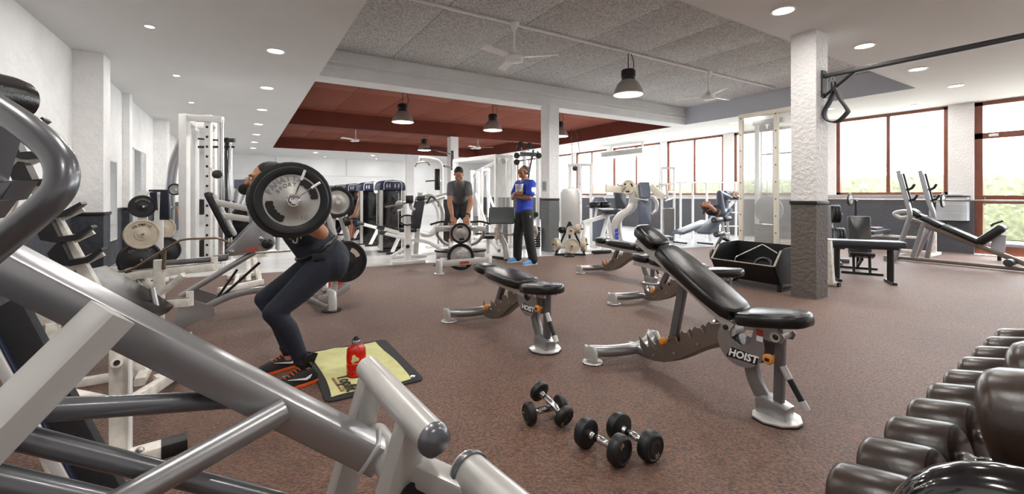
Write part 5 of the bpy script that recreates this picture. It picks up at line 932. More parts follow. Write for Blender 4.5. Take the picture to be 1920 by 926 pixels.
# white cable frame with handles before the windows
wf = thing('cable_machine', 'slim white cable frame with silver handles before the windows', 'gym machine', G(1252, 0, 11.6))
for x in (1241, 1264): Bp(wf, 'post', 'white_paint', G(x, 0, 11.6), at(x, 313, 11.6), 0.05, 0.05)
Bp(wf, 'top_bar', 'white_paint', at(1240, 315, 11.6), at(1265, 315, 11.6), 0.05, 0.05); Bp(wf, 'base', 'white_paint', G(1228, 0.03, 11.5), G(1268, 0.03, 11.7), 0.07, 0.06)
for (x0, y0, x1, y1) in ((1232, 349, 1262, 343), (1248, 376, 1262, 371)): Tp(wf, 'handle', 'steel_bar', [at(x0, y0, 11.3), at(x1, y1, 11.5)], 0.028)
Bp(wf, 'handle_arm', 'silver_light', at(1250, 346, 11.4), at(1252, 374, 11.45), 0.05, 0.05); Bp(wf, 'handle_link', 'silver_light', at(1252, 360, 11.43), at(1263, 360, 11.58), 0.04, 0.04); MB().box(G(1253, 0.5, 11.65), (0.28, 0.16, 0.8), rz=-YAW).build('stack', 'silver_dark', wf)
# wall bars under the windows
wb = thing('ballet_rail', 'white floor standing rail frame along the window wall', 'rail', G(1290, 0, 12.6))
for x in (1276, 1299, 1325): Bp(wb, 'post', 'white_paint', G(x, 0, 12.6), G(x, 1.62, 12.6), 0.05, 0.05)
Bp(wb, 'top_rail', 'white_paint', G(1264, 1.62, 12.6), G(1384, 1.62, 12.6), 0.04, 0.04); Bp(wb, 'post', 'white_paint', G(1380, 0, 12.6), G(1380, 1.62, 12.6), 0.05, 0.05)
for z in (0.35, 0.75, 1.1): Bp(wb, 'rail', 'white_paint', G(1350, z, 12.6), G(1384, z, 12.6), 0.03, 0.03)
Bp(wb, 'post', 'white_paint', G(1350, 0, 12.6), G(1350, 1.62, 12.6), 0.04, 0.04)
# ab boards and the person on them
def abboard(x0, y0, x1, y1, d0, d1, label):
    p, q = at(x0, y0, d0), at(x1, y1, d1); t = thing('ab_board', label, 'bench', flo((p+q)/2), 'blue grey ab boards'); dv = (q-p); L = dv.length; u_ = dv.normalized(); s_ = u_.cross(UPV).normalized()
    Pd(t, 'board', 'blue_pad', (p+q)/2, u_, s_, L, 0.36, 0.07, 0.04); Bp(t, 'front_foot', 'black_satin', flo(p)+UPV*0.02-s_*0.2+u_*0.1, flo(p)+UPV*0.02+s_*0.2+u_*0.1, 0.05, 0.04)
    Bp(t, 'rail', 'silver_light', p+u_*0.1-UPV*0.06, q-UPV*0.06, 0.05, 0.05); Bp(t, 'rear_leg', 'silver_light', q-UPV*0.06, flo(q)+u_*0.15, 0.05, 0.05); return t, p, q, u_, s_
abboard(1270, 437, 1325, 415, 11.0, 11.6, 'left blue grey ab board lying low on the pale floor')
ab, p_, q_, u_, s_ = abboard(1318, 437, 1362, 392, 10.6, 11.2, 'right blue grey ab board with foam rollers under the exercising person')
Bp(ab, 'slant_rail', 'silver_light', at(1350, 405, 11.1), at(1385, 368, 11.5), 0.08, 0.06); Bp(ab, 'slant_leg', 'silver_light', at(1385, 369, 11.5), flo(at(1388, 369, 11.6)), 0.05, 0.05)
roller(ab, 'roller', 'slate_pad', at(1338, 413, 10.3), at(1353, 412, 10.5), 0.075); roller(ab, 'roller', 'slate_pad', at(1356, 411, 10.5), at(1368, 410, 10.6), 0.075); roller(ab, 'roller', 'slate_pad', at(1342, 440, 10.2), at(1356, 438, 10.4), 0.065); Tp(ab, 'roller_axle', 'silver_light', [at(1338, 413, 10.3), at(1368, 410, 10.6)], 0.015); Tp(ab, 'roller_post', 'silver_light', [at(1355, 412, 10.52), at(1356, 430, 10.5), at(1362, 448, 10.5)], 0.03); Tp(ab, 'roller_axle', 'silver_light', [at(1342, 440, 10.2), at(1368, 437, 10.5)], 0.015)
for x in (1363, 1374): MB().lathe([(0.03, 0), (0.055, 0.01), (0.055, 0.09), (0.03, 0.1)], at(x, 361, 11.2), RT, 14).build('foot_roller', 'plate_cream', ab)
Tp(ab, 'foot_axle', 'black_satin', [at(1358, 362, 11.2), at(1384, 362, 11.35)], 0.012); Bp(ab, 'foot_bracket', 'silver_light', at(1376, 362, 11.3), at(1380, 374, 11.42), 0.04, 0.04)
ap = thing('person', 'brown haired person in grey leggings doing sit ups on the right ab board', 'person', at(1345, 405, 11.0))
b = MB(); hA = at(1324, 385, 10.85); f, u, r, R_ = head_geo(b, hA, (-FW*0.3-RT*0.4+UPV*0.75), -RT*0.8+UPV*0.2)
pA, cA_ = at(1351, 398, 11.0), at(1335, 394, 10.95); limb(b, [pA, cA_, hA], [0.13, 0.13, 0.06]); kneA = [at(1349, 362, 10.9), at(1360, 362, 11.15)]; ankA = [at(1371, 371, 11.1), at(1378, 371, 11.3)]; hipA = [at(1352, 396, 10.95), at(1358, 396, 11.15)]
for h_, k_, a_ in zip(hipA, kneA, ankA): limb(b, [h_, k_, a_], [0.09, 0.055, 0.035]); limb(b, [a_, a_+RT*0.05+UPV*0.1], [0.035, 0.03])
for sg in (-1, 1): e_ = cA_+FW*0.22*sg-RT*0.12+UPV*0.08; limb(b, [cA_+FW*0.14*sg, e_, hA+FW*0.09*sg+RT*0.02], [0.055, 0.042, 0.03]); hand(b, hA+FW*0.09*sg+RT*0.02, -RT, -FW*sg, UPV, 0.4)
remesh(b, 0.011, 4).build('body', 'skin', ap, 80); hair_cap(ap, hA, f, u, R_, 'hair_brown', 0.012); MB().cap(hA-RT*0.03-UPV*0.03, hA-RT*0.07-UPV*0.2, 0.05, 0.025, 12).build('ponytail', 'hair_brown', ap)
b = MB(); b.ell(pA, 0.16, 0.16, 0.14)
for h_, k_, a_ in zip(hipA, kneA, ankA): limb(b, [pA, h_, k_, a_], [0.14, 0.108, 0.072, 0.05])
remesh(b, 0.011, 4).build('leggings', 'blue_pad', ap, 80); b = MB(); limb(b, [cA_+RT*0.04, cA_-RT*0.03], [0.15, 0.14]); remesh(b, 0.011, 4).build('sports_top', 'black_cloth', ap, 80)
for a_ in ankA: shoe(ap, a_-RT*0.03, RT, 0.26, 'black_shoe', 'white_shoe', zb=a_.z-0.07)
# ------------------------------------------------------------------ right side: guarded cable station
gs = thing('cable_station', 'cream framed cable station behind clear guard panels', 'gym machine', (7.45, 3.6, 0))
GX = 7.45; gy = (4.33, 3.74, 3.35)
for y in gy: 
    po = MB().box((GX, y, 1.3), (0.05, 0.075, 2.6), r=0.006).build('frame_post', 'ivory', gs)
    for z in [0.35+0.28*k for k in range(9)]: MB().lathe([(0.011, 0), (0.011, 0.004), (0.004, 0.006)], (GX-0.025, y, z), (-1, 0, 0), 8).build('bolt', 'black_satin', po)
MB().box((GX, 3.84, 2.63), (0.05, 1.06, 0.075), r=0.006).build('top_rail', 'ivory', gs); MB().box((GX, 3.84, 0.04), (0.06, 1.06, 0.08)).build('bottom_rail', 'ivory', gs)
for a, b in ((4.29, 3.78), (3.70, 3.39)): MB().box((GX, (a+b)/2, 1.34), (0.006, a-b, 2.5)).build('guard_panel', 'acrylic', gs)
for y in (4.12, 3.92): Tp(gs, 'guide_rod', 'chrome', [(GX+0.25, y, 0.08), (GX+0.25, y, 2.55)], 0.012)
for k in range(12): MB().box((GX+0.25, 4.02, 0.12+0.055*k), (0.14, 0.36, 0.048)).build('stack_block', 'silver_dark', gs)
MB().lathe([(0.03, 0), (0.24, 0.006), (0.24, 0.03), (0.03, 0.036)], (GX+0.22, 3.99, 1.0), (1, 0, 0), 28).build('cam_wheel', 'frosted_grey', gs)
for y in (4.08, 3.93): MB().lathe([(0.02, 0), (0.06, 0.006), (0.06, 0.03), (0.02, 0.036)], (GX+0.2, y, 2.42), (1, 0, 0), 18).build('pulley', 'frosted_grey', gs)
MB().box((GX+0.25, 4.0, 2.52), (0.08, 0.5, 0.08)).build('pulley_beam', 'frosted_grey', gs); Tp(gs, 'pull_bar', 'bronze_bar', [(GX+0.5, 4.25, 1.98), (GX+0.5, 3.3, 1.98)], 0.014); Tp(gs, 'cable', 'bronze_bar', [(GX+0.5, 3.85, 1.98), (GX+0.42, 3.85, 2.44)], 0.006); Tp(gs, 'cable', 'silver_dark', [(GX+0.25, 4.02, 0.8), (GX+0.25, 4.02, 2.4)], 0.006)
for y in gy[::2]: MB().box((GX+0.5, y, 1.3), (0.05, 0.06, 2.6)).build('rear_post', 'white_paint', gs); MB().box((GX+0.25, y, 2.62), (0.5, 0.05, 0.06)).build('depth_rail', 'white_paint', gs)
# black trough of loose handles
bn = thing('storage_trough', 'black wooden trough on legs beside the near column', 'storage bin', (6.05, 3.33, 0))
x0, x1, ya, yb = 5.72, 6.36, 2.9, 3.76
prof = [(x0, 0.34), (x0+0.14, 0.10), (x1-0.04, 0.10), (x1, 0.30), (x1, 0.57), (x0+0.28, 0.56), (x0+0.16, 0.53)]
for y in (ya, yb): 
    pe = MB().prism(prof, (0, y, 0), (1, 0, 0), (0, 0, 1), 0.022).build('end_panel', 'wood_black', bn); MB().bar((x0, y, 0.345), (x0+0.165, y, 0.535), 0.028, 0.012).build('edge_strip', 'raw_edge', pe)
def panel(n, p, q, th=0.02): 
    dx, dz = q[0]-p[0], q[1]-p[1]; L = math.hypot(dx, dz); return MB().prism([(0, ya+0.012), (L, ya+0.012), (L, yb-0.012), (0, yb-0.012)], (p[0], 0, p[1]), (dx/L, 0, dz/L), (0, 1, 0), th).build(n, 'wood_black', bn)
pf_ = panel('front_panel', prof[0], prof[1]); panel('bottom_panel', prof[1], prof[2]); panel('back_panel', prof[3], prof[4]); panel('lower_back', prof[2], prof[3])
MB().bar((x0, ya, 0.345), (x0, yb, 0.345), 0.03, 0.014).build('edge_strip', 'raw_edge', pf_)
for y in (ya+0.02, yb-0.02):
    for x in (x0+0.18, x1-0.06): Bp(bn, 'leg', 'wood_black', (x, y, 0.0), (x, y, 0.11), 0.05, 0.05)
    MB().box(((x0+x1)/2+0.05, y, 0.02), (0.45, 0.04, 0.04)).build('foot_rail', 'wood_black', bn)
MB().box((x1+0.1, 3.33, 0.06), (0.03, 0.9, 0.10)).build('skirting', 'silver_light', bn)
hd_ = thing('cable_attachment', 'black ring handle lying in the black trough', 'handle', (6.05, 3.2, 0.2)); MB().tube([(6.02+0.05*math.sin(a), 3.2+0.11*math.cos(a), 0.30+0.085*math.sin(a)) for a in [2*PI*i/20 for i in range(20)]], 0.022, 10, True).build('ring', 'rubber', hd_); MB().cyl((6.0, 3.2, 0.112), (6.0, 3.2, 0.23), 0.02).build('stem', 'chrome', hd_)
h2 = thing('cable_attachment', 'straight chrome handle lying in the black trough', 'handle', (6.15, 3.05, 0.112)); Tp(h2, 'bar', 'steel_bar', [(6.1, 2.95, 0.16), (6.12, 3.15, 0.27)], 0.02); MB().lathe([(0.02, 0), (0.03, 0.01), (0.03, 0.03), (0.02, 0.04)], (6.1, 2.955, 0.112), UPV, 12).build('end_knob', 'rubber', h2)
h3 = thing('cable_attachment', 'thin steel hooks leaning against the trough back', 'handle', (6.3, 3.45, 0.2)); Tp(h3, 'hook', 'steel_bar', [(6.05, 3.6, 0.36), (6.32, 3.36, 0.55), (6.2, 3.1, 0.46)], 0.009, 0.03, 8); Tp(h3, 'hook_end', 'steel_bar', [(6.05, 3.6, 0.36), (6.0, 3.62, 0.115)], 0.009, 0, 8)
st_ = thing('strap_bundle', 'black and tan straps hung over the end of the trough', 'straps', (6.0, 3.86, 0.3)); Tp(st_, 'strap', 'black_satin', [(5.92, 3.82, 0.32), (5.98, 3.84, 0.52), (6.1, 3.85, 0.62), (6.25, 3.83, 0.56)], 0.025, 0.05); MB().ell((5.88, 3.86, 0.38), 0.05, 0.03, 0.09).build('tan_loop', 'warm_steel', st_); Tp(st_, 'strap', 'black_satin', [(6.25, 3.79, 0.56), (6.2, 3.78, 0.4), (6.1, 3.78, 0.3)], 0.02, 0.05)
# black bar and sling strap on the near column
cb_ = thing('mounting_bar', 'long black steel bar fixed to the near column under the ceiling', 'bar', (6.02, 1.6, 2.6))
Bp(cb_, 'bar', 'black_satin', (6.0, 2.5, 2.69), (6.0, -0.6, 2.69), 0.05, 0.05); Tp(cb_, 'brace', 'black_satin', [(6.0, 2.47, 2.44), (6.0, 2.15, 2.68)], 0.018); MB().box((6.0, 2.46, 2.60), (0.12, 0.02, 0.32)).build('wall_plate', 'black_satin', cb_); Bp(cb_, 'ceiling_hanger', 'black_satin', (6.0, -0.3, 2.69), (6.0, -0.3, ZL), 0.04, 0.04)
sl = thing('ab_sling', 'black ab sling strap hanging from the black bar', 'strap', (6.0, 2.35, 2.1))
Bz = lambda x, y: pxl(x, y, 5.985)
MB().sweep(spl([Bz(1566, 166), Bz(1556, 190), Bz(1545, 212), Bz(1552, 226), Bz(1570, 228), Bz(1588, 212), Bz(1588, 204), Bz(1574, 184), Bz(1566, 166)], 5), rrect(0.016, 0.11, 0.006), (1, 0, 0)).build('loop', 'black_cloth', sl)
MB().box(Bz(1563, 162), (0.06, 0.05, 0.11), r=0.012).build('buckle', 'black_satin', sl); Tp(sl, 'carabiner', 'warm_steel', [Bz(1560, 141), Bz(1564, 145), Bz(1567, 156), Bz(1562, 160)], 0.008, 0.02, 8); Tp(sl, 'hook', 'warm_steel', [Bz(1560, 141), Bz(1558, 150)], 0.007)
# black flat bench beside the column
fb = thing('flat_bench', 'black flat bench on double steel legs right of the near column', 'bench', at(1620, 366, 6.35)-UPV*EYE)
pR, pL = at(1690, 366, 6.1), at(1551, 366, 6.47); u_ = V((pR.x-pL.x, pR.y-pL.y, 0)); LL = u_.length; u_.normalize(); s_ = V((-u_.y, u_.x, 0)); mid = V(((pR.x+pL.x)/2, (pR.y+pL.y)/2, 0))
Pd(fb, 'pad', 'slate_pad', mid+UPV*0.555, u_, s_, LL+0.05, 0.30, 0.085, 0.03); MB().box(mid+UPV*0.495, (LL-0.1, 0.2, 0.03), rz=math.atan2(u_.y, u_.x)).build('pad_board', 'black_satin', fb)
for e in (-1, 1):
    for o in (-0.06, 0.06): Bp(fb, 'leg', 'black_satin', mid+u_*e*(LL/2-0.12)+s_*o, mid+u_*e*(LL/2-0.12)+s_*o+UPV*0.49, 0.04, 0.04)
    Bp(fb, 'foot', 'black_satin', mid+u_*e*(LL/2-0.12)-s_*0.18+UPV*0.018, mid+u_*e*(LL/2-0.12)+s_*0.18+UPV*0.018, 0.05, 0.036)
# upright black seat
us_ = thing('utility_seat', 'black upright utility seat with tilted backrest before the windows', 'bench', G(1605, 0, 7.0))
uu = (-FW*0.75-RT*0.5).normalized(); ss = UPV.cross(uu)      # it faces the viewer
K = lambda a, s, z: G(1612, 0, 7.1)+uu*a+ss*s+UPV*z
Pd(us_, 'backrest', 'black_vinyl', K(-0.06, 0, 0.58), ss, UPV*0.96-uu*0.28, 0.30, 0.66, 0.06, 0.03); Pd(us_, 'seat', 'black_vinyl', K(0.27, 0, 0.30), ss, uu*0.93+UPV*0.25, 0.32, 0.26, 0.06, 0.03)
for s in (-0.10, 0.10): Bp(us_, 'front_leg', 'black_satin', K(0.24, s, 0.28), K(0.30, s, 0.03), 0.035, 0.035)
Bp(us_, 'front_foot', 'black_satin', K(0.30, -0.26, 0.018), K(0.30, 0.26, 0.018), 0.045, 0.036); Bp(us_, 'rear_foot', 'black_satin', K(-0.32, -0.26, 0.018), K(-0.32, 0.26, 0.018), 0.045, 0.036); Bp(us_, 'frame_rail', 'black_satin', K(0.30, 0, 0.24), K(-0.32, 0, 0.05), 0.04, 0.04); Bp(us_, 'back_strut', 'black_satin', K(-0.13, 0, 0.62), K(-0.32, 0, 0.05), 0.04, 0.04)
# decline press bench at the far right
db = thing('decline_bench', 'silver decline press bench with long black pads by the glass door', 'bench', (10.8, 2.4, 0))
XN = 10.75
Nn = lambda x, y: pxl(x, y, XN)
for X_, xs in ((10.45, (1685, 1700, 1706, 1700, 1676)), (11.15, (1726, 1741, 1750, 1750, 1738))):
    ptsU = [pxl(xs[0], 320, X_), pxl(xs[1], 375, X_), pxl(xs[2], 400, X_), pxl(xs[3], 425, X_), flo(pxl(xs[4], 470, X_))+UPV*0.02]
    MB().rtube(spl(ptsU, 6), 0.07, 0.09, (1, 0, 0), 0.02).build('upright', 'silver', db)
    Bp(db, 'slotted_strip', 'black_satin', pxl(xs[0]+9, 325, X_), pxl(xs[1]+9, 380, X_), 0.03, 0.03)
    for yy in (353, 373): xx = xs[0]+(yy-320)*0.27+8; Tp(db, 'bar_catch', 'rubber', [pxl(xx-2, yy+3, X_), pxl(xx+8, yy, X_), pxl(xx+13, yy-8, X_)], 0.022, 0.03)
Bp(db, 'rear_cross', 'silver', (10.40, 3.22, 0.05), (11.25, 3.22, 0.05), 0.10, 0.09); Bp(db, 'seat_post', 'silver', Nn(1712, 482), Nn(1733, 418), 0.09, 0.07); Bp(db, 'seat_post', 'silver', pxl(1716, 482, 11.0), pxl(1745, 425, 11.0), 0.08, 0.07)
e0, e1 = Nn(1700, 402), Nn(1960, 525)
e1.z = 0.05; Bp(db, 'main_rail', 'warm_steel', e0-UPV*0.07, e1, 0.07, 0.08); Bp(db, 'floor_rail', 'warm_steel', (XN, 3.2, 0.05), (XN, e1.y, 0.05), 0.06, 0.06); Bp(db, 'front_foot', 'silver', (XN-0.3, e1.y, 0.035), (XN+0.3, e1.y, 0.035), 0.08, 0.07)
dr = (e1-e0).normalized(); nr = V((0, -dr.z, dr.y)) if dr.y > 0 else V((0, dr.z, -dr.y))
for a, b_ in (((1708, 394), (1728, 406)), ((1731, 407), (1766, 424)), ((1769, 424), (1838, 454))):
    A2, B2 = Nn(*a), Nn(*b_); Pd(db, 'pad', 'black_vinyl', (A2+B2)/2, B2-A2, (1, 0, 0), (B2-A2).length+0.02, 0.28, 0.09, 0.03, 0.025)
MB().tube(fillet([Nn(1712, 404), Nn(1690, 410), Nn(1674, 400), Nn(1690, 396), pxl(1712, 396, 10.95)], 0.06), 0.035, 12).build('head_loop', 'silver_light', db)
Bp(db, 'knee_bracket', 'frosted_grey', Nn(1870, 476), Nn(1874, 440), 0.05, 0.16); Pd(db, 'knee_pad', 'black_vinyl', Nn(1860, 440), Nn(1882, 425)-Nn(1840, 452), (1, 0, 0), 0.42, 0.30, 0.13, 0.05, 0.04); Tp(db, 'grip', 'rubber', [Nn(1858, 424), Nn(1862, 420), Nn(1881, 414)], 0.016, 0.02); roller(db, 'foot_roller', 'slate_pad', Nn(1897, 491)+V((-0.25, 0, 0.0)), Nn(1897, 491)+V((0.25, 0, 0)), 0.06)
lo = thing('low_step', 'low white topped bench at the foot of the glass door', 'bench', (12.3, 1.75, 0)); MB().box((12.3, 1.75, 0.31), (0.3, 1.0, 0.07), r=0.02).build('pad', 'frosted_grey', lo)
for y in (1.4, 2.1): MB().box((12.3, y, 0.14), (0.05, 0.05, 0.275)).build('leg', 'black_satin', lo)
# barbell bench under the window
wbn = thing('press_bench', 'white press bench with barbell posts under the window', 'bench', (12.1, 3.7, 0)); WX = 12.15
for y in (4.33, 2.98): Bp(wbn, 'bar_post', 'chipped_white', (WX, y, 0.0), (WX, y, 0.75), 0.06, 0.06); Bp(wbn, 'post_sleeve', 'black_satin', (WX, y, 0.75), (WX, y, 1.10), 0.045, 0.045); Bp(wbn, 'foot', 'chipped_white', (WX-0.45, y, 0.03), (WX+0.3, y, 0.03), 0.07, 0.06); Bp(wbn, 'bar_cup', 'black_satin', (WX-0.05, y, 1.115), (WX+0.05, y, 1.115), 0.05, 0.03)
Bp(wbn, 'cross_rail', 'chipped_white', (WX, 4.33, 0.35), (WX, 2.98, 0.35), 0.05, 0.05); Bp(wbn, 'cross_rail', 'chipped_white', (WX, 4.33, 0.06), (WX, 2.98, 0.06), 0.05, 0.05); Pd(wbn, 'pad', 'slate_pad', (11.75, 3.85, 0.46), (1, 0, 0), (0, 1, 0), 1.0, 0.30, 0.08, 0.03); Bp(wbn, 'pad_rail', 'chipped_white', (12.15, 3.85, 0.38), (11.25, 3.85, 0.38), 0.05, 0.06); Bp(wbn, 'pad_leg', 'chipped_white', (11.35, 3.85, 0.0), (11.35, 3.85, 0.36), 0.05, 0.05)
wbb = thing('barbell', 'long barbell resting on the posts before the window', 'barbell', (WX, 3.65, 1.13)); Tp(wbb, 'shaft', 'steel_bar', [(WX, 4.95, 1.15), (WX, 1.6, 1.15)], 0.014); Tp(wbb, 'sleeve', 'steel_bar', [(WX, 4.98, 1.15), (WX, 4.46, 1.15)], 0.025); Tp(wbb, 'sleeve', 'steel_bar', [(WX, 2.92, 1.15), (WX, 2.45, 1.15)], 0.025)
plate((WX, 4.44, 1.15), (0, 1, 0), 0.15, 0.03, 'grip', 'left plate on the barbell before the window', 'plates on the window barbell'); plate((WX, 2.85, 1.15), (0, -1, 0), 0.15, 0.03, 'grip', 'right plate on the barbell before the window', 'plates on the window barbell')
tl2 = thing('striped_cloth', 'blue and red striped cloth folded on the white press bench', 'cloth', (11.75, 3.85, 0.505)); MB().box((11.72, 3.85, 0.53), (0.40, 0.22, 0.05), r=0.015).build('folded_cloth', 'blue_pad', tl2); MB().box((11.72, 3.82, 0.556), (0.38, 0.05, 0.008)).build('stripe', 'red_label', tl2)
wc = thing('wall_cabinet', 'grey curved fronted wall box beside the glass door', 'cabinet', (13.05, 2.85, 0.72)); MB().prism([(0.2, -0.3), (0.2, 0.3), (0.0, 0.3), (-0.09, 0.2), (-0.12, 0.0), (-0.09, -0.2), (0.0, -0.3)], (13.0, 2.98, 0.96), (1, 0, 0), (0, 1, 0), 0.5).build('body', 'frosted_grey', wc); MB().prism([(0.2, -0.31), (0.2, 0.31), (0.0, 0.31), (-0.10, 0.21), (-0.13, 0.0), (-0.10, -0.21), (0.0, -0.31)], (13.0, 2.98, 1.225), (1, 0, 0), (0, 1, 0), 0.03).build('lid', 'black_satin', wc)
for z in (0.86, 1.06): MB().prism([(0.2, -0.302), (0.2, 0.302), (0.0, 0.302), (-0.092, 0.202), (-0.122, 0.0), (-0.092, -0.202), (0.0, -0.302)], (13.0, 2.98, z), (1, 0, 0), (0, 1, 0), 0.02).build('band', 'silver_light', wc)
# plate stand behind the near column
ps = thing('plate_stand', 'grey plate stand half hidden right of the near column', 'plate rack', G(1563, 0, 8.2)); Bp(ps, 'mast', 'silver', G(1560, 0, 8.2), G(1556, 1.05, 8.2), 0.09, 0.07); Bp(ps, 'base', 'grey_tube', G(1540, 0.04, 8.2), G(1592, 0.04, 8.0), 0.08, 0.07)
Bp(ps, 'base', 'silver', G(1560, 0.035, 8.4), G(1575, 0.035, 7.6), 0.08, 0.06)
for x, y, r, d in ((1567, 401, 0.17, 8.1), (1575, 447, 0.20, 8.0)):
    ax_ = (RT*0.9-FW*0.45); Tp(ps, 'peg', 'chrome', [at(x-8, y, d+0.15), at(x+12, y, d-0.05)], 0.02)
    for k in range(3): plate(at(x-6, y, d+0.1)+ax_*0.045*k, ax_, r, 0.036, 'grip', '%s dark plate on the %s peg of the stand behind the near column' % (('inner', 'middle', 'outer')[k], 'upper' if y < 420 else 'lower'), 'plates on the stand behind the near column')
wsn = thing('white_stand', 'white A-foot of a stand peeping out right of the near column', 'stand', G(1566, 0, 5.95)); Bp(wsn, 'post', 'chipped_white', G(1560, 0.03, 5.95), G(1554, 0.62, 6.0), 0.07, 0.06); Bp(wsn, 'foot', 'chipped_white', G(1545, 0.03, 6.05), G(1571, 0.03, 5.92), 0.07, 0.055); Bp(wsn, 'foot_cap', 'rubber', G(1571, 0.03, 5.92), G(1575, 0.03, 5.90), 0.075, 0.06)
# seated person behind the stack machines
sp_ = thing('person', 'person seated between the stack machines, arm and knee showing', 'person', G(668, 0, 11.4)); dS = 10.2
b = MB(); hS = G(677, 1.28, 11.95); f, u, r, R_ = head_geo(b, hS, (-RT*0.9-FW*0.3), UPV); pS = G(680, 0.52, 11.95); cS = G(679, 0.9, 11.95); limb(b, [pS, cS, hS], [0.14, 0.14, 0.06])
for o in (-0.1, 0.1):
    hp = pS+FW*o; kn = G(661, 0.55, 11.7)+FW*o; an = G(658, 0.09, 11.65)+FW*o; limb(b, [hp, kn, an], [0.09, 0.06, 0.036]); limb(b, [an, an-RT*0.1-UPV*0.05], [0.034, 0.03]); sh = cS+UPV*0.18+FW*o*1.7; el = G(670, 0.72, 11.7)+FW*o*2; wr = G(660, 0.66, 11.55)+FW*o*1.5; limb(b, [sh, el, wr], [0.058, 0.045, 0.032]); hand(b, wr, -RT, -UPV, FW, 0.6); shoe(sp_, an+RT*0.05, -RT, 0.28, 'black_shoe', 'white_shoe')
remesh(b, 0.011, 4).build('body', 'skin', sp_, 80); hair_cap(sp_, hS, f, u, R_, 'hair'); b = MB(); limb(b, [pS, cS, cS+UPV*0.2], [0.155, 0.16, 0.13]); remesh(b, 0.012, 4).build('t_shirt', 'frosted_grey', sp_, 80); b = MB(); b.ell(pS, 0.16, 0.16, 0.13)
for o in (-0.1, 0.1): limb(b, [pS+FW*o, G(666, 0.54, 11.75)+FW*o], [0.115, 0.09])
remesh(b, 0.012, 4).build('shorts', 'machine_navy', sp_, 80)
stl = thing('training_stool', 'dark bench seat under the seated person', 'bench', flo(pS)); MB().box((pS.x, pS.y, 0.34), (0.4, 0.36, 0.05), r=0.02).build('seat', 'black_vinyl', stl); MB().box((pS.x, pS.y, 0.16), (0.08, 0.08, 0.32)).build('post', 'white_paint', stl)
# ------------------------------------------------------------------ left side: silver leg press between squatter and wall
lg = thing('leg_press', 'silver plate loaded machine with curved base tubes behind the squatting man', 'gym machine', (0.15, 5.2, 0))
YN_, YF_ = 5.0, 5.55
for Y_, dx in ((YN_, 0), (YF_, 0)):
    pts = [py(330, 622, Y_), py(380, 580, Y_), py(440, 552, Y_), py(500, 543, Y_), py(560, 553, Y_), py(612, 574, Y_)]
    z0_ = pts[0].z
    MB().rtube(spl(pts, 6), 0.06, 0.075, (0, 1, 0), 0.015).build('curved_base', 'silver', lg)
MB().prism([(-0.05, 0.0), (0.28, 0.12), (0.26, 0.2), (0.1, 0.28), (0.0, 0.22)], py(335, 622, YN_-0.03), (1, 0, 0), (0, 0, 1), 0.02).build('gusset', 'silver', lg); MB().prism([(-0.05, 0.0), (0.28, 0.12), (0.26, 0.2), (0.1, 0.28), (0.0, 0.22)], py(335, 622, YN_)+V((0, 0.58, 0)), (1, 0, 0), (0, 0, 1), 0.02).build('gusset', 'silver', lg)
for Y_ in (YN_, YF_):
    q = py(622, 578, YN_); MB().lathe([(0.055, 0.0), (0.055, 0.2), (0.04, 0.225), (0.01, 0.23)], (q.x, Y_, 0.012), UPV, 18).build('foot_post', 'silver_light', lg); MB().lathe([(0.10, 0.0), (0.10, 0.012), (0.06, 0.016)], (q.x, Y_, 0), UPV, 22).build('foot_disc', 'black_satin', lg)
    Bp(lg, 'front_beam', 'silver', (q.x, Y_, 0.14), (q.x-0.14, Y_, 0.14), 0.07, 0.10)
Bp(lg, 'cross_beam', 'silver', (q.x-0.13, YN_-0.03, 0.16), (q.x-0.13, YF_+0.03, 0.16), 0.09, 0.09)
for Y_ in (YN_+0.06, YN_+0.25, YF_-0.06): Tp(lg, 'guide_rail', 'silver', [py(338, 556, Y_), py(478, 472, Y_)], 0.028); 
Tp(lg, 'gas_strut', 'black_satin', [py(385, 590, 5.1), py(445, 505, 5.1)], 0.012); Tp(lg, 'gas_strut', 'black_satin', [py(400, 570, 5.3), py(487, 492, 5.3)], 0.014)
gpl = [(422, 470), (434, 460), (468, 425), (475, 412), (492, 420), (512, 440), (516, 456), (510, 466), (500, 470), (430, 478)]
o_ = py(470, 450, YN_); poly = [((py(x, y, YN_)-o_).x, (py(x, y, YN_)-o_).z) for x, y in gpl]
sp1 = MB().prism(poly, o_, (1, 0, 0), (0, 0, 1), 0.02, 0.003).build('carriage_plate', 'silver', lg); MB().prism(poly, o_+V((0, 0.5, 0)), (1, 0, 0), (0, 0, 1), 0.02, 0.003).build('carriage_plate', 'silver', lg)
for x, y, r in ((434, 471, 0.02), (489, 447, 0.02)): MB().lathe([(r, 0), (r, 0.012), (r*0.5, 0.02)], py(x, y, YN_-0.01), (0, -1, 0), 12).build('bolt', 'chrome', sp1)
MB().lathe([(0.05, 0), (0.05, 0.02), (0.035, 0.035), (0.02, 0.04)], py(501, 457, YN_-0.01), (0, -1, 0), 18).build('pivot_cap', 'black_satin', sp1); MB().box(py(473, 468, YN_-0.011), (0.10, 0.002, 0.03), tilt=M.Rotation(-0.1, 3, 'Y')).build('name_badge', 'red_label', sp1)
for Y_ in (5.05, 5.45): Bp(lg, 'carriage_link', 'silver', py(430, 474, Y_), py(505, 460, Y_), 0.05, 0.05)
Bp(lg, 'carriage_cross', 'silver', V((py(495, 455, 5.0).x, 5.0, py(495, 455, 5.0).z)), V((py(495, 455, 5.0).x, 5.5, py(495, 455, 5.0).z)), 0.06, 0.06)
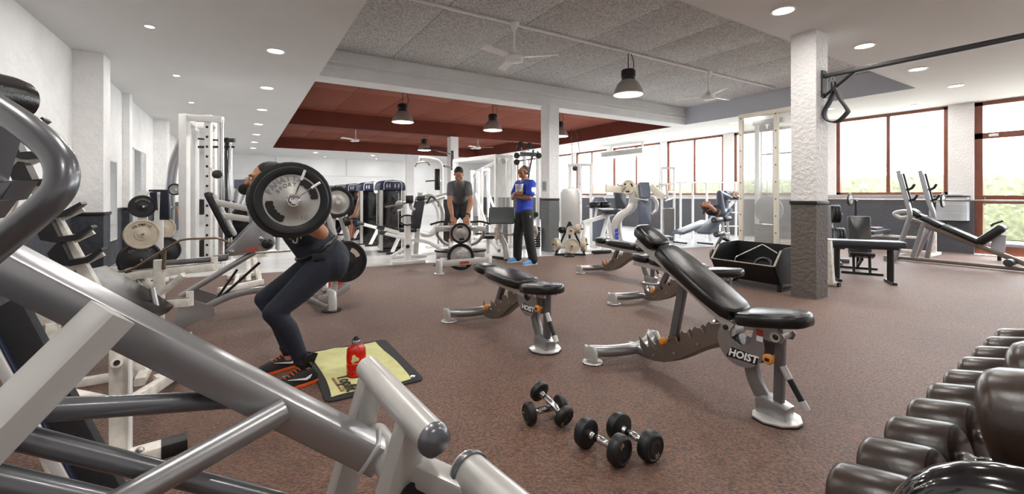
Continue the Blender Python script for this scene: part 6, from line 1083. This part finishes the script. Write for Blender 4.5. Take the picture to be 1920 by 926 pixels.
# seat back with arms
bq, bt_ = py(432, 445, 5.15), py(388, 360, 5.15); Pd(lg, 'back_pad', 'black_vinyl', (bq+bt_)/2+V((0, 0.12, 0)), bt_-bq, (0, 1, 0), (bt_-bq).length, 0.42, 0.06, 0.04); Bp(lg, 'pad_frame', 'silver_light', bq+V((0.04, 0.1, 0.02)), bt_+V((0.05, 0.1, -0.03)), 0.30, 0.03)
for (xa, ya_, xb_, yb_) in ((398, 378, 470, 392), (410, 403, 475, 412)): Bp(lg, 'pad_arm', 'silver_light', py(xa, ya_, 5.1), py(xb_, yb_, 5.15), 0.05, 0.06)
Bp(lg, 'arm_post', 'silver', py(470, 388, 5.15), py(480, 440, 5.1), 0.06, 0.06); roller(lg, 'roller', 'black_vinyl', py(458, 355, 5.2), py(470, 349, 5.5), 0.06); Bp(lg, 'roller_arm', 'silver', py(463, 357, 5.35), py(452, 385, 5.3), 0.04, 0.04)
# loading side
for x0_, x1_, Y_ in ((604, 600, 5.0), (628, 632, 5.35)): MB().rtube(spl([py(x0_+2, 385, Y_), py(x0_+16, 420, Y_), py(x0_+24, 460, Y_), flo(py(x0_+22, 500, Y_))+UPV*0.16], 5), 0.06, 0.08, (0, 1, 0), 0.015).build('loading_mast', 'silver_light', lg)
Bp(lg, 'mast_foot', 'silver', flo(py(626, 500, 5.0))+UPV*0.18, flo(py(650, 500, 5.35))+UPV*0.18, 0.08, 0.08); Bp(lg, 'mast_beam', 'silver', flo(py(600, 500, 5.2))+UPV*0.17, flo(py(650, 500, 5.35))+UPV*0.17, 0.07, 0.07); roller(lg, 'stop_roller', 'black_satin', py(644, 417, 5.05), py(656, 413, 5.05), 0.05); Bp(lg, 'top_link', 'silver', py(606, 388, 5.0), py(630, 388, 5.35), 0.06, 0.06)
pc = py(632, 379, 5.1); Tp(lg, 'horn', 'chrome', [pc+V((0, -0.06, 0)), pc+V((0, 0.3, 0))], 0.024); _, dsc = plate(pc, (0, -1, 0), 0.172, 0.04, 'grip', 'silver faced plate high on the machine behind the squatting man', 'plates on the silver leg press')
arc_text('PANATTA', 0.10, pc, (0, -1, 0), 0.03, 1.5, 0.27, 'frosted_grey', dsc, 0.0105)
pc2 = py(648, 490, 4.92); Tp(lg, 'horn', 'chrome', [pc2+V((0, -0.06, 0)), pc2+V((0, 0.35, 0))], 0.024); _, dsc = plate(pc2, (0, -1, 0), 0.222, 0.045, 'black', 'large black plate low on the machine behind the squatting man', 'plates on the silver leg press')
arc_text('PANATTA', 0.13, pc2, (0, -1, 0), 0.04, -1.2, 0.27, 'foam_mat', dsc, 0.012, True); slots(dsc, pc2, (0, -1, 0), 0.222, 0.009, m='plate_cream', angs=(0.75,))
Bp(lg, 'low_beam', 'silver', pc2+V((0, 0.33, 0)), flo(py(612, 500, 5.25))+UPV*0.3, 0.06, 0.06)
rp_ = thing('red_plate', 'orange red rubber plate leaning behind the machine masts', 'weight plate', (0.93, 5.9, 0)); MB().lathe([(0.03, -0.02), (0.2, -0.02), (0.22, -0.015), (0.22, 0.015), (0.2, 0.02), (0.03, 0.02)], (0.93, 5.95, 0.222), (0.1, -1, 0.05), 30).build('disc', 'red_label', rp_)
# white plate tree
wt = thing('plate_tree', 'white plate tree with black and cream plates by the left wall', 'plate rack', G(282, 0, 6.0))
for x, d in ((268, 5.85), (298, 6.15)): Bp(wt, 'upright', 'white_paint', G(x, 0.0, d), at(x, 358, d), 0.10, 0.06)
Bp(wt, 'top_bar', 'white_paint', at(266, 362, 5.85), at(304, 362, 6.15), 0.06, 0.04); Bp(wt, 'foot', 'white_paint', G(250, 0.03, 5.7), G(310, 0.03, 6.3), 0.1, 0.06); Bp(wt, 'foot', 'white_paint', G(300, 0.03, 5.6), G(262, 0.03, 6.4), 0.1, 0.06)
WG = 'plates on the white plate tree'; vw = (FW+RT*((266-CX)/FPX)).normalized()*-1
vw = (vw+V((0.25, 0, 0))).normalized()
for (x, y, r, st, d, tx, lb) in ((267, 387, 0.148, 'black', 5.72, 'DECATHLON', 'small black plate at the top of the white plate tree'), (266, 439, 0.195, 'cream', 5.72, 'OLYMPIC', 'cream plate in the middle of the white plate tree'), (263, 487, 0.24, 'black', 5.72, 'OLYMPIC', 'large black plate at the bottom of the white plate tree'), (305, 428, 0.16, 'cream', 6.35, None, 'cream plate on the rear side of the white plate tree'), (309, 470, 0.2, 'black', 6.35, None, 'black plate on the rear side of the white plate tree')):
    c_ = at(x, y, d); _, dsc = plate(c_, vw, r, 0.035, st, lb, WG)
    Tp(wt, 'peg', 'chrome', [c_-vw*0.22, c_+vw*0.05], 0.014)
    if tx: arc_text(tx, r*0.64, c_, vw, r*0.22, PI/2, 0.20 if len(tx) > 8 else 0.24, 'black_print' if st == 'cream' else 'silver_dark', dsc, 0.0095)
nv = thing('dark_towel', 'navy towel hanging over the white plate tree', 'towel', at(297, 385, 5.9)); 
for x, y0, y1, w in ((288, 366, 400, 0.09), (309, 362, 418, 0.11)):
    MB().prism([(-w/2, 0), (-w*0.6, -(y1-y0)*0.0073), (w*0.6, -(y1-y0)*0.0073), (w*0.45, 0.0)], at(x, y0-6, 5.92), RT, UPV, 0.03, 0.01).build('fold', 'navy', nv)
MB().box(at(299, 357.5, 6.02), (0.22, 0.12, 0.03), rz=-YAW, r=0.01).build('top_fold', 'navy', nv)
# white rack frame
wr_ = thing('smith_machine', 'tall white smith rack with perforated posts', 'gym machine', G(380, 0, 7.6))
zt_ = 2.60
def post_px(x, d, w, dp, n='post', m='white_paint', z1=zt_): return MB().box(G(x, z1/2, d), (w, dp, z1), rz=-YAW, r=0.004).build(n, m, wr_)
post_px(346, 7.2, 0.13, 0.10); post_px(363, 8.0, 0.14, 0.10); pp = post_px(391, 7.3, 0.10, 0.07); post_px(401, 8.1, 0.09, 0.07)
Bp(wr_, 'top_beam', 'white_paint', G(340, zt_-0.05, 7.2), G(418, zt_-0.08, 7.3), 0.09, 0.10); Bp(wr_, 'top_beam', 'white_paint', G(357, zt_-0.05, 8.0), G(404, zt_-0.05, 8.1), 0.08, 0.10); Bp(wr_, 'side_beam', 'white_paint', G(346, zt_-0.05, 7.2), G(363, zt_-0.05, 8.0), 0.08, 0.10); Bp(wr_, 'side_beam', 'white_paint', G(391, zt_-0.05, 7.3), G(401, zt_-0.05, 8.1), 0.08, 0.10)
for k in range(14):  # black discs set proud of the posts colour in the dark of each hole
    for xx in (391,): MB().lathe([(0.022, 0), (0.022, 0.004), (0.02, 0.006)], G(xx, 0.25+0.165*k, 7.3)-FW*0.035, -FW, 10).build('hole_disc', 'black_satin', pp)
    MB().lathe([(0.016, 0), (0.016, 0.004), (0.014, 0.006)], G(401, 0.3+0.165*k, 8.1)-FW*0.04, -FW, 8).build('hole_disc', 'black_satin', wr_)
for x in (412, 417): Tp(wr_, 'guide_rod', 'chrome', [G(x, 0.05, 7.4), G(x, zt_-0.08, 7.3)], 0.022)
Bp(wr_, 'rod_foot', 'white_paint', G(391, 0.04, 7.3), G(420, 0.04, 7.4), 0.08, 0.08); post_px(425, 7.9, 0.05, 0.05, 'rear_post', 'machine_black', 2.3); Tp(wr_, 'rear_rod', 'chrome', [G(433, 0.05, 7.9), G(433, 2.28, 7.9)], 0.022); Bp(wr_, 'rear_cap', 'black_satin', G(410, 2.25, 7.9), G(440, 2.25, 7.9), 0.05, 0.07); Bp(wr_, 'rear_cap', 'black_satin', G(372, 2.28, 7.9), G(412, 2.25, 7.9), 0.03, 0.03); Bp(wr_, 'rear_cap', 'black_satin', G(372, 2.13, 7.9), G(440, 2.13, 7.9), 0.03, 0.04); Bp(wr_, 'rear_foot', 'white_paint', G(418, 0.04, 7.6), G(438, 0.04, 8.0), 0.08, 0.08)
Bp(wr_, 'base_beam', 'white_paint', G(344, 0.05, 7.2), G(393, 0.05, 7.3), 0.1, 0.10); Bp(wr_, 'base_beam', 'white_paint', G(363, 0.05, 8.0), G(402, 0.05, 8.1), 0.08, 0.10); Bp(wr_, 'base_side', 'white_paint', G(346, 0.05, 7.2), G(363, 0.05, 8.0), 0.08, 0.08)
MB().lathe([(0.03, 0), (0.07, 0.01), (0.07, 0.05), (0.03, 0.06)], at(406, 327, 7.15), RT*0.7-FW*0.7, 18).build('safety_stop', 'black_satin', wr_); Bp(wr_, 'stop_arm', 'chipped_white', at(406, 327, 7.16), at(393, 312, 7.28), 0.04, 0.03)
for x, y, r, d, st, lb in ((328, 355, 0.105, 7.7, 'grip', 'small slotted plate on the silver curved mast beside the rack'), (377, 388, 0.15, 8.3, 'black', 'black plate between the posts of the white rack'), (383, 468, 0.2, 8.3, 'black', 'big black plate low between the posts of the white rack'), (428, 388, 0.14, 8.3, 'grip', 'slotted plate behind the leg press backrest')):
    plate(at(x, y, d), (-FW*0.9+RT*0.3) if r < 0.14 else (-FW*0.6+RT*0.6), r, 0.045, st, lb, 'plates about the white rack')
# silver curved machine masts behind the plate tree
sm = thing('curved_mast_machine', 'silver machine with tall curved masts against the left wall', 'gym machine', G(322, 0, 7.9))
for o, d in ((0, 7.8), (9, 8.3)): MB().tube(spl([at(338+o, 262, d), at(322+o, 305, d), at(316+o, 345, d), at(314+o, 400, d), flo(at(312+o, 480, d))], 6), 0.04, 12).build('mast', 'silver', sm)
Bp(sm, 'base', 'silver', G(308, 0.03, 7.8), G(322, 0.03, 8.4), 0.08, 0.06); Bp(sm, 'top_link', 'silver', at(330, 284, 7.8), at(338, 284, 8.3), 0.05, 0.05); Tp(sm, 'orange_rod', 'orange', [at(332, 388, 8.0), at(341, 440, 8.0)], 0.012); Bp(sm, 'rod_bracket', 'silver', at(332, 389, 8.0), at(320, 389, 8.05), 0.04, 0.04); Tp(sm, 'horn', 'chrome', [at(320, 355, 7.85), at(330, 355, 7.65)], 0.02); Bp(sm, 'rack_side', 'silver', at(348, 330, 8.2), flo(at(362, 400, 8.2)), 0.05, 0.05)
# arch machine behind the squatter's head
am = thing('arch_machine', 'silver arch framed machine behind the white rack', 'gym machine', G(468, 0, 9.5)); MB().tube(spl([flo(at(436, 460, 9.5)), at(440, 385, 9.5), at(448, 350, 9.5), at(475, 332, 9.5), at(505, 340, 9.6), at(520, 400, 9.7), flo(at(520, 460, 9.7))], 6), 0.045, 12).build('arch', 'silver', am); Pd(am, 'pad', 'blue_pad', at(452, 345, 9.4), RT, UPV, 0.26, 0.2, 0.1); Bp(am, 'pad_arm', 'silver', at(452, 345, 9.45), at(446, 356, 9.5), 0.04, 0.04); MB().box(G(462, 0.55, 9.6), (0.5, 0.3, 1.0), rz=-YAW).build('stack', 'machine_black', am); MB().box(G(478, 0.02, 9.6), (0.9, 0.4, 0.04), rz=-YAW).build('base', 'white_paint', am)
# low white frames on the floor behind the leg press
lw = thing('squat_stand', 'low white steel frame on the floor behind the leg press', 'stand', G(460, 0, 6.6))
Bp(lw, 'floor_bar', 'chipped_white', fl(410, 545, 0.04), fl(492, 528, 0.04), 0.07, 0.07); Bp(lw, 'floor_bar', 'chipped_white', fl(425, 520, 0.04), fl(488, 512, 0.04), 0.06, 0.06); Bp(lw, 'post', 'chipped_white', fl(487, 528, 0.02), at(476, 484, 6.3), 0.06, 0.06); Bp(lw, 'post', 'chipped_white', fl(466, 528, 0.04), at(466, 480, 6.4), 0.06, 0.06); Bp(lw, 'top_rail', 'chipped_white', at(450, 484, 6.4), at(500, 478, 6.4), 0.05, 0.05); Bp(lw, 'side_link', 'chipped_white', fl(488, 528, 0.04), fl(486, 512, 0.04), 0.05, 0.05); Bp(lw, 'side_link', 'chipped_white', fl(440, 538, 0.04), fl(446, 518, 0.04), 0.05, 0.05)
lwb = thing('long_bar', 'straight steel bar lying across the low white frame', 'bar', at(480, 474, 6.3)); Tp(lwb, 'shaft', 'steel_bar', [at(400, 480, 6.42), at(545, 470, 6.35)], 0.016)
# white bar stand with upturned arms (near left)
bs = thing('bar_stand', 'chipped white bar stand with upturned arms behind the big beam', 'stand', G(296, 0, 3.6)); dB = 3.6
Bp(bs, 'mast', 'chipped_white', G(297, 0.02, dB), at(299, 487, dB), 0.075, 0.06)
for (xa, ya_, xb_, yb_, d0, d1) in ((212, 520, 402, 500, 3.5, 3.75), (236, 575, 356, 566, 3.35, 3.5)):
    A2, B2 = at(xa, ya_, d0), at(xb_, yb_, d1); ar = Bp(bs, 'arm', 'chipped_white', A2, B2, 0.05, 0.065); 
    for e in (A2, B2): Bp(bs, 'arm_tip', 'chipped_white', e-UPV*0.03, e+UPV*0.085, 0.05, 0.022)
    MB().bar(A2+UPV*0.036, B2+UPV*0.036, 0.035, 0.008).build('rubber_strip', 'warm_steel', ar)
for xa, xb_ in ((262, 295), (345, 300)): Bp(bs, 'brace', 'chipped_white', at(xa, 515, dB), at(xb_, 552, dB), 0.05, 0.04)
Bp(bs, 'foot', 'chipped_white', G(230, 0.03, 3.45), G(360, 0.03, 3.75), 0.08, 0.06); Bp(bs, 'foot', 'chipped_white', G(297, 0.03, 3.42), G(297, 0.03, 4.2), 0.08, 0.06)
cbv = thing('cambered_bar', 'bent steel bar lying on the white bar stand', 'barbell', at(250, 510, 3.55)); Tp(cbv, 'shaft', 'bronze_bar', [at(188, 513, 3.5), at(240, 508, 3.52), at(256, 500, 3.53), at(338, 450, 3.6), at(352, 448, 3.62), at(410, 446, 3.7), at(432, 456, 3.75)], 0.009, 0.03); Tp(cbv, 'grip_rod', 'bronze_bar', [at(309, 465, 3.58), at(307, 505, 3.58)], 0.014); MB().cyl(at(236, 509, 3.52), at(248, 505, 3.53), 0.02, 14).build('collar', 'warm_steel', cbv)
lb2 = thing('long_black_bar', 'long dark bar resting behind the white bar stand', 'bar', at(380, 490, 3.8)); Tp(lb2, 'shaft', 'grey_tube', [at(300, 494, 3.72), at(425, 484, 3.95)], 0.024)
kp = thing('curved_pad_bench', 'curved black bench pad behind the big silver beam', 'bench', at(230, 560, 3.3)-UPV*0.45); q1, q2, q3 = at(165, 512, 3.15), at(225, 545, 3.2), at(296, 590, 3.25); sd2 = FW
MB().sweep(spl([q1, q2, q3], 8), rrect(0.38, 0.075, 0.03), UPV).build('pad', 'black_vinyl', kp, 60); Tp(kp, 'pad_tube', 'silver', [at(285, 540, 3.3), at(296, 588, 3.28)], 0.02); Bp(kp, 'leg', 'chipped_white', q2-UPV*0.04, flo(q2), 0.07, 0.07); Bp(kp, 'leg', 'chipped_white', q3-UPV*0.04, flo(q3), 0.07, 0.07); Bp(kp, 'base', 'chipped_white', flo(q2)+UPV*0.03, flo(q3)+UPV*0.03, 0.08, 0.06)
# near white bench frame under the beam
wn_ = thing('white_bench_frame', 'chipped white steel bench frame seen between the foreground tubes', 'bench', (-0.5, 2.8, 0))
p0 = fl(226, 862); Bp(wn_, 'post', 'chipped_white', p0, V((p0.x, p0.y, 0.60)), 0.075, 0.06); Bp(wn_, 'post_edge', 'white_paint', p0+RT*0.045, V((p0.x, p0.y, 0.60))+RT*0.045, 0.012, 0.058)
MB().cyl(at(219, 680, 1.98), at(219, 680, 2.1), 0.022, 16).build('socket', 'chipped_white', wn_); MB().cyl(at(219, 680, 1.975), at(219, 680, 1.99), 0.012, 12).build('socket_dark_disc', 'black_print', wn_)  # black end disc paints the dark inside of the socket
ba, bbx = fl(50, 915, 0.03), fl(302, 842, 0.03); Bp(wn_, 'base_bar', 'chipped_white', ba, bbx, 0.09, 0.06); Bp(wn_, 'base_cap', 'rubber', bbx, bbx+(bbx-ba).normalized()*0.10, 0.094, 0.064); MB().lathe([(0.018, 0), (0.018, 0.008), (0.012, 0.016), (0.004, 0.018)], fl(262, 846, 0.06), UPV, 8).build('bolt', 'steel_bar', wn_)
Bp(wn_, 'brace', 'chipped_white', fl(112, 880, 0.05), at(62, 770, 1.9), 0.07, 0.05); Bp(wn_, 'top_rail', 'chipped_white', V((p0.x, p0.y, 0.60)), at(62, 770, 1.9), 0.06, 0.06)
Bp(wn_, 'long_rail', 'chipped_white', V((p0.x, p0.y, 0.24)), fl(335, 697, 0.03), 0.05, 0.06); Bp(wn_, 'side_rail', 'chipped_white', V((p0.x, p0.y, 0.25)), at(60, 728, 2.2), 0.05, 0.06); Bp(wn_, 'side_leg', 'chipped_white', at(60, 728, 2.2), flo(at(60, 728, 2.2)), 0.05, 0.05); Bp(wn_, 'rear_foot', 'chipped_white', fl(290, 712, 0.03), fl(372, 690, 0.03), 0.07, 0.05)
MB().prism([(0, 0), (0.32, 0.05), (0.24, 0.14), (0.02, 0.17)], at(68, 612, 2.3), RT, UPV, 0.03, 0.004).build('side_plate', 'chipped_white', wn_); Bp(wn_, 'plate_post', 'chipped_white', at(100, 605, 2.3), flo(at(100, 605, 2.3)), 0.05, 0.05)
# slanted dumbbell rack on the left wall
sr = thing('slanted_rack', 'white slanted dumbbell rack with empty black saddles by the left wall', 'rack', (-0.95, 3.6, 0))
YR = 3.9
tpR, btR = py(-4, 225, YR), py(178, 540, YR); dR = (btR-tpR).normalized(); bt0 = tpR+dR*((tpR.z)/-dR.z)
Bp(sr, 'upright', 'chipped_white', tpR, bt0, 0.06, 0.075, (0, 1, 0)); Bp(sr, 'rear_leg', 'chipped_white', tpR+dR*0.3, V((tpR.x-0.25, YR, 0)), 0.05, 0.05)
Bp(sr, 'floor_bar', 'chipped_white', V((tpR.x-0.28, YR, 0.025)), bt0+UPV*0.025, 0.06, 0.05); Bp(sr, 'stabiliser', 'chipped_white', bt0+V((0, -0.2, 0.025)), bt0+V((0, 0.15, 0.025)), 0.06, 0.05)
for k, (sx, sy) in enumerate(((40, 250), (62, 298), (84, 348), (112, 408), (132, 452), (152, 494))):
    p = py(sx-22, sy, YR); e = p+V((0.16, 0, 0.06)); Bp(sr, 'bracket', 'chipped_white', p+V((0.0, 0, -0.035)), e, 0.05, 0.04, (0, 1, 0))
    MB().prism([(-0.10, 0.055), (-0.06, 0.115), (-0.035, 0.11), (0.0, 0.005), (0.07, 0.015), (0.145, 0.07), (0.155, 0.055), (0.08, -0.02), (0.0, -0.035), (-0.08, -0.01)], p+V((0.03, -0.06, 0.03)), (1, 0, 0), (0, 0, 1), 0.12).build('saddle', 'black_satin', sr)
# black ribbed belt board leaning at far left
bd_ = thing('belt_board', 'black ribbed board with white and blue edge at the far left', 'board', at(25, 640, 1.9)-UPV*0.55)
p1, p2 = at(12, 570, 1.7), at(82, 700, 1.7); dd_ = (p2-p1).normalized(); p3 = p1+dd_*(p1.z/-dd_.z); 
Bp(bd_, 'board', 'foam_mat', p1, p3, 0.14, 0.03, FW); Bp(bd_, 'blue_edge', 'machine_navy', p1-RT*0.075-FW*0.01, p3-RT*0.075-FW*0.01, 0.012, 0.04, FW); Bp(bd_, 'white_edge', 'white_paint', p1-RT*0.11-FW*0.015, p3-RT*0.11-FW*0.015, 0.05, 0.04, FW)
# wall notice on the middle column
nt2 = thing('notice', 'small white notice on the middle column', 'notice', (5.7, 7.74, 1.35)); MB().box((5.7055, 7.80, 1.45), (0.004, 0.16, 0.22)).build('sheet', 'frosted_grey', nt2)
for k in range(5): MB().box((5.702, 7.80, 1.52-0.03*k), (0.002, 0.12, 0.008)).build('text_line', 'black_print', nt2)
